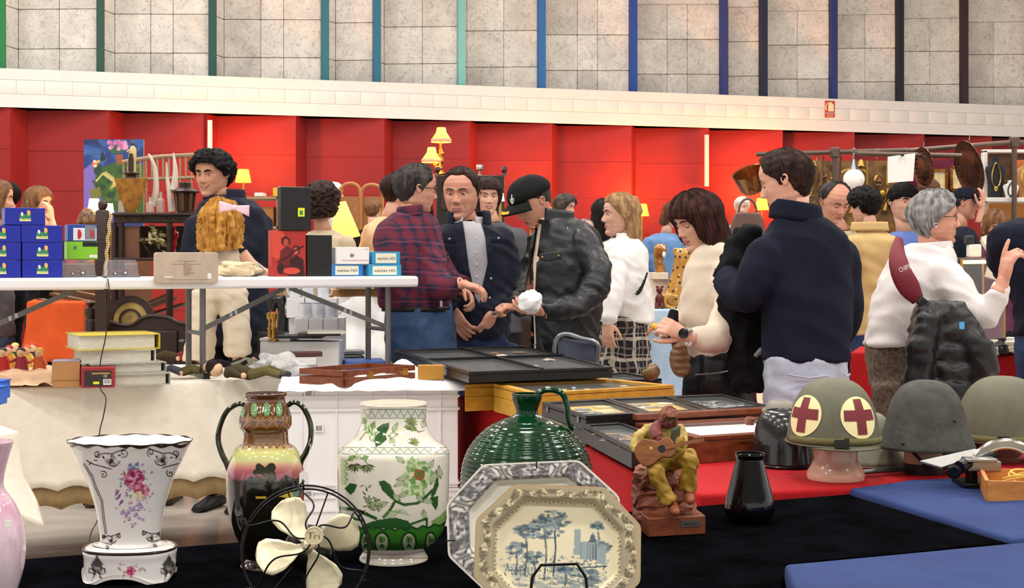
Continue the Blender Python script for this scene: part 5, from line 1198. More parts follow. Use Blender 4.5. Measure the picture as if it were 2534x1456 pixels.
for t_ in (B1,B2,B3):
    m=MB();m.prism([Vector((v.x,v.y,TZ+.0045)) for v in t_[1]],(0,0,t_[0].loc.z-TZ-.0055));t_[0].part('base_box',m,M_bfr,bev=.003)
D1=case('small dark case with shells beside the yellow case',[(1461,928),(1543,920),(1638,937),(1520,941)],.865,.04,M_bfr,M_tray)
m=MB();m.prism([Vector((v.x,v.y,TZ+.0045)) for v in D1[1]],(0,0,D1[0].loc.z-TZ-.0055));D1[0].part('base_box',m,M_bfr)
E1=case('large black glass case divided in four panes',[(975,866),(1297,856),(1515,908),(1160,920)],.93,.045,M_bfr,M_tray,rail=.02,split=True)
qq=[(-.08,6.95),(.28,6.95),(.28,6.6),(-.08,6.6)]
trestle('plain folding stand under the large four-pane case',qq,.893,top=(60,60,62))
rd=random.Random(11)
# finds lying in the cases: each its own thing
ITEMS=[]
def item(i,C,u,v,z,kind):
    p=on_case(C,u,v,z);m=MB()
    if kind == 'knife': a=rd.uniform(0,3.14);d_=Vector((math.cos(a),math.sin(a),0));m.tube([p-d_*.05+Vector((0,0,.004)),p+Vector((0,0,.004)),p+d_*.05+Vector((0,0,.004))],[.003,.006,.002],8,flat=.5);single('pocket_knife','small folded pocket knife lying in the low dark tray','knife',m,rd.choice([M_steel,M_wal,M_bfr,M_brass]),p,'knives in the low dark tray')
    if kind == 'shell': m.ell(p+Vector((0,0,.005)),(rd.uniform(.02,.04),rd.uniform(.015,.03),.007),nu=10,nv=6);m.v=[tuple(Vector(x)+Vector((0,0,.004*nz(x,60)))) for x in m.v];single('fossil','rounded beige fossil lying in the four-pane case','fossil',m,mat('fossil_%d' % (i % 3),[(186,166,146),(120,88,66),(200,188,172)][i % 3],.8,var=.2),p,'fossils in the four-pane case')
    if kind == 'card': a=rd.uniform(-.2,.2);m.box(p+Vector((0,0,.002)),(rd.uniform(.04,.09),rd.uniform(.03,.05),.003),a+.3);single('paper_card','old printed card lying on the gold felt','card',m,mat('card_%d' % (i % 4),[(214,198,150),(150,140,120),(120,130,140),(222,214,190)][i % 4],.7),p,'cards on the gold felt')
    if kind == 'chain':
        pts=[p+Vector((.035*math.cos(k*.7+i)*rd.uniform(.5,1.2),.03*math.sin(k*.9+i)*rd.uniform(.5,1.2),.004+.003*rd.random())) for k in range(9)];m.tube([Vector(x) for x in spl(pts,3)],.0035,6);single('chain','tangled silver chain in the black case','chain',m,M_steel,p,'silver chains in the black case')
    if kind == 'pebble': m.ell(p+Vector((0,0,.005)),(rd.uniform(.012,.03),rd.uniform(.01,.02),.006),nu=8,nv=6);single('medal','flat dark medal lying in the yellow case','medal',m,rd.choice([M_steel,M_bfr,M_brass,mat('fossil_0',(186,166,146),.8)]),p,'medals in the yellow cases')
TrayC=[T(x,y,.83) for x,y in [(1442,1049),(1532,1044),(1686,1098),(1563,1108)]]
for i in range(16): item(i,TrayC,rd.uniform(.15,.85),rd.uniform(.12,.85),.811,'knife')
for i in range(7): item(i,E1[1],rd.uniform(.2,.85),rd.uniform(.2,.8),.911,'shell')
for i in range(14): item(i,(B1,B2)[i % 2][1],rd.uniform(.15,.85),rd.uniform(.15,.85),zc_-.0195,'card')
for i in range(16): item(i,B3[1],rd.uniform(.2,.8),rd.uniform(.25,.8),zc_-.0195,'chain')
for i in range(12): item(i,(C1,C2)[i % 2][1],rd.uniform(.2,.85),rd.uniform(.2,.8),(.87 if i % 2 == 0 else .865)-.0195,'pebble')
m=MB();p=T(1610,940,.87);m.ell(p+Vector((0,0,.03)),(.035,.03,.035),nu=14,nv=10);m.v=[tuple(Vector(x)+(Vector(x)-p)*.35*nz(x,26,4)) for x in m.v];single('mineral_specimen','brown crystal mineral standing beside the small dark case','mineral',m,mat('mineral',(120,90,56),.3,var=.5,vscale=30),p)
m=MB();a=T(1475,1062,.822);b=T(1530,1086,.822);n=Vector((-.02,-.015,0));m.tube([a,a+n,b+n,b],.004,8);TRAY[0].part('pull_handle',m,M_bfr)
# wooden lidded box with glass top
FB=case('reddish wooden box with a glass lid beside the black helmet',[(1572,1046),(1905,1030),(1990,1066),(1722,1082)],.832,.08,M_wal,M_wshirt,rail=.03)
m=MB();a=T(1570,1042,.838);b=T(1905,1024,.838);m.bar(a+Vector((0,0,.012)),b+Vector((0,0,.012)),.03,.022);FB[0].part('hinge_rail',m,M_wal,bev=.003)
p=T(1856,1052,.838);m=MB();m.lathe([(.014,0),(.012,.006),(.016,.012),(.018,.02),(.012,.026),(.0005,.028)],p,20);FB[0].part('lid_knob',m,M_wal)
m=MB();m.box(FB[1][3].lerp(FB[1][2],.45)+Vector((0,-.004,-.022)),(.05,.004,.004),.33);FB[0].part('brass_clasp',m,M_brass)
# folding chair behind the cases
CH=Thing('folding_chair','grey folding chair with steel tube frame behind the glass cases','chair',P(1425,HY,6.85)*1)
CH.o.location.z=0;CH.loc.z=0;M_chs=cloth('chair_grey',(74,80,96),.1,.7);M_tube=mat('chair_tube',(150,154,160),.3,.8)
def cp(x,y,dz=0.): return P(x,y,6.85+dz)
m=MB();m.tube([Vector(v) for v in spl([cp(1368,900,.02),cp(1374,850,.0),cp(1386,830,-.01),cp(1410,828,-.01),cp(1440,838,-.02),cp(1470,846,-.02),cp(1482,862,-.02),cp(1476,905,0)],5)],.011,10);CH.part('back_tube',m,M_tube)
m=MB();m.grid(lambda u,v: cp(1378+6*v+(98+2*v)*u,834+16*u+62*v,.02*math.sin(math.pi*u)),10,8);CH.part('backrest',m,M_chs,solid=.012)
x0,x1=cp(1368,900).x,cp(1478,900).x
m=MB();m.grid(lambda u,v: Vector((x0+(x1-x0)*u,6.85-.02-.36*v,.46-.01*math.sin(math.pi*u))),6,6);CH.part('seat',m,M_chs,solid=.02)
for xx in (x0,x1):
    for (ya,za),(yb,zb) in (((6.84,.88),(6.86,.0)),((6.86,.5),(6.5,.0)),((6.52,.46),(6.82,.0))): m=MB();m.tube([(xx,ya,za),(xx,yb,zb)],.010,8);CH.part('leg',m,M_tube)

# ---------------- helmets
def dome_fn(c,a,b,h,p=.78,flare=0.,yaw=0.):
    cs,sn=math.cos(yaw),math.sin(yaw)
    def fn(az,el,off=0.):
        r=math.cos(el) ** p;z=h*math.sin(el) ** .95 if el >= 0 else h*.5*el
        fl=1+flare*max(0,(.35-el)/.35) ** 2;x=(a+off)*r*math.sin(az)*fl;y=-(b+off)*r*math.cos(az)*fl;z=z+off*math.sin(max(0,el))
        return Vector((c.x+x*cs-y*sn,c.y+x*sn+y*cs,c.z+z))
    return fn
def dome_mb(fn,nu=64,nv=24,e0=0.): m=MB();m.grid(lambda u,v: fn(2*math.pi*u,e0+(math.pi/2-.001-e0)*v),nu,nv);return m
def manikin(label,x,yb,d,ztop,r0,r1,mt,dark=None):
    c=P(x,HY,d);t=Thing('display_neck',label,'display stand',(c.x,d,TZ));k=ztop-TZ
    m=MB();m.lathe([(r1*1.0,.001),(r1*1.03,.012),(r1,k*.2),(r0*1.1,k*.34),(r0*.97,k*.5),(r0,k*.8),(r0*.98,k*.98)] if not dark else [(r1,.001),(r1,k*.98)],(c.x,d,TZ),48,sx=1.,sy=.92);t.part('neck',m,mt)
    if dark: m=MB();m.lathe([(r1*1.04,.001),(r1*1.05,.004),(r1*1.04,k*.35)],(c.x,d,TZ),48,sy=.92);t.part('base_ring',m,dark)
    return t
M_flesh=mat('manikin_flesh',(214,168,142),.3,coat=.3);M_flesh2=mat('manikin_tan',(206,166,128),.45);M_od=mat('olive_drab',(96,94,74),.62,var=.14,vscale=12,bump=.12,bscale=120);M_strap=cloth('olive_web',(112,108,70),.15,.9,.5,300)
M_fg=mat('field_grey',(76,76,70),.8,var=.3,vscale=16,tint=(54,52,48),bump=.5,bscale=26);M_cdisc=mat('cross_cream',(236,222,166),.55,var=.05);M_cred=mat('cross_red',(116,34,38),.5);M_inner=mat('helmet_inner',(40,36,30),.8)
hd=4.03;hM=hd/F
manikin('flesh-coloured display neck under the red cross helmet',2068,1198,hd,HC-(1084-HY)*hM,55*hM,69*hM,M_flesh)
c=P(2062,1092,hd);H1=Thing('steel_helmet','olive steel helmet with red crosses on cream discs','helmet',c);fn=dome_fn(c,108*hM,.138,(1092-937)*hM,.74,.03,math.radians(10))
H1.part('shell',dome_mb(fn),M_od,solid=.003)
m=MB();m.tube([fn(i*.105,0.,.003)+Vector((0,0,-.001+.008*math.cos(i*.105*1)*0)) for i in range(60)],.003,6,closed=True);H1.part('rim',m,M_od)
def brimf(u,v): az=(u-.5)*1.9;p=fn(az,0.);n=Vector((p.x-c.x,p.y-c.y,0)).normalized();return p+n*(.018*v*math.cos((u-.5)*3))+Vector((0,0,-.008*v))
m=MB();m.grid(brimf,20,3);H1.part('visor',m,M_od,solid=.003)
def patch(fn,az,el,ra,re,n=30,off=.0035):
    m=MB();m.add([fn(az,el,off)]+[fn(az+ra*math.cos(2*math.pi*i/n)*q,el+re*math.sin(2*math.pi*i/n)*q,off) for q in (.25,.5,.75,1.) for i in range(n)],[(0,1+i,1+(i+1) % n) for i in range(n)]+[(1+k*n+i,1+(k+1)*n+i,1+(k+1)*n+(i+1) % n,1+k*n+(i+1) % n) for k in range(3) for i in range(n)]);return m
def crossp(fn,az,el,ra,re,off=.0048):
    m=MB();w_=.3
    m.grid(lambda u,v: fn(az+ra*(u-.5)*2*w_,el+re*(v-.5)*2,off),4,12);m.grid(lambda u,v: fn(az+ra*(u-.5)*2,el+re*(v-.5)*2*w_,off),12,4);return m
for az,el in ((math.radians(13),.47),(math.radians(-69),.47)):
    pd=H1.part('painted_disc',patch(fn,az,el,.50,.36),M_cdisc);H1.part('red_cross',crossp(fn,az,el,.42,.30),M_cred,parent=pd)
m=MB();m.grid(lambda u,v: fn(-1.55+2.9*u,.03+.09*v+.03*math.cos((u-.45)*3)-.03,.004),40,2);st=H1.part('chin_strap',m,M_strap,solid=.003)
m=MB();m.box(fn(-.30,.05,.009),(.03,.01,.022),-.2);m.box(fn(-.17,.05,.009),(.012,.012,.03),-.1);H1.part('buckle',m,mat('buckle_dark',(58,58,50),.4,.6),parent=st)
hd=4.14;hM=hd/F
manikin('short tan neck stand with a dark ring under the grey helmet',2284,1183,hd,HC-(1096-HY)*hM,46*hM,46*hM,M_flesh2,mat('stand_dark',(44,22,22),.5))
c=P(2292,1098,hd);H2=Thing('steel_helmet','rough dark grey steel helmet with flared skirt and leather strap','helmet',c);fn2=dome_fn(c,100*hM,.125,(1098-942)*hM,.7,.0,math.radians(-16))
def f2(az,el):
    p=fn2(az,max(el,0));n=Vector((p.x-c.x,p.y-c.y,0));L=n.length or 1;n /= L;k=max(0,(.34-el)/.34);back=.5+.5*math.cos(az);s_=1.
    return p+n*(.022*k ** 1.6*s_)+Vector((0,0,-.018*k ** 2*(1-.5*back)))
m=MB();m.grid(lambda u,v: f2(2*math.pi*u,(math.pi/2-.001)*v ** 1.15),72,30);H2.part('shell',m,M_fg,solid=.003)
m=MB();m.ell(fn2(.75,.42,.002),.006,nu=8,nv=6);H2.part('rivet',m,M_fg)
m=MB();a=P(2210,1100,hd-.09);m.grid(lambda u,v: P(2228+62*u+12*v,1096+58*u*(.9+.2*u),hd-.105+.02*u),12,2);m.grid(lambda u,v: P(2290+46*u,1150-18*u*u+8*v-8*u*v,hd-.085),10,2);H2.part('chin_strap',m,mat('strap_leather',(52,28,26),.5),solid=.003)
hd=4.4;hM=hd/F
manikin('brown display neck under the helmet with an orange emblem',2470,1150,hd,HC-(1078-HY)*hM,52*hM,52*hM,mat('manikin_brown',(122,76,66),.5))
c=P(2482,1086,hd);H3=Thing('steel_helmet','plain olive steel helmet with an orange and yellow shoulder emblem','helmet',c);fn3=dome_fn(c,112*hM,.14,(1086-932)*hM,.74,.03,math.radians(6));H3.part('shell',dome_mb(fn3),M_od,solid=.003)
m=MB();m.tube([fn3(i*.105,0.,.003) for i in range(60)],.003,6,closed=True);H3.part('rim',m,M_od)
m=MB();m.grid(lambda u,v: fn3(-1.55+2.9*u,.0+.1*v,.004),40,2);st=H3.part('chin_strap',m,M_strap,solid=.003);m=MB();m.box(fn3(-.42,.05,.009),(.034,.01,.024),-.35);H3.part('buckle',m,mat('buckle_dark',(58,58,50),.4,.6),parent=st)
m=MB();m.grid(lambda u,v: fn3(.22+.42*u+.1*v,.36+.34*v-.22*u,.0035),8,8);e_=H3.part('emblem',m,mat('emblem_orange',(206,116,82),.6));m=MB();m.grid(lambda u,v: fn3(.24+.14*u,.66+.2*v-.1*u,.0035),5,5);H3.part('emblem_bar',m,mat('emblem_yellow',(230,216,140),.6),parent=e_);m=MB();m.ell(fn3(.47,.43,.004),.008,nu=8,nv=6);H3.part('emblem_spot',m,mat('emblem_purple',(100,70,150),.6),parent=e_)
hd=4.3;hM=hd/F;c=P(1938,1172,hd);c.z=TZ+.004
H4=Thing('leather_helmet','tall black lacquered helmet standing on the red cloth','helmet',c);M_lac=mat('black_lacquer',(18,18,20),.22,var=.3,vscale=20,bump=.12,bscale=60,coat=.4)
fn4=dome_fn(c,73*hM,.105,(1165-1030)*hM,.42,.05,.2);H4.part('shell',dome_mb(fn4),M_lac,solid=.003)
m=MB();m.tube([fn4(-1.4+2.8*i/30,.02,.002) for i in range(31)],.003,6);H4.part('rim',m,M_lac)
hd=4.55;hM=hd/F;c=P(1932,1040,hd)
H5=Thing('cap_helmet','pale grey leather helmet behind the black lacquered one','helmet',(c.x,hd,TZ));fn5=dome_fn(Vector((c.x,hd,TZ+.003)),48*hM,.09,HC-(994-HY)*hM-TZ,.4,.03);H5.part('shell',dome_mb(fn5),mat('grey_leather',(128,122,112),.5,var=.15),solid=.003)
m=MB();m.tube([fn5(i*.21,.9,.003) for i in range(30)],.006,6,closed=True);H5.part('edge_band',m,mat('grey_leather',(128,122,112),.5))
hd=4.36;hM=hd/F;c=P(2150,1160,hd);c.z=TZ+.004
H6=Thing('steel_helmet','grey-green flared steel helmet resting on the red cloth','helmet',c);fn6=dome_fn(c,62*hM,.1,.15,.6,.0)
def f6(az,el): p=fn6(az,max(el,0));n=Vector((p.x-c.x,p.y-c.y,0)).normalized();k=max(0,(.7-el)/.7);return p+n*(.045*k ** 2)
m=MB();m.grid(lambda u,v: f6(2*math.pi*u,(math.pi/2-.001)*v),56,20);H6.part('shell',m,mat('grey_green',(112,110,92),.6,var=.2,vscale=14),solid=.003)
m=MB();m.tube([f6(i*.105,0.) for i in range(60)],.003,6,closed=True);H6.part('rim',m,mat('grey_green',(112,110,92),.6))
a,b=T(2122,1170,.765),T(2250,1160,.765);S1=Thing('bayonet','steel bayonet scabbard lying behind the red cross helmet neck','bayonet',a);m=MB();m.tube([a,b,b+(b-a)*.5],[.011,.012,.010],10,flat=.6);S1.part('scabbard',m,mat('scabbard',(86,88,84),.35,.7));m=MB();m.tube([b+(b-a)*.5,b+(b-a)*.9],.012,10);S1.part('grip',m,M_bfr)
# black case with cables behind the grey helmet
c=P(2362,1118,4.5);m=MB();m.box((c.x,c.y,TZ+.035),(.17,.1,.066),.25);single('instrument_case','low black case behind the grey helmet','case',m,M_bfr,(c.x,c.y,TZ),bev=.008)
m=MB();c=T(2345,1140);m.tube([Vector((c.x+.05*math.cos(a),c.y+.12+.03*math.sin(a),TZ+.008+.018*(i // 16))) for i,a in enumerate([k*.39 for k in range(32)])],.005,6);single('cable_coil','pale cable coil beside the low black case','cable',m,mat('cable_cream',(190,170,110),.6),c)
# small bench machine on the blue cloth
MC=Thing('bench_slicer','black and steel bench machine with a round knob on the blue cloth','machine',T(2420,1215));dM=3.86;cM=dM/F;M_iron=mat('black_iron',(26,26,26),.3,.6);mp=lambda x,y,dz=0.: P(x,y,dM+dz)
z0=TZ+.003
def slab(name,x0,x1,y0,y1,dz0,dz1,mt,bev=.003): a=mp(x0,y1,dz0);b=mp(x1,y0,dz0);m=MB();m.box(((a.x+b.x)/2,dM+(dz0+dz1)/2,(max(z0,a.z)+b.z)/2),(b.x-a.x,dz1-dz0,b.z-max(z0,a.z)));return MC.part(name,m,mt,bev=bev)
slab('foot',2388,2470,1198,1230,-.02,.1,M_iron);slab('column',2402,2420,1165,1200,.0,.05,M_iron);slab('column',2456,2472,1150,1200,.0,.05,M_iron);slab('bed',2388,2478,1142,1168,-.02,.06,M_steel);slab('slide',2392,2470,1136,1146,-.03,.02,M_steel)
m=MB();m.tube([mp(2366,1162,-.03),mp(2400,1148,-.01),mp(2462,1124,.05)],[.012,.012,.011],14);MC.part('spindle',m,M_iron)
m=MB();a=mp(2360,1166,-.05);m.lathe([(.0005,0),(.012,0),(.018,.003),(.019,.012),(.014,.016),(.0005,.016)],seg=28);xf(m,Vector((-.3,-1,-.1)).to_track_quat('Z','Y').to_matrix(),a,1.);MC.part('knob',m,M_iron)
m=MB();m.tube([mp(2374,1158,-.04),mp(2384,1154,-.03)],.018,16);MC.part('collar',m,M_iron)
m=MB();m.prism([mp(2276,1146,.0),mp(2330,1162,-.02),mp(2440,1126,.06),mp(2412,1116,.1)],(0,0,.006));MC.part('blade_table',m,mat('dull_steel',(120,118,112),.35,.8),bev=.001)
m=MB()
def arc(u,v): a=math.radians(170-150*u);r=.075+.028*v;return mp(2490,1180,.04)+Vector((r*math.cos(a)*1.05,.01*v,r*math.sin(a)))
m.grid(arc,24,4);MC.part('guard',m,mat('bright_steel',(206,200,190),.15,1.),solid=.003)
# wooden tray with rope
TR=Thing('wooden_tray','light wooden tray holding a coil of yellow cord','tray',T(2500,1250));tz=TZ+.004;A=T(2443,1240,tz);ax=Vector((.97,-.2,0));ay=Vector((.25,.97,0));M_pine=wood('pine_tray',(196,132,66),(168,104,44),.5)
A.z=tz
for nm,o_,d_,L in (('side',A,ax,.34),('side',A+ay*.22,ax,.34),('end',A,ay,.22),('end',A+ax*.34,ay,.22)):
    b=o_+d_*L;m=MB();m.bar(o_+Vector((0,0,.026)),b+Vector((0,0,.026)),.01,.052,up=(0,0,1));TR.part(nm,m,M_pine)
m=MB();m.prism([A+Vector((0,0,.003)),A+ax*.34+Vector((0,0,.003)),A+ax*.34+ay*.22+Vector((0,0,.003)),A+ay*.22+Vector((0,0,.003))],(0,0,.006));TR.part('bottom',m,M_pine)
m=MB();cc=A+ax*.13+ay*.1;m.tube([cc+Vector((.07*math.cos(t)*(1+.2*math.sin(t*.37)),.06*math.sin(t),.05+.012*math.sin(t*1.7))) for t in [i*.3 for i in range(90)]],.0032,6);single('cord_coil','coil of yellow cord lying in the light wooden tray','cord',m,mat('cord_yellow',(214,176,84),.7),cc)
# ---------------------------------------------------------------- carved guitarist
GD=3.27;GM=GD/F;gp=lambda x,y,dz=0.: P(x,y,GD+dz)
GS=Thing('guitarist_figurine','painted carved figurine of a seated guitar player on rocks','figurine',T(1655,1318))
M_rock=mat('carved_rock',(158,92,66),.6,var=.3,vscale=30,tint=(112,58,42),bump=.6,bscale=45);M_ycl=mat('ochre_paint',(196,172,96),.55,var=.25,vscale=25,tint=(160,128,56),bump=.3,bscale=60);M_ytr=mat('mustard_paint',(186,150,56),.55,var=.3,vscale=25,tint=(140,104,30),bump=.3,bscale=60)
M_bronze=mat('bronze_skin',(92,66,40),.35,var=.2,vscale=30);M_scarf=mat('scarf_red',(96,30,30),.6,var=.25,vscale=40,bump=.4,bscale=60);M_ghair=mat('carved_hair',(150,92,74),.6,var=.3,vscale=50,stretch=(1,1,.3),bump=.6,bscale=80);M_vest=mat('dark_vest',(66,70,44),.6,var=.2);M_guit=wood('guitar_wood',(150,90,48),(112,62,30),.4,20);M_boot=mat('boot_brown',(136,74,48),.55,var=.2)
zT=TZ+.002
m=MB();q=[T(1564,1300),T(1604,1333),T(1746,1325),T(1706,1292)];m.prism([Vector((v.x,v.y,zT)) for v in q],(0,0,.042));bs=GS.part('plinth',m,M_wal,bev=.002)
n=(q[2]-q[1]).normalized();c=q[1].lerp(q[2],.74)+Vector((0,-.0015,0));m=MB();m.box((c.x,c.y,zT+.026),(.047,.002,.014),math.atan2(n.y,n.x));pl=GS.part('name_plate',m,mat('plate_steel',(120,118,112),.3,.8));tm=text_mesh('Sandoz  Music',.008,(c.x,c.y-.0016,zT+.026),n,(0,0,1),width=.036);GS.part('plate_lettering',tm,M_bfr,parent=pl)
def rock(x,y,dz,rx,ry,rz_,seed): m=MB();c=gp(x,y,dz);m.ell((0,0,0),1.,nu=20,nv=14);m.v=[tuple(c+Vector((math.copysign(abs(v[0]) ** .6,v[0])*rx*GM,math.copysign(abs(v[1]) ** .6,v[1])*ry,math.copysign(abs(v[2]) ** .6,v[2])*rz_*GM))*(1)+Vector(v)*.014*nz(v,2.6,seed)) for v in m.v];o=GS.part('rock',m,M_rock);o.data.polygons.foreach_set('use_smooth',[False]*len(o.data.polygons))
rock(1650,1272,.01,78,.06,15,1);rock(1614,1232,.03,50,.05,30,2);rock(1622,1180,.03,52,.05,28,3);rock(1680,1210,.05,40,.045,50,5);rock(1690,1262,-.0,34,.05,20,7)
b=MB()
torso=[(1650,1146,34,28),(1648,1120,36,28),(1644,1090,38,27),(1640,1064,40,24),(1644,1048,30,20),(1650,1040,16,14)]
b.loft([ring_pts(gp(x,y,-.0+(y-1046)*-.0001),w_*GM,t_*GM,p=.95) for x,y,w_,t_ in [q_ for q_ in spl(torso,3)]])
def limb(mb,pts,rr): pp=spl([tuple(gp(*q_))+(r_*GM,) for q_,r_ in zip(pts,rr)],5);mb.tube([p_[:3] for p_ in pp],[p_[3] for p_ in pp],14);mb.ell(pp[0][:3],rr[0]*GM,nu=10,nv=8)
limb(b,[(1606,1064,0),(1574,1092,-.02),(1578,1112,-.04),(1606,1110,-.075)],[16,15,13,10]);limb(b,[(1680,1066,0),(1692,1096,-.02),(1676,1110,-.06)],[16,13,10])
me=remesh(b,.0035,2);folds(me,.0022,45,1.);me.transform(Matrix.Translation(-GS.loc));me.materials.clear();me.polygons.foreach_set('use_smooth',[True]*len(me.polygons));link('shirt',me,M_ycl,GS.o)
b=MB();limb(b,[(1640,1144,-.01),(1622,1158,-.075),(1640,1210,-.078),(1660,1244,-.08)],[23,22,18,23]);limb(b,[(1664,1144,0),(1706,1132,-.07),(1704,1180,-.06),(1704,1212,-.05)],[23,22,19,23]);b.ell(gp(1652,1140,.0),(32*GM,.03,20*GM))
me=remesh(b,.0035,2);folds(me,.0025,40,4.);me.transform(Matrix.Translation(-GS.loc));me.materials.clear();me.polygons.foreach_set('use_smooth',[True]*len(me.polygons));link('trousers',me,M_ytr,GS.o)
for pts in ([(1664,1250,-.075),(1668,1262,-.09),(1672,1268,-.125)],[(1704,1218,-.045),(1706,1228,-.06),(1708,1240,-.09)]): b=MB();limb(b,pts,[12,13,10]);b.ell(gp(*pts[-1]),10*GM,nu=10,nv=8);GS.part('boot',b,M_boot)
# head, hair, scarf, vest
hc=gp(1654,1032,-.025);Hh=52*GM;Rg=Matrix.Rotation(math.radians(6),3,'Z') @ Matrix.Rotation(math.radians(24),3,'X');m=head_mb(.6);xf(m,Rg,hc,Hh);m.tube([hc+Vector((0,.01,-.015)),gp(1648,1058,.0)],[.011,.014],10);GS.part('head',m,M_bronze)
m=hair_mb([(0,.22),(30,.18),(48,.0),(62,-.5),(90,-.62),(180,-.7)],thick=.1,amp=.06,fr=7,lod=.7,strand=.05);xf(m,Rg,hc,Hh);GS.part('hair',m,M_ghair)
m=MB();sp_=[Vector(v) for v in spl([gp(1634,1046,-.01),gp(1622,1058,-.04),gp(1624,1074,-.062),gp(1632,1090,-.075)],5)];m.tube(sp_,[13*GM]*3+[14*GM]*(len(sp_)-6)+[8*GM]*3,12,flat=.55);m.tube([Vector(v) for v in spl([gp(1626,1050,.02),gp(1650,1050,-.035),gp(1672,1052,.02)],5)],10*GM,10);GS.part('scarf',m,M_scarf)
m=MB();m.grid(lambda u,v: gp(1664+18*u-4*v,1062+46*v-8*u,-.066+.025*u),6,8);GS.part('waistcoat',m,M_vest,solid=.006)
# guitar
A=gp(1572,1128,-.075);Bn=gp(1714,1094,-.09);ax=(Bn-A).normalized();nrm_=Vector((.05,-1,.25));nrm_=(nrm_-ax*nrm_.dot(ax)).normalized();sd=ax.cross(nrm_)
prof=[(0,.0),(.003,.014),(.012,.026),(.026,.031),(.040,.027),(.052,.0205),(.062,.0195),(.074,.023),(.084,.020),(.090,.010),(.092,.0)]
out=[A+ax*t+sd*w_ for t,w_ in spl(prof,3)]+[A+ax*t-sd*w_ for t,w_ in spl(prof,3)[::-1][1:-1]]
m=MB();m.prism([v-nrm_*.010 for v in out],nrm_*.020);gt=GS.part('guitar_body',m,M_guit,bev=.002)
m=MB();m.lathe([(.0005,0),(.0085,0),(.0085,.0006)],seg=20);xf(m,nrm_.to_track_quat('Z','Y').to_matrix(),A+ax*.062+nrm_*.0102,1.);GS.part('sound_hole',m,M_bfr,parent=gt)
m=MB();m.bar(A+ax*.07+nrm_*.011,A+ax*.142+nrm_*.011,.0075,.005,up=nrm_);GS.part('neck',m,M_guit,parent=gt)
m=MB();m.bar(A+ax*.136+nrm_*.011,A+ax*.158+nrm_*.009,.013,.005,up=nrm_);GS.part('headstock',m,M_guit,parent=gt)
m=MB()
for k in range(3):
    for e in (-1,1): m.ell(A+ax*(.139+.007*k)+nrm_*.013+sd*e*.004,.0013,nu=6,nv=5)
GS.part('tuning_pegs',m,M_bfr,parent=gt)
M_hand=mat('gold_hand',(190,150,70),.5)
for at,D,N,fl in ((gp(1608,1110,-.085),DV(1,.32,.0),DV(0,.1,1),1),(gp(1690,1106,-.07),DV(-.3,-.5,-.8),DV(-.5,-.5,1),-1)):
    m=hand_mb(D,N,.036,at,fl,(.5,)*4,vox=.0011);GS.part('hand',m,M_hand)
TZ=ZC
def T(x,y,z=TZ): return P(x,y,(HC-z)*F/(y-HY))
# ---------------------------------------------------------------- white folding tables standing on the cream cloth
FA=Vector((-2.50,6.97,0))*KL;FE=Vector((.902,.432,0));FP=Vector((-.432,.902,0));ZT=HC-(HC-1.283)*KL;FR=math.atan2(.432,.902)
def ft(u,p,z): return FA+FE*u+FP*p+Vector((0,0,z))
def uof(x): k=(x-CX)/F;return (k*FA.y-FA.x)/(FE.x-k*FE.y)          # where a picture column meets the front edge
M_hdpe=mat('white_plastic',(228,226,228),.4,bump=.08,bscale=300);M_gtube=mat('grey_steel',(112,110,108),.45,.5)
def folding_table(label,u0,u1,legs,braces):
    t=Thing('folding_table',label,'table',ft((u0+u1)/2,.22,TZ));w_=.45
    m=MB();m.box(ft((u0+u1)/2,w_/2,ZT-.026),(u1-u0,w_,.052),FR);t.part('table_top',m,M_hdpe,bev=.014,bseg=4)
    for u in legs:
        for p_ in (.08,.36): m=MB();m.tube([ft(u,p_,TZ+.012),ft(u,p_,ZT-.05)],.014,10);t.part('leg',m,M_gtube)
        m=MB();m.bar(ft(u,.02,TZ+.012),ft(u,.42,TZ+.012),.022,.022);ft_=t.part('foot_bar',m,M_gtube);m=MB();m.box(ft(u,.02,TZ+.013),(.03,.03,.026),FR);t.part('foot_cap',m,M_bfr,parent=ft_)
        m=MB();m.tube([ft(u,.08,TZ+.2),ft(u,.36,TZ+.2)],.010,8);t.part('cross_tube',m,M_gtube)
    for u,uu in braces:
        a=ft(u,.12,TZ+.215);b=ft(uu,.2,ZT-.055);m=MB();m.bar(a,b,.008,.022);br=t.part('brace',m,M_gtube)
        for k in (.36,.42): m=MB();m.box(a.lerp(b,k)+Vector((0,-.008,0)),(.014,.012,.02));t.part('brace_clip',m,mat('clip_steel',(160,160,165),.3,.8),parent=br)
        m=MB();m.ell(a+Vector((0,-.014,0)),.006,nu=8,nv=6);t.part('bolt',m,mat('clip_steel',(160,160,165),.3,.8),parent=br)
    return t
folding_table('white plastic folding table carrying the blue and white model boxes at its end',uof(270),uof(1037),[uof(512),uof(975)],[(uof(512),uof(735)),(uof(975),uof(748))])
folding_table('white plastic folding table carrying the stacked dark blue boxes',-1.16,uof(264),[-1.03,-.103],[(-.103,uof(205))])
M_blu=mat('box_blue',(22,36,150),.4);M_bor=mat('emblem_orange2',(226,178,92),.5);M_bgr=mat('emblem_green2',(46,128,92),.5);M_byl=mat('emblem_cream',(232,228,150),.5);M_bwh=mat('emblem_white',(232,230,226),.5)
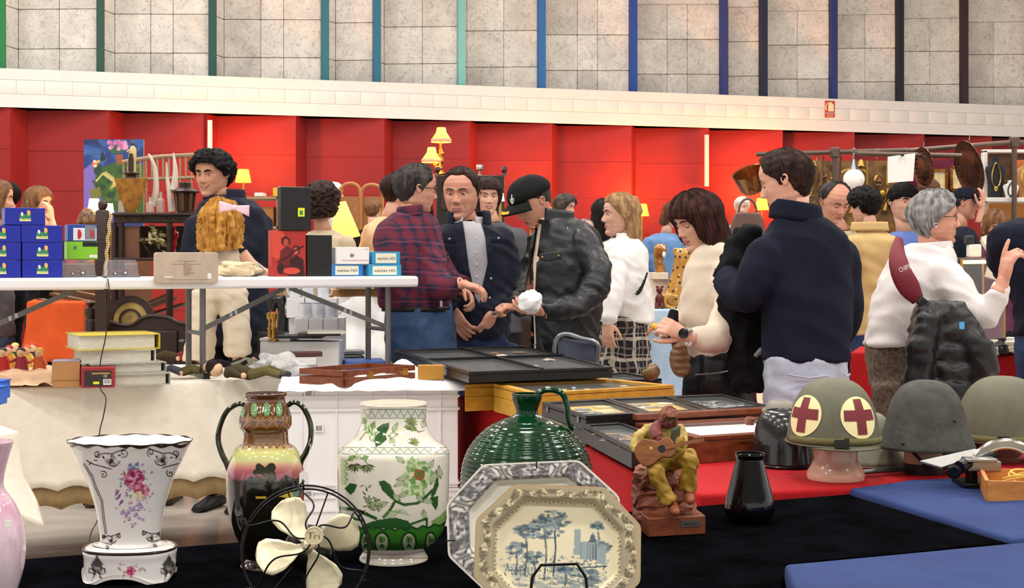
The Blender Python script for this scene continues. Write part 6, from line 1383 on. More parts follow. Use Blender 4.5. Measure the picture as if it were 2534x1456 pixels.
def fbox(name,label,cat,x0,x1,yt,yb,p,depth,mt,group=None,rz=0.,zb=None,bev=.003):
    """box on the folding table, front face spanning picture columns x0..x1 and rows yt..yb at offset p behind the front edge"""
    def at(x): k=(x-CX)/F;o_=FA+FP*p;return (k*o_.y-o_.x)/(FE.x-k*FE.y)
    ua,ub=at(x0),at(x1);a=ft(ua,p,0);b=ft(ub,p,0);d=(a.y+b.y)/2;z1=HC-(yt-HY)*d/F;z0=HC-(yb-HY)*d/F if zb is None else zb
    c=ft((ua+ub)/2,p+depth/2,0);t=Thing(name,label,cat,(c.x,c.y,z0),group)
    m=MB();m.box((c.x,c.y,(z0+z1)/2),(ub-ua,depth,z1-z0),FR);t.part('carton',m,mt,bev=bev)
    t.face=lambda u,v,off=.0012: ft(ua+(ub-ua)*u,p-off,z0+(z1-z0)*v);t.dim=(ub-ua,z1-z0);t.z1=z1;return t
def quad(t,u0,u1,v0,v1,mt,nm='label',off=.0012): m=MB();m.add([t.face(u0,v0,off),t.face(u1,v0,off),t.face(u1,v1,off),t.face(u0,v1,off)],[(0,1,2,3)]);return t.part(nm,m,mt)
bh=.0875*KL;rows_=[(690,0),(606,1),(560,2)]
for i,(x0,x1,k,lab) in enumerate([(-50,52,0,'lowest dark blue carton at the far end of the blue stack'),(55,155,0,'lowest dark blue carton beside the clear domes'),(-50,52,1,'middle dark blue carton of the stack cut by the frame'),(55,155,1,'middle dark blue carton beside the green toy box'),(-52,52,2,'upper dark blue carton of the stack cut by the frame'),(53,155,2,'upper dark blue carton beside the blue and white toy box'),(12,112,3,'single dark blue carton topping the blue stack')]):
    z0=ZT+k*bh+.0005*(k+1);d=7.1
    t=fbox('toy_carton',lab,'box',x0,x1,HY-(z0+bh-.001-HC)*F/(7.12*KL),0,.1,.13,M_blu,'dark blue cartons in a stack',zb=z0)
    quad(t,.36,.64,.22,.42,M_byl,'emblem');g_=quad(t,.36,.64,.38,.62,M_bgr,'emblem',.0016)
    m=MB();m.ell(t.face(.58,.7,.002),(.009,.001,.012),nu=10,nv=8);t.part('emblem',m,M_bor);m=MB();m.ell(t.face(.42,.62,.002),(.006,.001,.009),nu=8,nv=6);t.part('emblem',m,M_bwh)
    tm=text_mesh('TINTIN',.016,t.face(.5,.34,.002),FE,(0,0,1),width=t.dim[0]*.24);t.part('lettering',tm,M_bgr)
# toy boxes, clear domes with tractors
t=fbox('toy_box','green toy box with a white price strip','box',167,242,598,645,.22,.1,mat('box_green',(130,196,40),.4),zb=ZT+.08);quad(t,.72,.98,.1,.26,M_bwh);quad(t,.5,1.,.72,.98,M_bfr);quad(t,.2,.3,.55,.75,M_bgr);zt_=t.z1
t2=fbox('toy_box','blue and white toy box with a grey vehicle picture','box',168,240,556,598,.22,.1,mat('box_toyblue',(40,70,150),.4),zb=zt_+.001);quad(t2,.18,.98,.05,.8,mat('box_white',(220,222,226),.5));quad(t2,.58,.95,.1,.95,mat('toy_grey',(120,124,130),.5),off=.0016);m=MB();m.ell(t2.face(.36,.42,.002),(.014,.001,.022),nu=10,nv=8);t2.part('toy_picture',m,mat('toy_red',(190,50,46),.5));m=MB();m.ell(t2.face(.80,.45,.003),(.012,.001,.018),nu=10,nv=8);t2.part('toy_picture',m,mat('toy_red',(190,50,46),.5))
M_acr=mat('clear_acrylic',(220,216,222),.05,alpha=.13);M_trac=mat('tractor_red',(120,24,30),.35);M_tyre=mat('tyre',(22,22,22),.7)
for x0,x1,p_,lb in ((170,252,.14,'clear plastic dome with a red model tractor under the green toy box'),(274,356,.10,'clear plastic dome with a red model tractor beside the beige board')):
    ua,ub=uof(x0),uof(x1);L=ub-ua;c=ft((ua+ub)/2,p_+.06,ZT);t=Thing('model_case',lb,'display dome',c)
    m=MB();rg=[]
    for z,k in ((.006,1.),(.06,.9),(.078,.84)): rg.append([c+FE*(sx*L/2*k)+FP*(sy*.055*k)+Vector((0,0,z)) for sx,sy in ((-1,-1),(1,-1),(1,1),(-1,1))])
    m.loft(rg);t.part('cover',m,M_acr,bev=.003)
    m=MB();m.box(c+Vector((0,0,.0035)),(L*1.06,.12,.007),FR);t.part('base',m,mat('dome_base',(92,98,108),.4),bev=.002)
    k=Thing('model_tractor','tiny red model tractor inside the dome '+('under the green toy box' if x0 < 200 else 'beside the beige board'),'toy tractor',c+Vector((0,0,.008)))
    m=MB();m.box(c-FE*.018+Vector((0,0,.022)),(.036,.016,.012),FR);m.box(c+FE*.016+Vector((0,0,.026)),(.02,.02,.014),FR);k.part('body',m,M_trac,bev=.002)
    for du,r_ in ((-.026,.009),(.018,.012)):
        for s_ in (-1,1): q_=c+FE*du+FP*(s_*.014)+Vector((0,0,.008+r_));m=MB();m.tube([q_-FP*.004,q_+FP*.004],r_,14);w_=k.part('wheel',m,M_tyre);m=MB();m.tube([q_-FP*.005,q_+FP*.005],r_*.5,10);k.part('hub',m,M_bwh,parent=w_)
    m=MB();m.tube([c+FE*.01+Vector((0,0,.03)),c+FE*.0+Vector((0,0,.045))],.002,6);k.part('steering_column',m,M_tyre)
# beige board hanging over the edge
ua,ub=uof(379),uof(537);t=Thing('beige_board','worn beige board with rounded corners and a small white label','board',ft((ua+ub)/2,-.02,ZT-.03));rr=[]
z1,z0=HC+(HY-625)*7.38*KL/F,HC+(HY-701)*7.38*KL/F
for cx_,cz_,a0 in ((ub-.012,z1-.012,0),(ua+.012,z1-.012,90),(ua+.012,z0+.012,180),(ub-.012,z0+.012,270)):
    for k in range(5): a=math.radians(a0+22.5*k);rr.append(ft(cx_+.012*math.cos(a),-.022,cz_+.012*math.sin(a)))
m=MB();m.prism(rr,FP*.016);t.part('panel',m,mat('beige_board',(186,168,150),.6,var=.12,vscale=12),bev=.003)
bf=lambda u,v,o_=.0232: ft(ua+(ub-ua)*u,-o_,z0+(z1-z0)*v)
m=MB();m.add([bf(.83,.14),bf(.89,.14),bf(.89,.32),bf(.83,.32)],[(0,1,2,3)]);t.part('paper_label',m,M_bwh);m=MB();m.ell(bf(.46,.48,.022),(.03,.0012,.03),nu=14,nv=10);t.part('stain',m,mat('stain_brown',(158,138,124),.7))
m=MB();m.box(bf(.22,.2,.0225),(.036,.003,.01),FR);m.v=m.v;t.part('metal_slot',m,mat('slot_pale',(214,204,190),.5))
for v_,a_,b_ in ((.62,.25,.72),(.72,.35,.65),(.12,.25,.85),(.34,.56,.64)): m=MB();m.tube([bf(a_,v_),bf(b_,v_)],.0009,5);t.part('scored_line',m,mat('stain_brown',(158,138,124),.7))
# album box, book boxes
def art_face(t,nm,fn,nu=60,nv=80):
    m=MB();m.grid(lambda u,v: t.face(u*.98+.01,v*.98+.01,.0016),nu,nv);me=mesh_of(m,nm,t.loc,fixn=False);U=np.array([(i/nu,j/nv) for j in range(nv+1) for i in range(nu+1)]);bake(me,fn(U));t.part(nm,me,M_print)
t=fbox('illustrated_box','red box printed with a dark comic-style picture of two figures','box',672,757,571,686,.1,.06,mat('box_red',(186,52,44),.45));
def art(U):
    c=Canvas(0,0,120,160,(170,44,38),2.);K=(52,12,14);D_=(104,24,24);L_=(206,70,52)
    c.poly([(0,0),(40,0),(60,60),(20,100),(0,90)],L_);c.poly([(24,150),(30,70),(54,50),(74,66),(70,160)],D_);c.ell(48,38,13,16,D_);c.ell(50,40,9,12,(176,70,56));c.stroke([(36,44),(36,26),(50,20),(62,30),(62,46)],5,K)
    c.poly([(60,160),(64,100),(86,84),(112,100),(118,160)],K);c.ell(86,68,14,18,K);c.ell(85,70,9,13,(196,84,64));c.stroke([(20,110),(50,96),(80,70),(110,54)],6,K);c.ell(70,140,30,12,L_);c.stroke([(30,120),(60,128),(90,118)],3,K);c.ell(30,132,12,20,K)
    return c.sample(U[:,0]*120,(1-U[:,1])*160)
art_face(t,'printed_picture',art);zt_=t.z1
M_bk=mat('book_black',(20,20,22),.5);M_pg=mat('page_white',(222,218,210),.8)
t=fbox('slipcase','plain black slipcase standing beside the red illustrated box','box',760,822,582,686,.1,.06,M_bk);m=MB();m.box(ft((uof(760)+uof(822))/2+.006,.15,t.z1+.0005),(.09,.03,.002),FR);t.part('page_edge',m,M_pg)
t=fbox('slipcase','plain black slipcase with a yellow sticker on top of the illustrated box','box',695,770,463,570,.09,.06,M_bk,zb=zt_+.001);quad(t,.56,.78,.32,.52,mat('sticker_yellow',(224,226,40),.5),'sticker');quad(t,.62,.72,.36,.46,M_bgr,'sticker_print',.002);m=MB();m.box(ft((uof(695)+uof(770))/2+.012,.12,t.z1+.0005),(.12,.03,.002),FR);t.part('page_edge',m,M_pg)
# model railway boxes
M_mbl=mat('box_cyan',(44,146,190),.45);M_mbl2=mat('box_azure',(40,120,200),.45);M_lab=mat('label_cream',(226,222,200),.6);M_ink=mat('ink_black',(24,22,20),.6)
for x0,x1,yt,yb,p_,mt,lb,z in ((820,898,653,683,.1,M_mbl2,'azure model train box beside the black slipcase',0),(912,993,653,682,.08,M_mbl,'cyan model train box at the table end, lower of two',0),(921,990,620,652,.09,M_mbl,'cyan model train box at the table end, topmost of two',1)):
    zb=ZT+.0005 if not z else zz_+.001;h_=(yb-yt)*7.7*KL/F
    t=fbox('model_train_box',lb,'box',x0,x1,HY-(zb+h_-HC)*F/(7.75*KL),0,p_,.09,mt,zb=zb,bev=.002);zz_=t.z1 if lb.endswith('lower of two') else (t.z1 if not z else zz_)
    if 'azure' in lb: za_=t.z1
    quad(t,.12,.86,.1,.88,M_lab);tm=text_mesh('märklin HO',.02,t.face(.5,.46,.002),FE,(0,0,1),width=t.dim[0]*.64);t.part('lettering',tm,M_ink)
t=fbox('model_train_box','white model train box on the azure box','box',832,914,612,651,.09,.1,M_bwh,zb=za_+.001);tm=text_mesh('märklin',.006,t.face(.92,.88,.002),FE,(0,0,1),width=t.dim[0]*.14);t.part('lettering',tm,mat('ink_red',(190,40,50),.6));m=MB();m.tube([t.face(.16,.22,.002),t.face(.98,.22,.002)],.0008,5);t.part('printed_line',m,mat('ink_red',(190,40,50),.6));m=MB();m.ell(t.face(.45,.52,.002),(.014,.001,.008),nu=10,nv=6);t.part('printed_drawing',m,mat('toy_grey',(120,124,130),.5))
# heap of doll clothes
def lump(name,label,cat,c,r,mt,amp=.35,fr=14.,seed=0.,flat=0.,nu=36,nv=22,rot=0.):
    m=MB();R_=Matrix.Rotation(rot,3,'Z');m.ell((0,0,0),1.,nu=nu,nv=nv);out=[]
    for v in m.v:
        v=Vector(v);k=1+amp*noise.noise(Vector((v.x*fr*.12+seed,v.y*fr*.12,v.z*fr*.12)))+amp*.5*noise.noise(Vector((v.x*fr*.3,v.y*fr*.3+seed,v.z*fr*.3)));v=v*k;q_=R_ @ Vector((v.x*r[0],v.y*r[1],v.z*r[2]));out.append((c.x+q_.x,c.y+q_.y,max(c.z+.0005,c.z+r[2]*.8+q_.z)))
    m.v=out;return single(name,label,cat,m,mt,c)
c=ft(uof(612),.16,ZT);lump('folded_garment','cream doll garment heaped on the white table','doll clothes',c,(.1,.06,.04),cloth('cream_doll',(214,196,160),.15),seed=2,rot=FR);c=ft(uof(648),.2,ZT);lump('folded_garment','grey-green patterned doll garment beside the red box','doll clothes',c,(.06,.06,.035),cloth('green_doll',(142,150,138),.4,vscale=40),seed=5)
# cable hanging from the table joint
m=MB();pts=[(266,690),(270,715),(264,770),(262,830),(248,900),(248,960),(262,985),(256,1030),(246,1075),(240,1180),(246,1270),(225,1320),(220,1352)]
dd=[6.0,5.98,5.97,5.97,5.96,5.94,5.88,5.86,5.84,5.8,5.7,5.5,5.4];m.tube([Vector(v) for v in spl([tuple(P(x,y,d)) for (x,y),d in zip(pts,dd)],5)],.0025,6);single('power_cable','thin black cable hanging down from the joint of the white tables','cable',m,M_bfr,P(262,985,5.9))

# ---------------------------------------------------------------- on the cream cloth
def ct(x,y,z=TZ): return T(x,y,z)
M_pvc=mat('binder_sleeve',(206,202,186),.4,var=.15,vscale=30,stretch=(1,1,12));
def binder(label,x0,x1,yt,yb,d,mt_cov,z0,tilt=0.,group='ring binders in a stack'):
    d *= KL;M=d/F;w_=(x1-x0)*M;h=(yb-yt)*M;c=P((x0+x1)/2,HY,d+.13);c.z=z0;t=Thing('ring_binder',label,'binder',c,group);rz=FR+tilt
    for nm,zz in (('cover',.002),('cover',h-.002)): m=MB();m.box(c+Vector((0,0,zz)),(w_,.3,.004),rz);t.part(nm,m,mt_cov)
    m=MB();R_=Matrix.Rotation(rz,3,'Z');m.box(c+R_ @ Vector((-w_*.02,.0,h/2)),(w_*.92,.27,h-.009),rz);t.part('sleeve_pages',m,M_pvc)
    m=MB();m.box(c+R_ @ Vector((w_/2-.002,0,h/2)),(.004,.3,h),rz);t.part('spine',m,mt_cov);return z0+h
z=TZ+.001;M_ycov=mat('cover_yellow',(206,190,70),.45);M_grey=mat('cover_grey',(170,168,156),.45);M_gw=mat('cover_white',(206,204,196),.45)
z=binder('thick grey binder at the bottom of the stack',232,405,925,955,7.02,M_grey,z);z=binder('grey binder with sagging pages, second from the bottom of the stack',205,392,900,925,7.04,M_grey,z+.001,.05);z=binder('white binder with loose sleeves under the yellow one',190,372,868,900,7.04,M_gw,z+.001,-.04);z=binder('yellow-edged ring binder topping the stack',178,378,828,866,7.03,M_ycov,z+.001,.03)
# cartons in front
def carton(name,label,cat,x0,x1,yt,yb,depth,mt,rz=None,z0=None,d=None,group=None,bev=.002):
    d=d*KL if d else (HC-TZ)*F/(yb-HY);M=d/F;z0=TZ+.001 if z0 is None else z0;c=P((x0+x1)/2,HY,d+depth/2);h=(yb-yt)*M;t=Thing(name,label,cat,(c.x,c.y,z0),group);m=MB();rz=FR*.5 if rz is None else rz
    m.box((c.x,c.y,z0+h/2),((x1-x0)*M,depth,h),rz);t.part('carton',m,mt,bev=bev);R_=Matrix.Rotation(rz,3,'Z');w_=(x1-x0)*M
    t.face=lambda u,v,off=.0012: Vector((c.x,c.y,z0+h*v))+R_ @ Vector(((u-.5)*w_,-depth/2-off,0));t.dim=(w_,h);t.z1=z0+h;t.ax=R_ @ Vector((1,0,0));return t
M_card=mat('kraft_card',(172,124,78),.8,var=.08)
t=carton('cardboard_box','small open brown cardboard box beside the red toy pack','box',133,199,896,960,.12,M_card);m=MB();a=[t.face(0,.98,.001),t.face(1,.98,.001)];q_=a[0];m.prism([t.face(.0,1.,-.0),t.face(1,1.,0),t.face(1,1.02,-.11),t.face(0,1.02,-.11)],(0,0,.002));t.part('flap',m,mat('card_lilac',(150,140,160),.7));m=MB();m.tube([t.face(0,.27,.001),t.face(1,.27,.001)],.001,5);t.part('lid_edge',m,mat('card_dark',(120,82,48),.8))
t=carton('toy_pack','red and black toy pack with a barcode','box',204,284,910,961,.1,mat('pack_red',(150,36,40),.35));quad(t,.1,.9,.08,.84,mat('pack_dark',(46,36,36),.4),'printed_panel');quad(t,.66,.9,.14,.42,M_bwh,'barcode',.0018);quad(t,.36,.54,.18,.3,mat('sticker_yellow',(224,226,40),.5),'logo',.0018)
for k in range(6): quad(t,.69+.033*k,.69+.033*k+.015,.2,.4,M_ink,'barcode_bar',.0022)
tm=text_mesh('CE',.014,t.face(.72,.56,.002),t.ax,(0,0,1),width=.014);t.part('lettering',tm,M_bwh);quad(t,.32,.86,.66,.74,mat('pack_tan',(170,130,70),.5),'printed_title',.0018)
# paper bags, puppets and dolls heaped
m=MB();m.grid(lambda u,v: T(-20+150*u,962-40*v,TZ)+Vector((0,0,.012+.035*max(0,nz((u*4,v*3,0),1.))+.02*u*v)),24,10);single('paper_bag','crumpled peach printed paper bag in front of the puppets','paper bag',m,mat('bag_peach',(226,194,156),.8,var=.25,vscale=30,tint=(206,158,124)),T(60,950),solid=.0015)
t=carton('plastic_tub','low clear plastic tub behind the puppets','tub',10,100,884,900,.16,M_acr,d=7.6)
cols=[(190,40,40),(210,160,50),(40,60,40),(150,40,60),(224,190,90),(60,30,40),(200,90,50)]
rd=random.Random(21)
for i in range(7):
    x=8+i*15;c=T(x,930-(i % 3)*8);c.z=TZ;t=Thing('string_puppet',['red-capped','yellow-clad','green-clad','crimson-clad','straw-coloured','dark-robed','orange-clad'][i]+' string puppet lying in the heap behind the paper bag','puppet',c,'string puppets in a heap')
    mt=mat('puppet_%d' % i,cols[i],.7,var=.2);m=MB();m.loft([ring_pts(c+Vector((.0,0,.02+.07*k)),(.035-.015*k),.025-.01*k,12) for k in (0,.5,1)]);t.part('robe',m,mt);m=MB();m.ell(c+Vector((0,-.01,.105)),(.018,.018,.021),nu=12,nv=8);t.part('head',m,mat('puppet_skin',(214,176,140),.6));m=MB();m.ell(c+Vector((0,-.004,.117)),(.02,.019,.014),nu=12,nv=6);t.part('cap',m,mat('puppet_%d' % ((i+2) % 7),cols[(i+2) % 7],.7))
    for s_ in (-1,1): m=MB();m.tube([c+Vector((s_*.015,0,.08)),c+Vector((s_*.04,-.02,.05+.02*rd.random()))],[.009,.006],8);t.part('arm',m,mt)
# dolls lying under the table
def rag_doll(label,x,y,L,ang,cb,cl,ch,mir=1,face=False):
    c=T(x,y);c.z=TZ+.03;ax=Vector((math.cos(ang),math.sin(ang)*.6,0)).normalized();sd_=Vector((-ax.y,ax.x,0));t=Thing('rag_doll',label,'doll',Vector((c.x,c.y,TZ)),'dolls lying under the white table');up=Vector((0,0,1))
    mb_=cloth('doll_%d' % cb[0],cb,.2);ml_=cloth('doll_%d' % cl[0],cl,.25)
    m=MB();m.tube([c,c+ax*L*.18+up*.015,c+ax*L*.34+up*.01],[L*.1,L*.12,L*.08],12,flat=.8);t.part('body',m,mb_)
    m=MB();m.ell(c+ax*L*.48+up*.02,L*.095,nu=16,nv=12);t.part('head',m,mat('puppet_skin',(214,176,140),.6));m=MB();m.ell(c+ax*L*.52+up*.03,(L*.1,L*.1,L*.1),nu=16,nv=12);m.v=[tuple(Vector(v)+Vector((0,0,.01*nz(v,40)))) for v in m.v];t.part('hat',m,cloth('doll_%d' % ch[0],ch,.2))
    for s_ in (-1,1):
        m=MB();m.tube([c+ax*L*.3+sd_*s_*L*.08,c+ax*L*.2+sd_*s_*L*.2+up*.02,c+ax*L*.06+sd_*s_*L*.22],[L*.05,L*.045,L*.035],8);ar=t.part('arm',m,mb_);m=MB();m.ell(c+ax*L*.03+sd_*s_*L*.22,L*.04,nu=8,nv=6);t.part('hand',m,mat('puppet_skin',(214,176,140),.6),parent=ar)
        m=MB();m.tube([c+sd_*s_*L*.05,c-ax*L*.22+sd_*s_*L*.09+up*.02,c-ax*L*.42+sd_*s_*L*.1],[L*.07,L*.06,L*.045],8);t.part('leg',m,ml_);m=MB();m.ell(c-ax*L*.45+sd_*s_*L*.1,(L*.06,L*.05,L*.045),nu=8,nv=6);t.part('shoe',m,M_bfr)
rag_doll('doll in pale green dress and grey cap lying near the brass candlesticks',646,920,.34,.5,(158,164,128),(150,150,130),(128,134,138));rag_doll('doll in olive trousers and dark shoes lying beside the table foot',622,944,.34,2.9,(70,60,40),(92,84,52),(40,30,30));rag_doll('doll in red striped clothes lying beside the binders',440,900,.3,.2,(130,40,44),(70,60,90),(190,170,150));rag_doll('doll in grey striped clothes lying in front of the table foot',450,938,.24,.1,(92,96,104),(80,80,92),(198,188,170));rag_doll('doll in dark blue clothes lying behind the table leg',572,922,.26,.8,(40,44,66),(46,34,40),(60,34,40))
for x,y,s_ in ((470,880,0),(690,938,1)): c=T(x,y);lump('plastic_bag',['clear plastic bag of clothes beside the binders','clear plastic bag lying in front of the train set boxes'][s_],'plastic bag',c,(.12,.08,.06),mat('bag_clear',(214,214,214),.25,alpha=.55),seed=7+s_,amp=.5)
M_cy=mat('set_teal',(34,146,160),.45)
def flatbox(label,x0,x1,yt,yb,depth,mt,txt=None,name='game_box',z0=None): 
    t=carton(name,label,'box',x0,x1,yt,yb,depth,mt,z0=z0,rz=FR*.4)
    if txt: tm=text_mesh(txt,.05,t.face(.55,.5,.002),t.ax,(0,0,1),width=t.dim[0]*.45);t.part('lettering',tm,M_bwh)
    return t
t=flatbox('flat teal train set box with white lettering',712,838,895,916,.3,M_cy,'SET-HO');m=MB();m.prism([t.face(0,1.01,0),t.face(1,1.01,0),t.face(1,1.01,-.3),t.face(0,1.01,-.3)],(0,0,.001));t.part('printed_lid',m,mat('lid_print',(196,150,120),.6,var=.4,vscale=16,tint=(120,130,110)))
t=flatbox('flat blue picture box beside the teal train set',852,950,896,917,.25,mat('set_blue',(36,98,186),.45));quad(t,.2,.9,.2,.8,mat('set_navy',(24,50,110),.5),'printed_picture')
t=carton('game_box','white printed box with small black drawings','box',716,780,858,878,.1,M_bwh,d=7.6,z0=TZ+.052);carton('game_box','grey carton under the white printed box','box',712,784,880,908,.11,mat('carton_grey',(150,150,150),.7),d=7.6);t=carton('leather_case','dark brown leatherette case on the printed box','case',716,796,847,858,.09,mat('case_brown',(80,44,40),.5),d=7.6,z0=t.z1+.001)
c=T(830,905);c.z=TZ+.002;t=Thing('portable_typewriter','black portable typewriter in its case under the white table','typewriter',c);m=MB();m.box(c+Vector((0,.1,.024)),(.26,.16,.045),.2);t.part('body',m,M_bfr,bev=.012);m=MB();m.box(c+Vector((0,.12,.058)),(.26,.13,.02),.2);t.part('lid',m,mat('lid_grey',(150,152,152),.4),bev=.004);m=MB();m.box(c+Vector((0,.02,.042)),(.22,.012,.006),.2);t.part('key_row',m,M_steel)
for k,x in enumerate((668,678)):
    c=P(x,HY,6.92-.03*k);c.z=HC-(842-HY)*6.97/F-.0005;t=Thing('candlestick','brass candlestick '+('behind' if k == 0 else 'in front of')+' its twin','candlestick',c,'brass candlesticks under the white table');m=MB();m.lathe([(.03,.001),(.028,.008),(.012,.014),(.009,.05),(.014,.06),(.008,.07),(.008,.10),(.016,.112),(.016,.135),(.012,.137)],c,18);t.part('stem',m,M_brass)
# enamel mugs on white cartons
M_en=mat('white_enamel',(226,232,240),.18,coat=.4);M_carton=mat('white_carton',(224,222,224),.7)
mug0=None;MUG=[(730,736,0),(762,736,0),(800,736,0),(757,786,1),(788,786,1),(818,786,1)]
for i,(x,yb,k) in enumerate(MUG):
    d=7.31 if k == 0 else 7.18;c=P(x,yb,d)
    if mug0 is None:
        t=Thing('enamel_mug','white enamel mug on white cartons under the table','mug',c,'white enamel mugs on cartons');m=MB();m.lathe([(.027,0),(.0295,.004),(.0295,.07),(.031,.072),(.0295,.073),(.028,.07),(.027,.006),(.0005,.006)],c,28,cap=False);t.part('cup',m,M_en);m=MB();m.tube([c+Vector((.0295,-.004,.062)),c+Vector((.042,-.03,.058)),c+Vector((.044,-.034,.036)),c+Vector((.038,-.026,.016)),c+Vector((.029,-.004,.012))],.0036,8);t.part('handle',m,M_en);m=MB();m.tube([c+Vector((.0302*math.cos(a),.0302*math.sin(a),.0725)) for a in [j*.28 for j in range(22)]],.0014,5,closed=True);t.part('rim',m,mat('rim_grey',(110,120,134),.4));mug0=t.o
    else: copy_thing(mug0,c,[0,math.pi,.2,math.pi,math.pi*.9,.6][i])
mug0.rotation_euler=(0,0,math.pi)
for i,(x0,x1,yt,yb,d) in enumerate(((712,756,737,786,7.31),(758,796,737,786,7.31),(797,836,737,786,7.31),(732,766,787,826,7.18),(767,802,787,826,7.18),(803,838,787,826,7.18))):
    c=P((x0+x1)/2,yb,d);h=(yb-yt)*d/F-.0008;m=MB();m.box((c.x,c.y,c.z+h/2),((x1-x0-.8)*d/F,.09,h));single('white_carton','plain white carton '+('in the upper row' if i < 3 else 'in the lower row')+' under the enamel mugs','box',m,M_carton,c,['white cartons in the upper row','white cartons in the lower row'][i // 3],bev=.002)
c=P(775,826,7.18);m=MB();m.box((c.x,7.35,(TZ+P(0,786,7.31).z)/2),(.28,.1,P(0,786,7.31).z-TZ-.004));
single('white_step','white display step behind the lower cartons','display step',m,M_carton,(c.x,7.35,TZ));m=MB();zc0=P(0,826,7.18).z;m.box((c.x,7.185,(TZ+zc0)/2-.001),(.3,.1,zc0-TZ-.004));single('white_step','white display step carrying the lower row of cartons','display step',m,M_carton,(c.x,7.185,TZ))
# books and folders behind
for i,(x0,x1,y,cl) in enumerate(((655,730,836,(226,224,220)),(690,800,834,(40,40,44)),(740,842,832,(60,52,50)),(760,850,838,(214,210,200)))):
    c=P((x0+x1)/2,y,6.98-i*.04);c.z=HC-(842-HY)*6.97/F+.007+.0135*i;m=MB();m.box(c,((x1-x0)*6.97/F,.2,.012),.1*(i-1));single('thin_folder',['white','black','dark brown','cream'][i]+' thin folder on the white bench under the mugs','folder',m,mat('folder_%d' % i,cl,.6),c)
m=MB();c=P(750,866,7.0);m.box((c.x,6.98,(TZ+HC-(842-HY)*6.97/F)/2),(.38,.2,HC-(842-HY)*6.97/F-TZ-.004));single('white_bench','low white bench under the folders and mugs','bench',m,M_carton,(c.x,6.98,TZ),bev=.004)
# white sheet over stacked goods behind
def wsheet(u,v): x=826+140*u;y=722+176*v;return P(x,y,8.41-.12*v+(.3*(.08-v)/.08 if v < .08 else 0)+.03*math.sin(u*9+v*3)+.04*nz((u*4,v*3,1),1.))
m=MB();m.grid(wsheet,30,24);single('white_sheet','white cotton sheet draped over goods behind the mugs','sheet',m,M_wshirt,P(895,810,8.2),solid=.004)
m=MB();c=P(898,800,8.62);m.box((c.x,c.y,.6),(.36,.36,1.19));single('covered_crate','tall crate under the white cotton sheet','crate',m,M_card,(c.x,c.y,0.))
m=MB();c=P(900,712,8.5)
for k in range(3): m.box((c.x,c.y,1.213+.03*k),(.3,.24,.027),.05*k)
single('folder_pile','pile of olive folders on the tall crate','folders',m,mat('folder_olive',(150,138,110),.7),(c.x,c.y,1.2))
# stand mixer-like black sewing machine left of the mugs
c=P(690,800,7.4);t=Thing('sewing_machine','small black sewing machine beside the enamel mugs','sewing machine',Vector((c.x,7.4,TZ)));m=MB();m.tube([P(700,820,7.4),P(702,770,7.4),P(694,742,7.4),P(676,742,7.4),P(672,770,7.4)],[.03,.028,.035,.034,.02],14);t.part('arm',m,M_lac);m=MB();m.box(Vector((c.x,7.4,TZ+(P(0,818,7.4).z-TZ)/2)),(.2,.16,P(0,818,7.4).z-TZ));t.part('bed',m,M_lac,bev=.01);m=MB();q_=P(708,768,7.38);m.tube([q_,q_+Vector((.025,0,0))],.045,20);t.part('hand_wheel',m,M_steel)

# ---------------------------------------------------------------- plastic crates with paper, box, card
M_poly=mat('crate_plastic',(244,244,246),.3,alpha=.9);CB0=P(690,HY,6.3);CR=.22
def crate(label,x0,x1,d,z0,z1,rz,depth):
    M=d/F;w_=(x1-x0)*M;c=P((x0+x1)/2,HY,d+depth/2);c.z=z0;t=Thing('plastic_crate',label,'crate',c);R_=Matrix.Rotation(rz,3,'Z');h=z1-z0;L_=lambda x,y,z: c+R_ @ Vector((x,y,z))
    for sx,sy,sw,sd_ in ((0,-1,w_,.004),(0,1,w_,.004),(-1,0,.004,depth),(1,0,.004,depth)): m=MB();m.box(L_(sx*w_/2,sy*depth/2,h/2),(sw,sd_,h),rz);t.part('wall',m,M_poly)
    m=MB();m.box(L_(0,0,.004),(w_,depth,.008),rz);t.part('bottom',m,M_poly)
    m=MB()
    for z in (h*.99,h*.93,h*.8,.02): m.box(L_(0,-depth/2-.005,z),(w_+.012,.01,.01),rz);m.box(L_(-w_/2-.005,0,z),(.01,depth,.01),rz);m.box(L_(w_/2+.005,0,z),(.01,depth,.01),rz)
    for u in (-.4,-.2,0,.2,.4): m.box(L_(u*w_,-depth/2-.004,h/2),(.007,.008,h),rz)
    t.part('ribs',m,M_poly)
    for u,v in ((-.36,.97),(-.3,.62)):
        m=MB();m.box(L_(u*w_,-depth/2-.0108,h*v),(.036,.001,.03),rz);lb=t.part('barcode_label',m,M_bwh);m=MB()
        for k in range(5): m.box(L_(u*w_-.01+.005*k,-depth/2-.0115,h*v),(.0025,.0008,.02),rz)
        t.part('barcode_bar',m,M_ink,parent=lb)
    return t,L_,w_
CD=5.9;zc2=HC-(958-HY)*CD/F
cr2=crate('white plastic crate on the floor under another crate',705,1132,CD,.003,zc2/2-.003,.1,.42);cr1=crate('white plastic crate with tissue paper on its lid, topmost of two',705,1132,CD,zc2/2,zc2-.012,.1,.42)
m=MB();m.box(cr1[1](0,0,zc2/2-.006),(cr1[2]+.03,.45,.012),.1);cr1[0].part('lid',m,M_poly,bev=.004)
def tissue(u,v):
    p_=cr1[1]((u-.45)*cr1[2]*1.18,(v-.5)*.54,zc2/2+.006);e=max(0,abs(v-.5)-.42)*2;k=.04*max(0,nz((u*3,v*3,2),1.))+.02*nz((u*9,v*8,0),1.) ** 2
    pk=.075*math.exp(-((u-.62)/.09) ** 2-((v-.98)/.3) ** 2);return p_+Vector((0,0,k+pk-.06*max(0,u-.93)*6-.04*max(0,.08-v)*6))
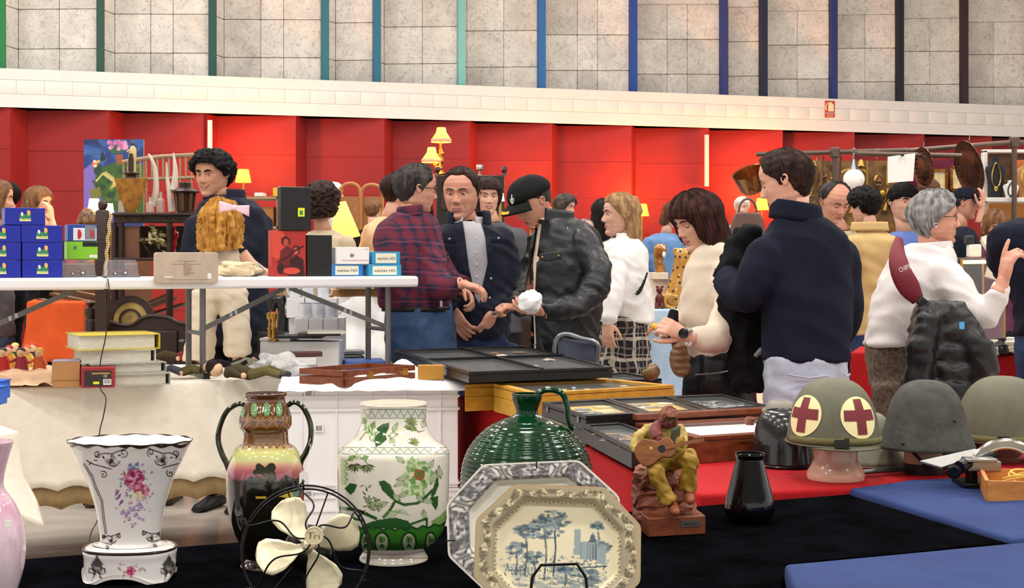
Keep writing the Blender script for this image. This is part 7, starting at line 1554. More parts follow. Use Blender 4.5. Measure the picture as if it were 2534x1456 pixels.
m=MB();m.grid(tissue,44,26);single('tissue_paper','creased white tissue paper spread over the plastic crate','paper',m,mat('tissue_white',(238,238,238),.8),cr1[1](0,0,zc2/2+.006),solid=.001)
# open wooden lid box on the crate
t=Thing('wooden_case','shallow reddish wooden case with brass hinges on the tissue paper','case',P(880,950,6.0));q4=[P(744,937,6.36),P(910,915,6.75),P(1023,920,6.62),P(860,944,6.2)];zq=zc2+.05
q4=[Vector((v.x,v.y,0)) for v in (P(744,HY,5.98),P(910,HY,6.3),P(1024,HY,6.16),P(852,HY,5.84))]
for zz,h in ((zc2+.022,.034),(zc2+.06,.022)):
    for i in range(4):
        a,b=q4[i],q4[(i+1) % 4];m=MB();m.bar(a+Vector((0,0,zz)),b+Vector((0,0,zz)),.016,h);t.part('side',m,M_wal)
m=MB();m.prism([v+Vector((0,0,zc2+.01)) for v in q4],(0,0,.006));t.part('bottom',m,M_wal)
for k in (.35,.85): m=MB();p_=q4[3].lerp(q4[2],k)+Vector((.004,-.01,zc2+.048));m.box(p_,(.03,.004,.03),.4);t.part('hinge',m,M_brass)
c=P(1066,940,5.98);m=MB();m.box(Vector((c.x,c.y,zc2+.055)),(64*5.95/F,.05,.06),.1);single('card_block','gold brown card block standing on the tissue paper','card',m,mat('card_gold',(176,126,48),.7),(c.x,c.y,zc2+.02),bev=.002)
# blue plastic boxes on the small left table
for x0,x1,yt,yb,lb in ((-40,16,1008,1052,'behind'),(-40,8,1025,1068,'in front')): d=5.2 if lb == 'in front' else 5.42;c=P((x0+x1)/2,HY,d+.05);h=(yb-yt)*d/F;t=Thing('storage_tray','bright blue plastic tray, the one '+lb,'tray',(c.x,c.y,TZ+.002));m=MB();m.box((c.x,c.y,TZ+.002+h/2),((x1-x0)*d/F,.09,h));t.part('tray_body',m,mat('tray_blue',(30,96,200),.4),bev=.003);m=MB();m.box((c.x,c.y,TZ+.004+h),((x1-x0)*d/F+.006,.096,.004));t.part('tray_rim',m,mat('tray_blue',(30,96,200),.4))

TZ=.75
def T(x,y,z=.75): return P(x,y,(HC-z)*F/(y-HY))
# ---------------------------------------------------------------- behind the left tables
M_dw=wood('dark_oak',(58,34,26),(34,18,14),.4,14);M_mw=wood('brown_oak',(110,76,50),(76,50,32),.5,14);M_lw=wood('pale_slat',(178,152,120),(140,112,82),.6,14);M_gold=mat('gilt_wood',(176,122,46),.3,.55,var=.4,vscale=20,tint=(104,60,22))
LD=8.3
def lp(x,y,dz=0.): return P(x,y,LD+dz)
def px_box(mb,x0,x1,y0,y1,d0,d1): a=P(x0,y1,d0);b=P(x1,y0,d0);mb.box(((a.x+b.x)/2,(d0+d1)/2,(a.z+b.z)/2),(b.x-a.x,d1-d0,b.z-a.z));return mb
# painting on canvas
c=Canvas(207,345,355,560,(40,64,130),1.);r_=random.Random(4)
for k in range(60): c.ell(r_.uniform(207,355),r_.uniform(345,450),r_.uniform(8,26),r_.uniform(4,12),r_.choice([(36,70,140),(52,98,170),(30,44,96),(70,110,170)]),r_.uniform(-.8,.8),.6)
c.poly([(207,420),(232,400),(236,440),(240,500),(215,540),(207,540)],(126,106,190));c.poly([(234,540),(250,470),(268,450),(262,510),(300,520),(310,560),(240,560)],(110,90,180));c.poly([(232,460),(240,420),(300,396),(355,410),(355,540),(270,520)],(58,96,44))
for k in range(50): c.ell(r_.uniform(236,350),r_.uniform(400,520),r_.uniform(5,14),r_.uniform(4,10),r_.choice([(46,84,40),(78,120,54),(40,70,50),(90,110,60)]),r_.uniform(0,3))
c.poly([(247,400),(252,368),(262,396)],(44,46,60));c.ell(288,370,20,11,(60,96,80));c.poly([(284,384),(304,382),(302,406),(290,408)],(150,84,60))
for k in range(18): c.ell(r_.uniform(266,312),r_.uniform(352,370),r_.uniform(4,8),r_.uniform(3,6),r_.choice([(214,130,180),(226,160,200),(190,104,160)]))
for k in range(12): c.ell(r_.uniform(226,248),r_.uniform(398,416),4,3,r_.choice([(224,180,80),(230,224,200),(210,110,60)]))
c.poly([(252,430),(280,450),(272,468),(286,462),(290,446),(262,424)],(190,180,110));c.stroke([(238,448),(254,430),(284,452)],4,(206,196,130));c.poly([(220,470),(246,462),(250,484),(230,500)],(120,120,60))
PD=10.4;t=Thing('canvas_painting','blue and green oil painting of flowers and houses on canvas','painting',P(281,560,PD));m=MB();m.grid(lambda u,v: P(207+148*u,560-215*v,PD),74,107);me=mesh_of(m,'canvas',t.loc,fixn=False);w_=coords(me)+np.array(t.loc);x,y=proj(w_);bake(me,c.sample(x,y));t.part('canvas',me,M_print);m=MB();px_box(m,207,355,345,560,PD+.004,PD+.03);t.part('stretcher',m,M_lw)
m=MB();px_box(m,215,345,560,640,PD-.1,PD+.25);m2=P(280,640,PD).z;mm=MB();a=P(205,560,PD);b=P(355,560,PD);mm.box(((a.x+b.x)/2,PD+.05,a.z/2-.003),(b.x-a.x,.4,a.z-.006));single('cabinet_block','brown oak cabinet under the oil painting','cabinet',mm,M_mw,((a.x+b.x)/2,PD+.05,0),bev=.006)
# carved stand: rails, uprights, panels; everything on it is a thing of its own
t=Thing('carved_stand','dark carved oak stand with scrolled rail crowded with bric-a-brac','stand',Vector((lp(380,HY).x,LD,0)))
m=MB();px_box(m,276,492,527,534,LD-.06,LD+.3);t.part('shelf',m,M_dw,bev=.004);m=MB();px_box(m,280,488,534,552,LD-.02,LD+.02);rl=t.part('carved_rail',m,M_dw,bev=.004)
for x0,s_ in ((312,1),(345,-1),(410,1),(440,-1)): m=MB();m.tube([lp(x0+9*(1-k/26)*math.cos(k*.32)*s_,541+6*(1-k/26)*math.sin(k*.32),-.026) for k in range(24)],.004,6);t.part('scroll',m,M_mw,parent=rl)
for x in (283,300,420,484): m=MB();m.tube([lp(x,552),lp(x,640)],[.018,.016],10);t.part('upright',m,M_dw);m=MB();a=lp(x,640);m.tube([a,(a.x,a.y,0)],.02,10);t.part('leg',m,M_dw)
m=MB();px_box(m,278,490,638,646,LD-.06,LD+.3);t.part('shelf',m,M_dw,bev=.004);m=MB();px_box(m,285,345,560,638,LD+.02,LD+.05);t.part('panel',m,mat('brown_card',(124,84,64),.7));m=MB();px_box(m,346,486,560,640,LD+.2,LD+.22);t.part('back_panel',m,M_dw)
t=Thing('gilt_corbel','gilded wooden corbel with stepped mouldings on the carved stand','corbel',lp(324,527));m=MB();hw=[(527,10),(512,18),(500,26),(488,30),(470,36),(462,40),(456,38),(450,42),(444,43),(441,42)]
m.loft([[lp(324+sx*w_*.95,y,.0+(.5+sy*.5)*w_*.0016) for sx,sy in ((-1,-1),(-.4,-1.3),(.4,-1.3),(1,-1),(1,1),(-1,1))] for y,w_ in hw]);t.part('moulding',m,M_gold)
t=Thing('wall_bracket','dark turned bracket plinth on the gilded corbel','plinth',lp(325,440));m=MB();m.lathe([(.03,0),(.028,.012),(.046,.018),(.05,.026),(.046,.03),(.02,.034)],lp(325,440,.06),20);t.part('disc',m,M_dw)
t=Thing('saint_statuette','small ivory and dark robed statuette on the plinth','statuette',lp(326,425,.06));z0=lp(326,425,.06);m=MB();m.loft([ring_pts(lp(x,y,.06),w_*LD/F,w_*.8*LD/F,14) for x,y,w_ in ((326,426,11),(326,405,10),(328,385,10),(329,368,8),(328,361,4))]);t.part('robe',m,mat('ivory',(206,180,124),.5,var=.2));m=MB();m.ell(lp(327,355,.055),(.011,.011,.013),nu=12,nv=8);t.part('head',m,M_mw);m=MB();m.loft([ring_pts(lp(324,y,.035),w_*LD/F,w_*.5*LD/F,12) for y,w_ in ((424,7),(395,7),(380,4))]);t.part('tunic',m,M_dw);m=MB();m.tube([lp(320,372,.03),lp(314,376,.02)],.006,6);t.part('arm',m,mat('ivory',(206,180,124),.5))
t=Thing('slatted_rack','pale wooden slatted rack leaning behind the bric-a-brac','rack',lp(400,527,.24));k=lambda x: 402-(x-303)*.12 if x < 400 else 390-(x-400)*.04
m=MB();m.tube([lp(303,402,.25),lp(350,394,.25),lp(400,388,.25),lp(480,384,.25)],.014,8);t.part('top_rail',m,M_lw);m=MB();m.tube([lp(303,446,.25),lp(480,440,.25)],.011,8);t.part('lower_rail',m,M_lw)
for x in range(306,482,14): m=MB();m.bar(lp(x,k(x),.25),lp(x,526,.25) if x % 28 == 26 else lp(x,444,.25),.018,.008);t.part('slat',m,M_lw)
M_ivo=mat('pale_horn',(206,196,182),.35,var=.2)
for i,pts in enumerate(([(378,510,0),(386,470,0),(384,420,0),(372,388,0),(366,382,0)],[(426,524,0),(420,480,0),(414,440,0),(412,402,0)],[(430,470,0),(434,430,0),(432,400,0),(429,378,0)])): m=MB();m.tube([Vector(v) for v in spl([tuple(lp(x,y,.1)) for x,y,_ in pts],5)],[.022-.018*q_/(5*(len(pts)-1)) for q_ in range(5*(len(pts)-1)+1)],10);single('carved_tusk',['thick pale curved tusk carving','slim pale fluted tusk carving','short pale pointed tusk carving'][i]+' on the carved stand','carving',m,M_ivo,lp(pts[0][0],pts[0][1],.1))
t=Thing('wooden_lantern','dark octagonal wooden lantern on the carved stand','lantern',lp(458,527));c_=lp(458,527,.05)
m=MB();m.lathe([(.055,0),(.055,.01),(.05,.012)],c_,8);t.part('base',m,M_dw);m=MB();m.lathe([(.075,.115),(.085,.125),(.07,.135),(.035,.15),(.036,.175),(.03,.18)],c_,8);t.part('roof',m,M_dw)
for q_ in range(8): a=q_*math.pi/4;m=MB();m.tube([c_+Vector((.05*math.cos(a),.05*math.sin(a),.01)),c_+Vector((.062*math.cos(a),.062*math.sin(a),.118))],.006,6);t.part('corner_post',m,M_mw)
m=MB();m.lathe([(.046,.012),(.056,.116)],c_,8);t.part('pane',m,mat('amber_glass',(70,44,26),.2))
M_botg=mat('cut_glass',(206,190,180),.08,alpha=.5)
for i,x in enumerate((302,330,372,398)): c_=lp(x,527,.02+.05*(i % 2));m=MB();h=(.1,.07,.09,.12)[i];m.lathe([(.018,0),(.022,.005),(.022,h*.6),(.009,h*.75),(.009,h),(.012,h+.004)],c_,16);single('glass_bottle',['tall clear bottle beside the corbel','squat clear bottle under the corbel','clear bottle in front of the thick tusk','clear bottle with long neck beside the slim tusk'][i],'bottle',m,M_botg,c_)
# dried bouquet
t=Thing('dried_bouquet','bunch of gold-green dried leaves hanging in the carved stand','bouquet',lp(388,638));r_=random.Random(9);M_dl=[mat('dry_leaf_%d' % i,q_,.5,.2) for i,q_ in enumerate([(150,136,84),(96,84,44),(196,186,140),(70,60,34)])]
for i in range(46): x,y=388+r_.gauss(0,17),594+r_.gauss(0,14);m=MB();m.ell((0,0,0),(.026,.006,.012),nu=8,nv=6);R_=Euler((r_.uniform(-1,1),r_.uniform(-1.5,1.5),r_.uniform(-.6,.6))).to_matrix();xf(m,R_,lp(x,y,.02+r_.uniform(-.02,.05)),1.);t.part('leaf',m,M_dl[i % 4])
m=MB();m.lathe([(.04,0),(.05,.03),(.045,.035)],lp(388,638,.05),14);t.part('pot',m,M_dw)
m=MB();m.tube([Vector(v) for v in spl([tuple(lp(x,y,.02)) for x,y in ((434,638),(430,610),(436,585),(430,562))],5)],[.014+.005*math.sin(i*1.3) for i in range(16)],8);single('coral_branch','glossy red branch ornament in the carved stand','ornament',m,mat('coral_red',(160,20,26),.25,coat=.4),lp(432,638,.02))
t=Thing('bed_post','tall dark wooden bed post hung with strings of beads','post',Vector((lp(254,HY,-.5).x,LD-.5,0)));m=MB();q_=LD-.5;a=P(254,690,q_);z_=lambda y: HC-(y-HY)*q_/F
m.loft([[Vector((a.x+sx*w_*q_/F,q_+sy*w_*q_/F,z)) for sx,sy in ((-1,-1),(1,-1),(1,1),(-1,1))] for z,w_ in ((.001,15),(z_(640),15),(z_(525),14),(z_(519),10))]);t.part('shaft',m,M_dw,bev=.004);m=MB();m.ell(P(254,508,q_),(.026,.026,.03),nu=14,nv=10);m.v=[tuple(Vector(v)*1+Vector((.005*nz(v,60),0,.005*nz(v,70,2)))) for v in m.v];t.part('finial',m,M_dw)
for s_,(x0,x1,ya,yb) in enumerate(((272,258,530,690),(276,262,530,688))):
    t2=Thing('bead_string','string of pale gold beads looped over the bed post'+(' in front' if s_ else ' behind'),'beads',P(x1,yb,q_-.06),'bead strings on the bed post')
    for i in range(30): v=i/29;m=MB();m.ell(P(x0+(x1-x0)*v ** .8+1.5*math.sin(i),ya+(yb-ya)*v,q_-.037-.012*s_),.0062,nu=8,nv=6);t2.part('bead',m,mat('bead_gold',(214,190,140),.25,.4))
# lit bedside lamps and stained shade
def lamp(label,x,ytop,ybot,wt,wb,d,shade,power,base=None,zb=None,tilt=0.,es=6.,name='table_lamp',col=(255,190,90),bmat=None):
    c_=P(x,ybot,d);M=d/F;h=(ybot-ytop)*M;t=Thing(name,label,'lamp',(c_.x,d,zb if zb is not None else c_.z-.25));R_=Matrix.Rotation(tilt,3,'Y');m=MB();m.lathe([(wb*M,0),(wt*M,h)],seg=28,cap=False);xf(m,R_,c_,1.);t.part('shade',m,shade,solid=.003)
    z0=t.loc.z;m=MB();k=c_.z-z0;m.lathe([(.06,0),(.062,.012),(.02,.02),(.014,k*.3),(.032,k*.5),(.014,k*.75),(.01,k)],(c_.x,d,z0),18);t.part('base',m,bmat or M_brass)
    if power: l=bpy.data.lights.new('bulb','POINT');l.energy=power;l.color=lin(col);l.shadow_soft_size=.06;o=bpy.data.objects.new('bulb',l);COL.objects.link(o);o.location=c_+Vector((0,0,h*.5));
    return t
def shade_m(nm,col,es): return mat(nm,col,.7,emit=es)
S_warm=shade_m('shade_warm',(255,216,120),2.6);S_pale=shade_m('shade_pale',(255,244,200),4.);S_amber=shade_m('shade_amber',(250,176,60),1.6)
lamp('small lit lamp left of the bed post finial',233,492,522,11,15,9.1,S_pale,6,zb=1.351);lamp('small lit lamp right of the bed post finial',268,504,526,10,13,9.42,S_pale,4,zb=1.351)
t=Thing('stained_glass_lamp','dark stained glass dome lamp between the blue boxes and the bed post','lamp',P(216,560,8.9));m=MB();m.lathe([(26*8.9/F,0),(25*8.9/F,.02),(20*8.9/F,.06),(10*8.9/F,.095),(3*8.9/F,.105)],P(216,556,8.9),20,cap=False);t.part('shade',m,mat('leaded_glass',(150,104,50),.3,var=.6,vscale=36,tint=(30,24,26)),solid=.003);m=MB();m.tube([P(216,556,8.9),P(216,640,8.9)],.014,10);t.part('stem',m,M_brass)
m=MB();a,b=P(180,640,9.1),P(290,640,9.1);m.box(((a.x+b.x)/2,9.15,.675),(b.x-a.x+.1,.6,1.35));single('side_cabinet','low oak cabinet under the lit bedside lamps','cabinet',m,M_mw,((a.x+b.x)/2,9.15,0),bev=.008)
# headboard, clock, orange cloth, slats
HD=7.9;t=Thing('carved_headboard','dark carved wooden headboard with a scalloped top edge','headboard',Vector((P(340,HY,HD).x,HD,0)))
top_=[(213,798),(236,790),(262,795),(296,806),(328,806),(352,790),(378,784),(415,788),(440,800),(474,806)];pl_=[P(x,y,HD) for x,y in [tuple(q_) for q_ in spl(top_,4)]];lo=[Vector((pl_[-1].x,HD,.35)),Vector((pl_[0].x,HD,.35))]
m=MB();m.prism(pl_+lo,(0,.04,0));t.part('panel',m,M_dw);m=MB();m.tube([v+Vector((0,-.004,.004)) for v in pl_],.011,8);t.part('moulding',m,M_dw)
m=MB();a=P(224,745,HD-.02);m.lathe([(.03,0),(.03,a.z-.12),(.022,a.z-.1),(.034,a.z-.07),(.03,a.z-.04),(.012,a.z-.03),(.026,a.z-.01),(.012,a.z)],(a.x,a.y,0),16);t.part('corner_post',m,M_dw);m=MB();px_box(m,300,440,818,884,HD-.012,HD+.01);t.part('raised_panel',m,M_dw,bev=.01)
c_=P(325,792,HD+.12);t=Thing('brass_clock_case','round brass and dark wood clock case behind the headboard','clock',Vector((c_.x,c_.y,.98)))
for nm,r0,r1,mt,dy in (('bezel',.098,.135,M_dw,0),('dial',.0005,.098,mat('dial_brass',(190,160,96),.35,.5,var=.3,vscale=20),.012),('inner_ring',.05,.062,M_dw,-.004)):
    m=MB();m.lathe([(r0,0),(r1,0),(r1,.03),(r0,.03)],seg=44,cap=False);xf(m,Matrix.Rotation(math.radians(84),3,'X'),c_+Vector((0,dy,0)),1.);t.part(nm,m,mt)
m=MB();m.box((c_.x,c_.y+.04,.92),(.2,.12,.12));t.part('foot',m,M_dw,bev=.01);m=MB();m.box((c_.x,c_.y+.06,.43),(.5,.3,.86));single('dark_chest','dark chest under the brass clock case','chest',m,M_dw,(c_.x,c_.y+.06,0),bev=.01)
for i,(x0,y0,x1,y1) in enumerate(((100,742,225,770),(130,728,240,752),(170,720,300,745),(340,770,430,738),(350,786,460,752),(360,755,420,730))): m=MB();m.bar(P(x0,y0,8.5+.04*i),P(x1,y1,8.3+.04*i),.05,.016);single('loose_plank',['lowest','second','third','steep','long','short'][i]+' loose wooden bed slat lying behind the headboard','slat',m,M_mw,P(x0,y0,8.5),'loose bed slats')
oP=[V2(P(66,HY,8.2)),V2(P(212,HY,8.05)),V2(P(225,HY,8.6)),V2(P(80,HY,8.75))]
draped('tablecloth','orange cloth hanging behind the white table leg',oP,HC-(748-HY)*8.1/F,.34,cloth('orange_cloth',(206,84,36),.12),wave=.015,wl=.14,seed=9);trestle('small table under the orange cloth',oP,HC-(748-HY)*8.1/F-.004,top=(60,40,30))
# ---------------------------------------------------------------- lamps and furniture further back
t=lamp('tilted yellow lamp with a tall cone shade',856,500,590,15,36,9.7,shade_m('shade_cone',(255,206,70),2.),14,zb=.95,tilt=math.radians(-10),bmat=mat('stone_base',(190,176,140),.4))
m=MB();a,b=P(600,640,10.2),P(1012,640,10.2);m.box(((a.x+b.x)/2,10.1,.46),(b.x-a.x,.7,.92));single('long_counter','long oak counter behind the vendor carrying lamps','counter',m,M_mw,((a.x+b.x)/2,10.1,0),bev=.01)
t=Thing('globe_lamp','lit white oval lamp behind the plaid shirt man','lamp',Vector((P(982,HY,9.7).x,9.95,.921)));m=MB();m.ell(P(982,486,9.95),(.045,.045,.075),nu=20,nv=14);t.part('globe',m,shade_m('shade_globe',(255,250,235),5.));m=MB();q_=P(982,512,9.95);m.tube([q_,(q_.x,q_.y,.922)],.015,10);t.part('stem',m,M_brass)
for x0,x1,y0,i in ((842,892,452,0),(894,946,455,1)):
    d=11.4+.05*i;t=Thing('wicker_screen','arched wicker screen panel '+('beside the cone lamp' if i == 0 else 'beside the peach jumper'),'screen',Vector((P((x0+x1)/2,HY,d).x,d,0)));A_=[]
    for k in range(13): a=math.pi*k/12;A_.append(P((x0+x1)/2-(x1-x0)/2*math.cos(a),y0+32-30*math.sin(a) ** .7,d))
    e0,e1=A_[0].copy(),A_[-1].copy();e0.z=e1.z=0;m=MB();m.tube([e0]+A_+[e1],.014,8);t.part('frame',m,mat('cane',(176,118,66),.5));p0,p1=P(x0,484,d),P(x1,484,d);m=MB();m.box(((p0.x+p1.x)/2,d,p0.z/2),(p1.x-p0.x,.012,p0.z-.02));t.part('woven_panel',m,mat('wicker',(170,116,72),.7,var=.2,vscale=60,bump=.6,bscale=180))
# shelf behind the vendor
t=Thing('shelf_unit','open wooden shelf unit behind the vendor','shelf',Vector((P(655,HY,10.9).x,10.9,0)));
for y in (487,560,620): m=MB();px_box(m,596,700,y,y+6,10.8,11.1);t.part('shelf',m,M_lw)
for x in (598,697): m=MB();a=P(x,487,10.95);m.box((a.x,10.95,a.z/2),(.03,.3,a.z));t.part('side',m,M_lw)
for i,(x,y,w_,h,cl) in enumerate(((662,560,30,48,(170,112,62)),(640,620,18,36,(226,220,210)),(676,620,22,40,(190,150,90)),(682,487,14,22,(214,180,50)),(640,487,22,10,(226,222,216)))): m=MB();px_box(m,x-w_/2,x+w_/2,y-h,y-.3,10.85,11.0);single('stored_box',['brown','white','tan','yellow','flat white'][i]+' small box on the shelf behind the vendor','box',m,mat('stored_%d' % i,cl,.6),P(x,y,10.9),bev=.006)
# dark cabinet with the two-shade lamp
CDp=13.6;t=Thing('dark_cabinet','black panelled upright cabinet with finials behind the talking men','cabinet',Vector((P(1165,HY,CDp).x,CDp,0)));a,b=P(1080,434,CDp),P(1248,434,CDp);m=MB();m.box(((a.x+b.x)/2,CDp+.2,a.z/2),(b.x-a.x,.4,a.z));t.part('carcass',m,M_bfr,bev=.01)
for x in (1082,1248): m=MB();m.lathe([(.03,0),(.018,.02),(.03,.05),(.022,.08),(.008,.09)],P(x,434,CDp+.05),14);t.part('finial',m,M_dw)
for x0,x1 in ((1090,1160),(1170,1240)): m=MB();px_box(m,x0,x1,446,520,CDp-.02,CDp);t.part('door',m,M_dw,bev=.01)
t=Thing('twin_lamp','gilt table lamp with two glowing fringed shades','lamp',P(1090,434,CDp+.2));S_fr=shade_m('shade_fringe',(252,196,70),1.9);M_frg=mat('fringe_pink',(214,150,110),.8,emit=.25);d=CDp+.15
for x,y0,y1,wt,wb in ((1092,316,346,10,24),(1068,365,396,9,24)):
    m=MB();M=d/F;h=(y1-y0)*M;m.lathe([(wb*M,0),(wt*M*1.25,h*.6),(wt*M,h)],P(x,y1,d),10,cap=False);sh=t.part('shade',m,S_fr,solid=.004);m=MB();m.lathe([(wb*M*1.06,-.025),(wb*M,.01)],P(x,y1,d),20,cap=False);t.part('fringe',m,M_frg,parent=sh,solid=.004)
    l=bpy.data.lights.new('bulb','POINT');l.energy=10;l.color=lin((255,180,80));l.shadow_soft_size=.05;o=bpy.data.objects.new('bulb',l);COL.objects.link(o);o.location=P(x,y1+2,d)
m=MB();m.tube([Vector(v) for v in spl([tuple(P(x,y,d)) for x,y in ((1092,434),(1090,412),(1094,390),(1090,368),(1092,346))],5)],[.03,.045,.03,.02,.028,.02,.016,.02,.03,.02,.015,.02,.03,.02,.02,.012,.012,.012,.01,.01,.01],10);m.tube([P(1090,400,d),P(1076,410,d),P(1068,396,d)],.012,8);t.part('stem',m,M_gold)
c_=P(1187,434,CDp+.1);m=MB();m.lathe([(.03,0),(.008,.01),(.008,.04),(.03,.055),(.036,.1)],c_,16,cap=False);single('silver_goblet','small silver goblet standing on the black cabinet','goblet',m,M_steel,c_,solid=.002)
t=lamp('small lit lamp behind the smiling woman',1238,478,498,7,10,11.5,S_pale,8,zb=1.1);m=MB();c_=P(1238,HY,11.5);m.box((c_.x,11.5,.55),(.5,.4,1.09));single('round_stand','dark stand under the small lit lamp','stand',m,M_dw,(c_.x,11.5,0),bev=.01)
# uplights that warm the red wall
for i,(x,y,en) in enumerate(((602,452,75),(1588,535,90),(1885,520,130),(1312,490,34))):
    d=dwall(x)-.6;c_=P(x,y,d);t=Thing('floor_lamp',['glowing floor lamp behind the vendor by the red wall','glowing floor lamp behind the blonde woman by the red wall','glowing floor lamp behind the navy sweater man by the red wall','dim floor lamp behind the capped man by the red wall'][i],'lamp',(c_.x,d,0));m=MB();m.lathe([(.12,0),(.08,.2)],c_,20,cap=False);t.part('shade',m,S_amber,solid=.004);m=MB();m.tube([(c_.x,d,.02),(c_.x,d,c_.z+.05)],.018,10);t.part('pole',m,M_brass);m=MB();m.lathe([(.16,0),(.16,.02),(.03,.035)],(c_.x,d,0),20);t.part('base',m,M_brass)
    l=bpy.data.lights.new('bulb','POINT');l.energy=en;l.color=lin((255,150,50));l.shadow_soft_size=.08;o=bpy.data.objects.new('bulb',l);COL.objects.link(o);o.location=c_+Vector((0,0,.2))

# ---------------------------------------------------------------- stall with carved animals
ZS=1.06;sP=[V2(P(1588,HY,8.95)),V2(P(1760,HY,9.05)),V2(P(1790,HY,10.2)),V2(P(1590,HY,10.2))]
draped('tablecloth','pale blue cloth on the carved animal stall',sP,ZS,.9,cloth('pale_blue',(176,200,226),.06),wave=.02,wl=.2,seed=12);trestle('stall table under the pale blue cloth',sP,ZS-.004)
M_leo=mat('leopard_glaze',(206,158,74),.2,coat=.6,var=.25,vscale=5,tint=(176,120,44));d=9.25;lpz=lambda x,y,dz=0.: P(x,y,d+dz)
t=Thing('leopard_statue','glazed ceramic seated leopard with dark spots seen from behind','statue',lpz(1685,762));b=MB()
b.loft([ring_pts(lpz(x,y),w_*d/F,w_*.95*d/F,20,.95) for x,y,w_ in [tuple(q_) for q_ in spl([(1680,762,36),(1680,745,40),(1684,715,36),(1690,680,30),(1692,650,25),(1690,635,23),(1690,622,20),(1690,614,10)],4)]])
for x in (1672,1710): b.ell(lpz(x,622),(.022,.015,.025),nu=10,nv=8)
for x in (1650,1712): b.ell(lpz(x,745,-.02),(.05,.07,.06),nu=12,nv=8)
me=remesh(b,.007,2);me.transform(Matrix.Translation(-t.loc));me.materials.clear();me.polygons.foreach_set('use_smooth',[True]*len(me.polygons));link('body',me,M_leo,t.o);LM=[v.co+t.loc for v in me.vertices]
sp0=Vector();r_=random.Random(6);cand=[v for v in me.vertices if v.normal.y <-.35];done_=[]
for v in r_.sample(cand,len(cand)):
    p_=v.co+t.loc
    if all((p_-q_).length > .036 for q_ in done_) and len(done_) < 40:
        done_.append(p_);m=MB();m.lathe([(.0005,.001),(.008,.001),(.009,-.002)],seg=10);xf(m,v.normal.to_track_quat('Z','Y').to_matrix(),p_+v.normal*.001,1.);t.part('spot',m,mat('spot_dark',(52,46,44),.3))
m=MB();m.tube([Vector(v) for v in spl([tuple(lpz(x,y,-.12)) for x,y in ((1670,764),(1650,758),(1646,742),(1660,732),(1674,736))],5)],.012,10);t.part('tail',m,M_leo)
t=Thing('dog_statue','glazed golden bust of a long-eared dog on a cream block','statue',lpz(1634,675,.1));b=MB();b.loft([ring_pts(lpz(x,y,.1),w_*d/F,w_*d/F,16,.95) for x,y,w_ in [tuple(q_) for q_ in spl([(1634,674,12),(1632,655,12),(1630,635,11),(1634,622,14),(1634,612,15),(1634,604,8)],4)]]);b.tube([lpz(1636,614,.08),lpz(1648,622,.06)],[.025,.014],10);b.tube([lpz(1624,612,.06),lpz(1622,640,.05)],[.018,.012],8)
me=remesh(b,.006,2);folds(me,.003,30);me.transform(Matrix.Translation(-t.loc));me.materials.clear();me.polygons.foreach_set('use_smooth',[True]*len(me.polygons));link('body',me,mat('gold_glaze',(196,136,50),.2,coat=.6,var=.4,vscale=12,tint=(130,74,26)),t.o);m=MB();m.ell(lpz(1643,630,.05),(.012,.008,.02),nu=8,nv=6);t.part('bow',m,M_wshirt)
m=MB();px_box(m,1614,1654,675,692,d-.0,d+.25);a=lpz(1634,692);m.box((a.x,d+.12,(a.z+ZS)/2),(.1,.16,a.z-ZS-.002));single('cream_block','cream display block carrying the golden dog bust','display block',m,mat('cream_block',(226,208,186),.6),Vector((a.x,d+.12,ZS)),bev=.003)
t=Thing('bear_carving','small dark red-brown bear carving under the cream block','carving',P(1632,766,d-.12));b=MB();b.ell(P(1632,742,d-.12),(.028,.026,.045),nu=14,nv=10);b.ell(P(1632,718,d-.12),(.022,.022,.024),nu=12,nv=8);b.tube([P(1626,750,d-.14),P(1626,764,d-.15)],.014,8);b.tube([P(1638,750,d-.14),P(1638,764,d-.15)],.014,8);b.ell(P(1626,710,d-.12),.009,nu=8,nv=6);b.ell(P(1639,710,d-.12),.009,nu=8,nv=6);t.part('body',b,mat('bear_brown',(92,32,26),.35))
t=Thing('striped_toy','yellow and black toy hanging at the edge of the pale blue cloth','toy',P(1610,850,8.85));m=MB();m.tube([P(1648,808,8.9),P(1630,812,8.9),P(1608,806,8.9)],[.02,.028,.02],10);t.part('body',m,mat('toy_yellow',(222,178,40),.5));m=MB();m.tube([Vector(v) for v in spl([tuple(P(x,y,8.88)) for x,y in ((1616,810),(1602,826),(1600,850))],4)],[.016,.018,.02,.022,.022,.02,.018,.014,.01],8,flat=.5);t.part('wing',m,mat('toy_orange',(206,110,30),.5));m=MB();m.tube([P(1606,800,8.88),P(1596,812,8.87),P(1594,836,8.87)],[.006,.01,.008],8);t.part('stripe',m,M_bfr)
# brown handbag behind the bob woman
t=Thing('leather_handbag','brown leather handbag with ring handles on the far counter','handbag',P(1850,600,9.4));m=MB();m.loft([[P(1850+sx*w_,y,9.4+sy*.06) for sx,sy in ((-1,-1),(1,-1),(1,1),(-1,1))] for y,w_ in ((604,46),(585,47),(550,40),(526,30))]);t.part('bag_body',m,mat('bag_brown',(104,78,70),.4,var=.15),bev=.012)
for dy in (-.04,.04): m=MB();m.tube([P(1850+22*math.cos(a),526-34*math.sin(a),9.4+dy) for a in [math.pi*k/12 for k in range(13)]],.008,8);t.part('handle',m,mat('bag_brown',(104,78,70),.4))
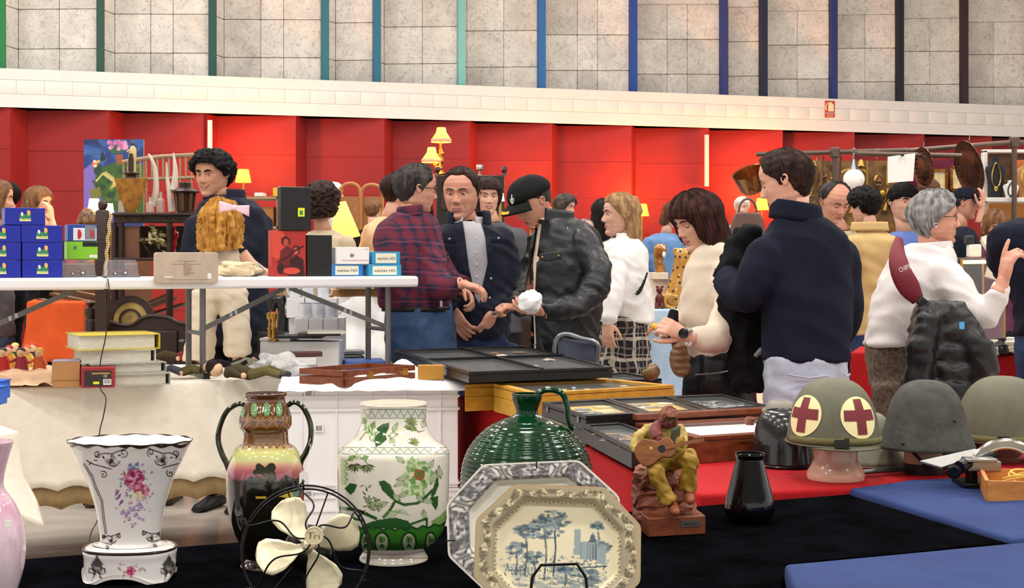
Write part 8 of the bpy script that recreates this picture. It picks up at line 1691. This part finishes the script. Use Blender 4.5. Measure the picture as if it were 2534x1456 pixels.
# ---------------------------------------------------------------- metalware and jewellery stall on the right
M_rail=mat('rail_steel',(98,82,72),.4,.6);M_cop=mat('old_copper',(110,66,44),.32,.7,var=.35,vscale=14,tint=(58,34,26),bump=.3,bscale=40);RD_=9.6
t=Thing('hanging_rail','steel pipe rail with posts carrying copperware','rail',Vector((P(2070,HY,RD_).x,RD_,0)))
for a,b in (((1872,382,9.8),(2250,372,9.6)),((2120,380,9.6),(2380,386,9.4)),((2240,374,9.6),(2510,352,9.7)),((2510,352,9.7),(2600,358,9.75))): m=MB();m.tube([P(*a),P(*b)],.017,10);t.part('pipe',m,M_rail)
for x,y,d in ((2066,378,9.68),(2510,352,9.7)): a=P(x,y,d);m=MB();m.tube([a,(a.x,a.y,0)],.018,10);t.part('post',m,M_rail);m=MB();m.box(a,(.06,.06,.07));t.part('joint',m,M_rail,bev=.008)
for x,y,d in ((2113,372,9.64),(2172,374,9.6),(2002,382,9.74),(2020,384,9.74),(1885,384,9.8)): m=MB();m.tube([Vector(v) for v in spl([tuple(P(x+dx,y+dy,d)) for dx,dy in ((-3,2),(0,-5),(4,-1),(2,8),(-1,16),(-4,18))],3)],.004,6);t.part('s_hook',m,M_steel)
t=Thing('copper_pot','hanging copper cauldron tilted on its hook beside the navy man\'s face','pot',P(1870,470,9.75));m=MB();m.lathe([(.0005,0),(.07,.004),(.085,.03),(.1,.13),(.108,.135),(.098,.13),(.08,.03),(.0005,.01)],seg=32,cap=False);R_=Matrix.Rotation(math.radians(62),3,'Y') @ Matrix.Identity(3);xf(m,Matrix.Rotation(math.radians(-24),3,'Y') @ Matrix.Rotation(math.radians(20),3,'X'),P(1868,472,9.75),1.1);t.part('bowl',m,mat('pot_copper',(150,96,52),.22,.85,var=.2,vscale=8));m=MB();m.tube([P(1884,408,9.75),P(1878,396,9.75),P(1886,388,9.75),P(1896,396,9.75),P(1892,410,9.75)],.006,8);t.part('handle',m,mat('iron_red',(110,44,36),.5));m=MB();m.tube([P(1852,470,9.66),P(1856,482,9.64),P(1868,480,9.64),P(1868,470,9.66)],.005,8);t.part('handle',m,mat('iron_red',(110,44,36),.5))
t=Thing('globe_pendant','white opal glass globe pendant hanging from the rail','lamp',P(2113,472,9.64));m=MB();m.ell(P(2113,444,9.64),.072,nu=28,nv=18);t.part('globe',m,mat('opal_glass',(240,232,222),.12,emit=.12));m=MB();m.tube([P(2113,394,9.64),P(2113,420,9.64)],[.012,.03],12);t.part('collar',m,M_steel);m=MB();m.tube([P(2113+30*math.cos(a),428-10*math.sin(a),9.64) for a in [math.pi*k/10 for k in range(11)]],.006,6);t.part('gallery',m,M_brass);m=MB();m.tube([P(2110,372,9.64),P(2113,396,9.64)],.004,6);t.part('hook',m,M_steel)
m=MB();m.prism([P(2197,388,9.4),P(2265,379,9.4),P(2260,448,9.4),P(2197,453,9.4)],(0,.004,0));o=single('paper_sign','blank white paper sheet clipped to the rail','paper',m,mat('paper_white',(240,238,232),.7),P(2230,453,9.4))
m=MB();m.box(P(2233,384,9.38),(.02,.02,.016));single('binder_clip','black clip holding the white sheet on the rail','clip',m,M_bfr,P(2233,384,9.38),bev=.003)
for i,(x,y,rx,ry,tl,d) in enumerate(((2287,414,24,50,-6,9.45),(2400,416,32,70,-14,9.5))):
    t=Thing('copper_charger',['smaller embossed copper charger hanging edge-on from the rail','large embossed copper charger with raised rim hanging from the rail'][i],'plate',P(x,y+ry,d));m=MB();m.lathe([(.0005,.012),(ry*.45*d/F,.014),(ry*.6*d/F,.004),(ry*.7*d/F,.0),(ry*.95*d/F,.004),(ry*d/F,.01),(ry*d/F,.004),(ry*.7*d/F,-.006),(.0005,.004)],seg=40,cap=False)
    yaw=math.acos(min(1,rx/ry))+math.atan((x-CX)/F);R_=Matrix.Rotation(math.radians(tl),3,'Y') @ Matrix.Rotation(-yaw,3,'Z') @ Matrix.Rotation(math.radians(90),3,'X');xf(m,R_,P(x,y,d),1.);t.part('dish',m,M_cop)
    m=MB()
    for k in range(22): a=2*math.pi*k/22;m.ell(P(x,y,d)+R_ @ Vector((ry*.83*d/F*math.cos(a),ry*.83*d/F*math.sin(a),.006)),.006,nu=6,nv=5)
    t.part('embossing',m,M_cop)['kind']='stuff';m=MB();m.tube([P(x-2,y-ry+2,d),P(x,y-ry-12,d)],.003,6);t.part('hanger',m,M_steel)
# brass clutter board
BD=10.75;t=Thing('display_board','gold brocade board behind the hanging brassware','board',Vector((P(2095,HY,BD).x,BD,0)));m=MB();a,b=P(1975,398,BD),P(2215,398,BD);m.box(((a.x+b.x)/2,BD+.02,a.z/2),(b.x-a.x,.03,a.z));t.part('panel',m,mat('brocade',(150,112,54),.5,var=.6,vscale=12,tint=(56,36,20)));r_=random.Random(31)
KN=['brass curtain ring','brass door knocker','iron tool','small brass bell','brass ornament']
for i in range(34):
    x,y=r_.uniform(1985,2205),r_.uniform(405,520);c_=P(x,y,BD-.04);m=MB();k=i % 5;mt=r_.choice([M_brass,M_brass,M_gold,M_rail,M_cop])
    if k == 0: rr_=r_.uniform(.02,.04);m.tube([c_+Vector((rr_*math.cos(a),0,rr_*math.sin(a))) for a in [j*.45 for j in range(14)]],.006,6,closed=True)
    elif k == 1: m.tube([c_+Vector((0,0,.06)),c_+Vector((.02,0,.02)),c_,c_-Vector((.015,0,.05))],[.008,.014,.01,.016],8)
    elif k == 2: m.tube([c_+Vector((0,0,.09)),c_-Vector((r_.uniform(-.02,.02),0,.09))],[.006,.01],8)
    elif k == 3: m.lathe([(.034,0),(.024,.012),(.018,.04),(.006,.052)],c_,14)
    else: m.ell(c_,(r_.uniform(.02,.05),.01,r_.uniform(.02,.05)),nu=10,nv=8);m.v=[tuple(Vector(v)+Vector((.01*nz(v,50),0,.01*nz(v,44,3)))) for v in m.v]
    single(['curtain_ring','door_knocker','iron_tool','brass_bell','brass_ornament'][k],KN[k]+' hung on the gold brocade board',['ring','knocker','tool','bell','ornament'][k],m,mt,c_,KN[k]+'s on the brocade board')
for i,(x,y0,y1) in enumerate(((2036,388,460),(2080,386,432))): m=MB();m.bar(P(x,y0,9.75),P(x-4,y1,9.75),.045,.012);single('wooden_paddle',['long','short'][i]+' wooden paddle hanging on the pipe rail','paddle',m,M_mw,P(x,y1,9.75))
# burgundy cloth with frames
m=MB();a,b=P(2225,402,10.95),P(2378,402,10.95);m.grid(lambda u,v: Vector((a.x+(b.x-a.x)*u,10.95+.03*math.sin(u*12),a.z*(1-v)+.02)),24,6);single('burgundy_drape','burgundy drape hung behind the framed pictures','drape',m,cloth('burgundy',(84,22,40),.15),Vector(((a.x+b.x)/2,10.95,0)),solid=.006)
for i,(x0,x1,y0,y1) in enumerate(((2308,2342,422,474),(2354,2384,414,470))):
    t=Thing('picture_frame',['small gilt frame with a pale picture','narrow gilt frame beside the large copper charger'][i],'picture',P((x0+x1)/2,y1,10.85));z_=10.9
    for (xa,ya,xb,yb) in ((x0,y0,x1,y0),(x0,y1,x1,y1),(x0,y0,x0,y1),(x1,y0,x1,y1)): m=MB();m.bar(P(xa,ya,z_),P(xb,yb,z_),.02,.02,up=(0,1,0));t.part('frame',m,M_gold)
    m=MB();px_box(m,x0,x1,y0,y1,z_+.002,z_+.012);t.part('picture',m,mat('pale_picture',(216,196,150),.6,var=.3,vscale=20))
# jewellery cabinet
JD=9.95;t=Thing('jewellery_cabinet','white framed cabinet with busts wearing necklaces','cabinet',Vector((P(2500,HY,JD).x,JD,0)));jp=lambda x,y,dz=0.: P(x,y,JD+dz);M_wfr=mat('white_frame',(226,222,216),.5)
for x0,x1,y0,y1,nm,mt,z0,z1 in ((2434,2444,372,600,'stile',M_wfr,0,.06),(2434,2640,370,378,'top_rail',M_wfr,0,.06),(2430,2640,489,500,'shelf',M_wfr,-.2,.08),(2446,2640,380,489,'back_panel',M_mw,.06,.08),(2446,2640,500,600,'lower_panel',mat('warm_panel',(206,140,60),.6),.1,.12)): m=MB();px_box(m,x0,x1,y0,y1,JD+z0,JD+z1);t.part(nm,m,mt,bev=.004)
m=MB();a,b=jp(2434,600),jp(2640,600);m.box(((a.x+b.x)/2,JD+.05,a.z/2),(b.x-a.x,.3,a.z));t.part('base_cupboard',m,M_mw)
def bust(label,x,y0,y1,w_,d,mt,neck_m,col):
    t=Thing('necklace_bust',label,'display bust',P(x,y1,d));M=d/F;h=(y1-y0)*M;m=MB();m.loft([ring_pts(P(x,y1,d)+Vector((0,.02*q_,h*q_)),ww*w_*M,.22*w_*M+.01,20,.95) for q_,ww in ((0,.62),(.2,.66),(.5,.85),(.68,1.),(.78,.9),(.84,.45),(.9,.34),(1.,.36))]);t.part('bust_form',m,mt)
    t2=Thing('necklace',label.split(' bust')[0]+' bust\'s '+col,'necklace',P(x,y0+(y1-y0)*.8,d-.04));m=MB();m.tube([P(x+w_*.42*math.sin(a),y0+(y1-y0)*(.12+.62*(.5-.5*math.cos(a)) ** .7),d-.26*w_*M-.018+.02*abs(math.cos(a/2))) for a in [2*math.pi*k/40 for k in range(40)]],.0045,6,closed=True);t2.part('chain',m,neck_m);m=MB();m.ell(P(x,y0+(y1-y0)*.78,d-.26*w_*M-.022),(.014,.006,.018),nu=12,nv=8);t2.part('pendant',m,neck_m)
bust('black velvet display bust',2465,391,489,26,JD-.08,mat('bust_black',(34,36,42),.8),mat('gold',(206,170,84),.25,1.),'long gold pendant necklace');bust('small white display bust',2503,446,500,20,JD-.14,mat('bust_white',(236,234,230),.6),M_bfr,'black bead necklace');bust('tan wooden display bust',2540,400,489,30,JD-.06,mat('bust_tan',(176,122,70),.5),mat('gold',(206,170,84),.25,1.),'chunky gold necklace')
m=MB();px_box(m,2506,2600,396,440,JD+.03,JD+.05);single('orange_card','orange card standing behind the tan bust','card',m,mat('card_orange',(222,110,40),.6),jp(2540,440,.04));
# glass showcase with strip light, goods on red cloth
rP=[V2(P(2104,HY,7.35)),V2(P(2700,HY,7.0)),V2(P(2700,HY,7.75)),V2(P(2125,HY,7.85))];ZR=HC-(872-HY)*7.35/F
draped('tablecloth','red cloth on the stall behind the grey-haired woman',rP,ZR,.6,M_redc,wave=.008,seed=14);trestle('stall table under the red cloth behind the grey-haired woman',rP,ZR-.004)
t=Thing('glass_showcase','small glass showcase with a yellow strip light','showcase',P(2430,800,7.44));t.loc.z=ZR;t.o.location.z=ZR;
a,b=P(2372,640,7.32),P(2476,640,7.32);zt=a.z
for x in (a.x,b.x):
    for y in (7.27,7.6): m=MB();m.tube([(x,y,ZR+.002),(x,y,zt)],.008,8);t.part('corner_post',m,M_brass)
m=MB();m.box(((a.x+b.x)/2,7.44,zt),(b.x-a.x+.02,.34,.012));t.part('top',m,M_glass);m=MB();m.tube([P(2384,649,7.27),P(2470,648,7.27)],.009,8);t.part('strip_light',m,mat('strip_glow',(255,226,110),.4,emit=5.));m=MB();m.box(((a.x+b.x)/2,7.26,(zt+ZR)/2),(b.x-a.x,.004,zt-ZR-.01));t.part('front_pane',m,M_glass)
m=MB();m.box(((a.x+b.x)/2,7.44,(zt*.45+ZR*.55)),(b.x-a.x,.3,.008));t.part('shelf',m,M_glass);m=MB();m.box(((a.x+b.x)/2,7.6,(zt+ZR)/2),(b.x-a.x,.006,zt-ZR-.01));t.part('back',m,M_tray)
for i,(x,y,w_,h,cl,nm,lb) in enumerate(((2408,682,26,20,(186,170,140),'round_tin','beige round tin in the glass showcase'),(2462,692,26,34,(220,214,190),'price_card','cream price card in the glass showcase'),(2410,628,30,30,(226,224,220),'white_carton','white carton on the glass showcase'),(2398,616,18,20,(40,42,46),'card_reader','black card reader on the white carton'))): m=MB();zz={0: zt*.45+ZR*.55+.005,1: zt*.45+ZR*.55+.005,2: zt+.007,3: zt+.007+30*7.9/F}[i];c_=P(x,y,7.42);m.box((c_.x,c_.y,zz+h*7.9/F/2),(w_*7.9/F,.05,h*7.9/F));single(nm,lb,'box' if i != 3 else 'card reader',m,mat('goods_%d' % i,cl,.5),(c_.x,c_.y,zz),bev=.008)
r_=random.Random(77);GN=[('toy_car','white toy car in clear wrapping',(220,206,176)),('silver_box','small silver box',(150,150,150)),('trinket_bowl','white trinket bowl',(226,222,216)),('perfume_bottle','brown perfume bottle',(120,80,50)),('paper_stack','stack of white cards',(226,224,220)),('ink_pot','dark ink pot',(30,28,30)),('trinket_box','brown wooden trinket box',(90,48,32)),('glass_jar','clear glass jar',(214,216,218))]
for i,(x,y) in enumerate(((2460,800),(2425,830),(2500,838),(2508,790),(2455,862),(2480,868),(2440,900),(2516,862),(2500,880),(2420,870))):
    nm,lb,cl=GN[i % 8];c_=P(x,y,7.08+(905-y)*.0015);c_.z=ZR+.001;m=MB();s_=.03+.012*(i % 3)
    if i % 8 in (2,5,7,3): m.lathe([(s_*.6,0),(s_*.9,s_*.3),(s_*.8,s_),(s_*.35,s_*1.25),(s_*.4,s_*1.6)],c_,16)
    elif i % 8 == 0: m.box(c_+Vector((0,0,.03)),(.11,.05,.03));m.box(c_+Vector((0,0,.055)),(.06,.045,.028))
    else: m.box(c_+Vector((0,0,s_*.5)),(s_*3,s_*2,s_),.2*i)
    single(nm,lb+(' on the red stall' if i < 8 else ' behind the others on the red stall'),'trinket',m,mat('goods2_%d' % (i % 8),cl,.35),c_,bev=.006)
# ---------------------------------------------------------------- held things and the rest of the crowd
t=Thing('puffer_jacket','black quilted puffer jacket tied round the grey-haired woman\'s waist','jacket',P(2340,960,6.15));b=MB();d=6.12
M_puff=mat('black_nylon',(18,19,22),.42,bump=.15,bscale=60)
for k,(y0,y1,x0,x1,w0) in enumerate(((748,800,2330,2320,52),(790,850,2330,2340,72),(838,896,2335,2350,84),(884,940,2335,2355,88),(926,990,2320,2340,82))): b.loft([ring_pts(P(x0+(x1-x0)*q_,y0+(y1-y0)*q_,d),w0*(1+.16*math.sin(math.pi*q_))*d/F,(.10+.035*math.sin(math.pi*q_)),30) for q_ in (0,.15,.35,.5,.65,.85,1)])
b.tube([P(2370,780,d-.06),P(2420,860,d-.1),P(2430,910,d-.08),P(2400,950,d-.06)],[.05,.07,.075,.06],14);b.tube([P(2300,780,d-.1),P(2280,860,d-.12),P(2270,960,d-.1)],[.05,.06,.06],14)
me=remesh(b,.012,1);folds(me,.008,12,2.);me.transform(Matrix.Translation(-t.loc));me.materials.clear();me.polygons.foreach_set('use_smooth',[True]*len(me.polygons));link('quilted_shell',me,M_puff,t.o);m=MB();m.box(P(2380,806,d-.2),(.02,.008,.03));t.part('zip_pull',m,mat('tag_blue',(80,170,220),.5))
t=Thing('sling_bag','dark red sling bag strap across the white sweater','bag',P(2270,740,6.2));M_sl=mat('sling_red',(112,24,38),.6,bump=.2,bscale=120)
path=[(2226,588,6.30),(2222,632,6.2),(2230,674,6.16),(2250,712,6.15),(2272,744,6.15)];ww=[10,22,26,27,16]
pp=spl([tuple(P(x,y,d_))+(w_*6.2/F,) for (x,y,d_),w_ in zip(path,ww)],5)
m=MB();n_=len(pp);rg=[]
for i,p_ in enumerate(pp):
    a=Vector(pp[max(0,i-1)][:3]);b_=Vector(pp[min(n_-1,i+1)][:3]);t_=(b_-a).normalized();sd=t_.cross(Vector((0,-1,0))).normalized();c_=Vector(p_[:3]);th=.022*math.sin(math.pi*(.12+.8*i/n_));rg.append([c_+sd*(p_[3]*math.cos(q_))+Vector((0,-1,0))*(th*math.sin(q_)) for q_ in [2*math.pi*k/18 for k in range(18)]])
m.loft(rg);t.part('pouch',m,M_sl);m=MB();m.box(P(2284,750,6.1),(.05,.02,.04),R=Matrix.Rotation(math.radians(40),3,'Y'));t.part('buckle',m,M_bfr,bev=.005);m=MB();m.grid(lambda u,v: P(2292+26*u-10*v+8*u*u,758+96*u+4*v,6.08-.04*u),10,3);t.part('webbing',m,M_sl,solid=.004)
tm=text_mesh('CHIPIE',.03,P(2240,664,6.11),DV(.9,-.35,0),DV(-.35,-.9,0),width=.055);t.part('lettering',tm,M_bwh)
t=Thing('folded_coat','black coat carried over the navy sweater man\'s arm','coat',P(1840,960,5.8));b=MB();d=5.95;M_coat=cloth('black_coat',(12,12,15),.3)
b.loft([ring_pts(P(x,y,d+.02),w_*d/F,.09,24) for x,y,w_ in [tuple(q_) for q_ in spl([(1855,565,24),(1842,610,48),(1832,680,60),(1846,760,66),(1850,840,46),(1850,910,44),(1852,965,40)],3)]]);me=remesh(b,.013,2);folds(me,.016,9,7.);me.transform(Matrix.Translation(-t.loc));me.materials.clear();me.polygons.foreach_set('use_smooth',[True]*len(me.polygons));link('coat_body',me,M_coat,t.o);m=MB();m.tube([P(1868,882,d-.12),P(1884,868,d-.13),P(1892,862,d-.13)],[.008,.014,.008],8);t.part('umbrella_tip',m,mat('tip_grey',(120,124,128),.3))
t=Thing('quilted_bag','brown quilted bag with a dark strap at the bob-haired woman\'s side','bag',P(1680,930,6.1));m=MB()
for k,(y,w_) in enumerate(((856,20),(872,25),(888,27),(906,27),(920,22))): m.ell(P(1680+2*k,y,6.12),(w_*6.1/F,.05,.022),nu=20,nv=12)
m.loft([ring_pts(P(1683,y,6.12),w_*6.1/F,.042,20) for y,w_ in ((850,17),(870,22),(900,24),(924,18))]);me=remesh(m,.006,3);folds(me,.005,14,3.);me.transform(Matrix.Translation(-t.loc));me.materials.clear();me.polygons.foreach_set('use_smooth',[True]*len(me.polygons));link('bag_body',me,mat('bag_quilt',(134,100,72),.4),t.o);m=MB();m.tube([P(1668,850,6.1),P(1662,800,6.1),P(1668,770,6.12)],[.02,.03,.02],10);t.part('lining',m,M_coat)

# the big doll on the cream table
dd=7.3;dp=lambda x,y,dz=0.: P(x,y,dd+dz);t=Thing('large_doll','large old doll with curly golden hair and a pink bow seen from behind','doll',Vector((dp(545,HY).x,dd,ZC)));dM=dd/F
M_dsk=mat('doll_skin',(220,168,140),.4);M_dcl=cloth('doll_linen',(214,200,178),.08);c_=dp(546,556);R_=Matrix.Rotation(math.pi-.15,3,'Z');Hh=118*dM
b=head_mb(.7);xf(b,R_,c_,Hh);b.tube([c_+Vector((0,0,-.4*Hh)),dp(552,626)],[.035,.04],12);zb_=ZC+.002
for x in (500,590): b.tube([dp(x,760),Vector((dp(x,HY).x,dd,zb_+.03))],[.045,.035],10);b.ell((dp(x,HY).x,dd,zb_+.025),(.03,.05,.025),nu=10,nv=6)
for pts in ([(598,628,0),(622,655,.02),(656,676,.02)],[(506,634,0),(490,655,.05),(470,660,.08)]): b.tube([dp(*q_) for q_ in pts],[.034,.03,.022],12);b.ell(dp(*pts[-1]),.026,nu=10,nv=8)
t.part('body',b,M_dsk)
m=hair_mb([(0,.1),(40,.0),(60,-.4),(90,-.5),(180,-.58)],thick=.13,amp=.075,fr=9,lod=1.2,strand=.06);xf(m,R_,c_,Hh);t.part('hair',m,hairmat('doll'))
m=MB()
r_=random.Random(3)
for k in range(70):
    a=r_.uniform(-2.6,2.6)+math.pi;z0=r_.uniform(-.05,.45);x_,y_=cross(a-math.pi,max(-.3,z0));p0=Vector((x_*1.25,y_*1.25,z0));pts=[p0+Vector((.05*math.sin(q_*2.2+k),.05*math.cos(q_*2.2+k),-.075*q_)) for q_ in range(6)]
    m.tube(pts,[.012,.022,.024,.022,.018,.008],6)
xf(m,R_,c_,Hh);t.part('curls',m,hairmat('doll'))
M_bow=mat('bow_pink',(236,196,208),.6)
for s_ in (-1,1): m=MB();m.grid(lambda u,v: dp(580+s_*36*u,514+(v-.5)*(10+18*u)+8*u*(1 if s_ > 0 else -.3),-.19-.03*math.sin(u*3)),8,4);t.part('bow_loop',m,M_bow,solid=.006)
m=MB();m.ell(dp(580,514,-.2),.014,nu=10,nv=8);t.part('bow_knot',m,M_bow)
b=MB();b.loft([ring_pts(dp(x,y),w_*dM,w_*.62*dM,24) for x,y,w_ in [tuple(q_) for q_ in spl([(553,612,38),(552,640,50),(550,700,54),(545,740,66)],4)]])
b.tube([dp(508,720),dp(498,800),dp(490,895)],[.075,.075,.08],16);b.tube([dp(578,720),dp(584,800),dp(590,880)],[.075,.07,.07],16)
me=remesh(b,.011,2);folds(me,.009,9,5.,.3);me.transform(Matrix.Translation(-t.loc));me.materials.clear();me.polygons.foreach_set('use_smooth',[True]*len(me.polygons));link('linen_suit',me,M_dcl,t.o)

# vendor
CURL=[(0,.27),(35,.25),(55,.12),(72,.06),(84,-.05),(96,.0),(112,-.2),(140,-.3),(180,-.34)]
p=Person('smiling vendor with dark curly hair in a navy jacket',7.85,526,432,112,-22,6,sk='olive');p.head(smile=2.4,fat=.5,gaze=(.15,-.1),brow='black',thickbrow=1.6,mouth=.004,lips=(160,92,84)).hair(CURL,'black',thick=.17,amp=.06,fr=13,strand=.0,top=.15)
p.by=math.radians(-20);p.top(M_navyj,[(556,486,40,40),(564,506,72,54),(570,540,92,62),(566,610,98,72),(562,690,98,74),(566,770,98,76),(570,826,96,76)],[[(642,560,.05),(654,650,.08),(622,740,.02)],[(492,560,-.05),(478,650,-.05),(500,740,-.15)]],(.3,.27,.2),amp=.008).collar(M_navyj,556,496,52,44,26,0,open_=1.2).neck((552,492,0)).legs(M_dark).done()
# row of background visitors
def bg(label,d,x,y,H,yaw,pitch,sk,ends,hair,topm,legm,face=True,sh=None,wide=1.,kw=None,hk=None,by=None,**hd):
    p=Person(label,d,x,y,H,yaw,pitch,sk=sk);(p.head(**hd) if face else p.back_head())
    if ends: p.hair(ends,hair,**(hk or dict(thick=.06,amp=.02,fr=9,strand=.02)))
    p.layout(by,sh=sh,wide=wide).top(topm,**(kw or {})).neck().legs(legm);return p
bg('fair-haired woman in grey coat half hidden by the blue cartons',8.6,-6,492,92,100,5,'fair',LONG,'ltbrown',M_dgrey,M_denim,by=80).done()
bg('dark-haired man in navy jacket behind the blue cartons',9.6,18,486,70,-100,0,'fair',SHORT,'black',M_navyj,M_dark,sh=(24,556)).done()
p=bg('brown-haired woman in black top resting her cheek on her hand',9.4,94,502,82,70,8,'fair',[(0,.25),(35,.2),(55,-.1),(70,-.35),(110,-.5),(180,-.55)],'ltbrown',M_dark,M_dark,sh=(112,588));p.hands([dict(at=(128,548,-.1),D=DV(-.1,-1,0),N=DV(-.9,0,.2),size=.7,curl=(.5,)*4,fore=(136,580,-.1))]);p.done()
bg('woman with dark curly hair in beige coat turned away',9.25,796,498,92,150,0,'fair',[(0,.2),(40,.1),(60,-.3),(90,-.45),(180,-.5)],'dkbrown',M_beige,M_dark,face=False,sh=(800,590),hk=dict(thick=.15,amp=.08,fr=14,strand=.0)).done()
bg('white-haired visitor in profile behind the curly-haired woman',12.2,826,482,60,80,0,'fair',SHORT,'white',M_greysh,M_dark).done()
bg('fair-haired child in dark jacket beside the wicker screen',11.0,924,520,56,160,0,'pale',SHORT,'ltbrown',M_dark,M_dark,face=False).done()
bg('person in peach jumper partly hidden by the plaid shirt man',9.35,984,474,92,130,0,'fair',SHORT,'dkbrown',M_peach,M_denim,face=False,sh=(962,560),wide=1.05).done()
bg('woman with dark swept-up hair behind the leather jacket',11.6,1398,512,62,60,10,'fair',EARL,'saltp',M_dark,M_dark,hk=dict(thick=.12,amp=.05,fr=8)).done()
bg('balding man with grey sides behind the leather jacket',11.0,1448,570,54,30,15,'ruddy',BALD,'grey',M_dgrey,M_dark).done()
bg('woman with long straight black hair in white blouse turned away',12.3,1490,528,72,165,0,'fair',[(0,.2),(50,-.2),(80,-.8),(180,-1.0)],'black',M_wshirt,M_dark,face=False).done()
bg('brown-haired woman in pale denim jacket bending over the stall',11.2,1664,530,62,30,25,'fair',BOB,'brown',M_denimj,M_dark,sh=(1648,592),wide=1.15).done()
bg('white-haired visitor far behind near the warm glow',13.5,1836,512,50,-10,10,'pale',EARL,'white',M_beige,M_dark).done()
bg('balding man in stone jacket looking down at the stall',8.9,2066,500,100,18,24,'ruddy',BALD,'saltp',M_olivej,M_dark,sh=(2080,596),old=1.,eyes='closed',brow='saltp').collar(M_olivej,2076,584,40,36,24,0,open_=1.).done()
p=bg('dark-haired person in long tan trench coat turned away',8.3,2138,508,88,-140,6,'fair',[(0,.25),(40,.2),(60,.0),(75,-.1),(90,-.05),(110,-.25),(180,-.36)],'black',M_tan,M_ddenim,sh=(2156,590),hk=dict(thick=.1,amp=.04,fr=12,strand=.03));p.glasses().collar(M_tan,2152,572,46,40,22,0,open_=1.).done()
bg('young man with black fringe in a blue tunic',9.6,2234,500,94,14,4,'fair',[(0,.12),(30,.14),(50,.08),(70,.06),(84,.0),(96,.02),(112,-.16),(140,-.28),(180,-.3)],'black',M_medblue,M_dark,sh=(2240,596),brow='black',thickbrow=1.4).done()
bg('brown-haired man behind the young man in the blue tunic',10.3,2298,478,72,170,0,'fair',SHORT,'brown',M_dark,M_dark,face=False).done()
p=bg('man in navy cap and navy jacket holding up a phone',9.4,2388,504,76,70,6,'ruddy',BALD,'saltp',M_navyj,M_dark,sh=(2376,580));m=hair_mb([(0,.2),(60,.17),(90,.12),(180,.02)],thick=.07,amp=.004,fr=4,top=.2,strand=0.);p.headpart('cap_crown',m,M_navy);m=MB();m.grid(brim,16,5);p.headpart('cap_brim',m,M_navy);p.hands([dict(at=(2428,520,-.1),D=DV(.2,-1,0),N=DV(-.6,0,.5),size=.75,fore=(2424,552,-.1))]);p.done()
p=bg('woman in plum quilted jacket and cream scarf looking down',9.0,2464,556,76,-6,26,'fair',[(0,.22),(35,.16),(55,-.1),(70,-.35),(110,-.5),(180,-.55)],'ltbrown',M_purple,M_dark,sh=(2460,632),eyes='closed',mouth=.014,old=.6,lips=(176,60,64),hk=dict(thick=.1,amp=.04,fr=8,strand=.03));m=MB();m.tube([Vector(v) for v in spl([tuple(P(x,y,d_)) for x,y,d_ in ((2440,596,8.95),(2450,612,8.82),(2468,622,8.8),(2488,608,8.85),(2492,592,8.95))],5)],.035,10);m.tube([P(2470,622,8.78),P(2462,660,8.74),P(2452,690,8.74)],[.035,.045,.04],10);p.t.part('scarf',m,cloth('cream_scarf',(214,200,178),.1));p.done()
p=Person('person in dark navy jacket and jeans leaning over the stall, back turned',6.7,2590,470,124,150,20,sk='fair');p.back_head().hair(SHORT,'dkbrown');p.by=math.radians(150)
p.top(M_navy,[(2574,540,44,44),(2560,560,80,66),(2556,600,100,80),(2566,680,84,80),(2580,760,70,72),(2590,830,76,74)],[[(2490,590,-.05),(2476,640,.1),(2500,690,.3)],[(2620,600,0),(2640,700,.1),(2600,780,.2)]],(.34,.28,.2),amp=.008).neck().legs(M_ddenim,[(2594,820,74,72),(2594,880,80,76),(2594,960,80,76)]).done()
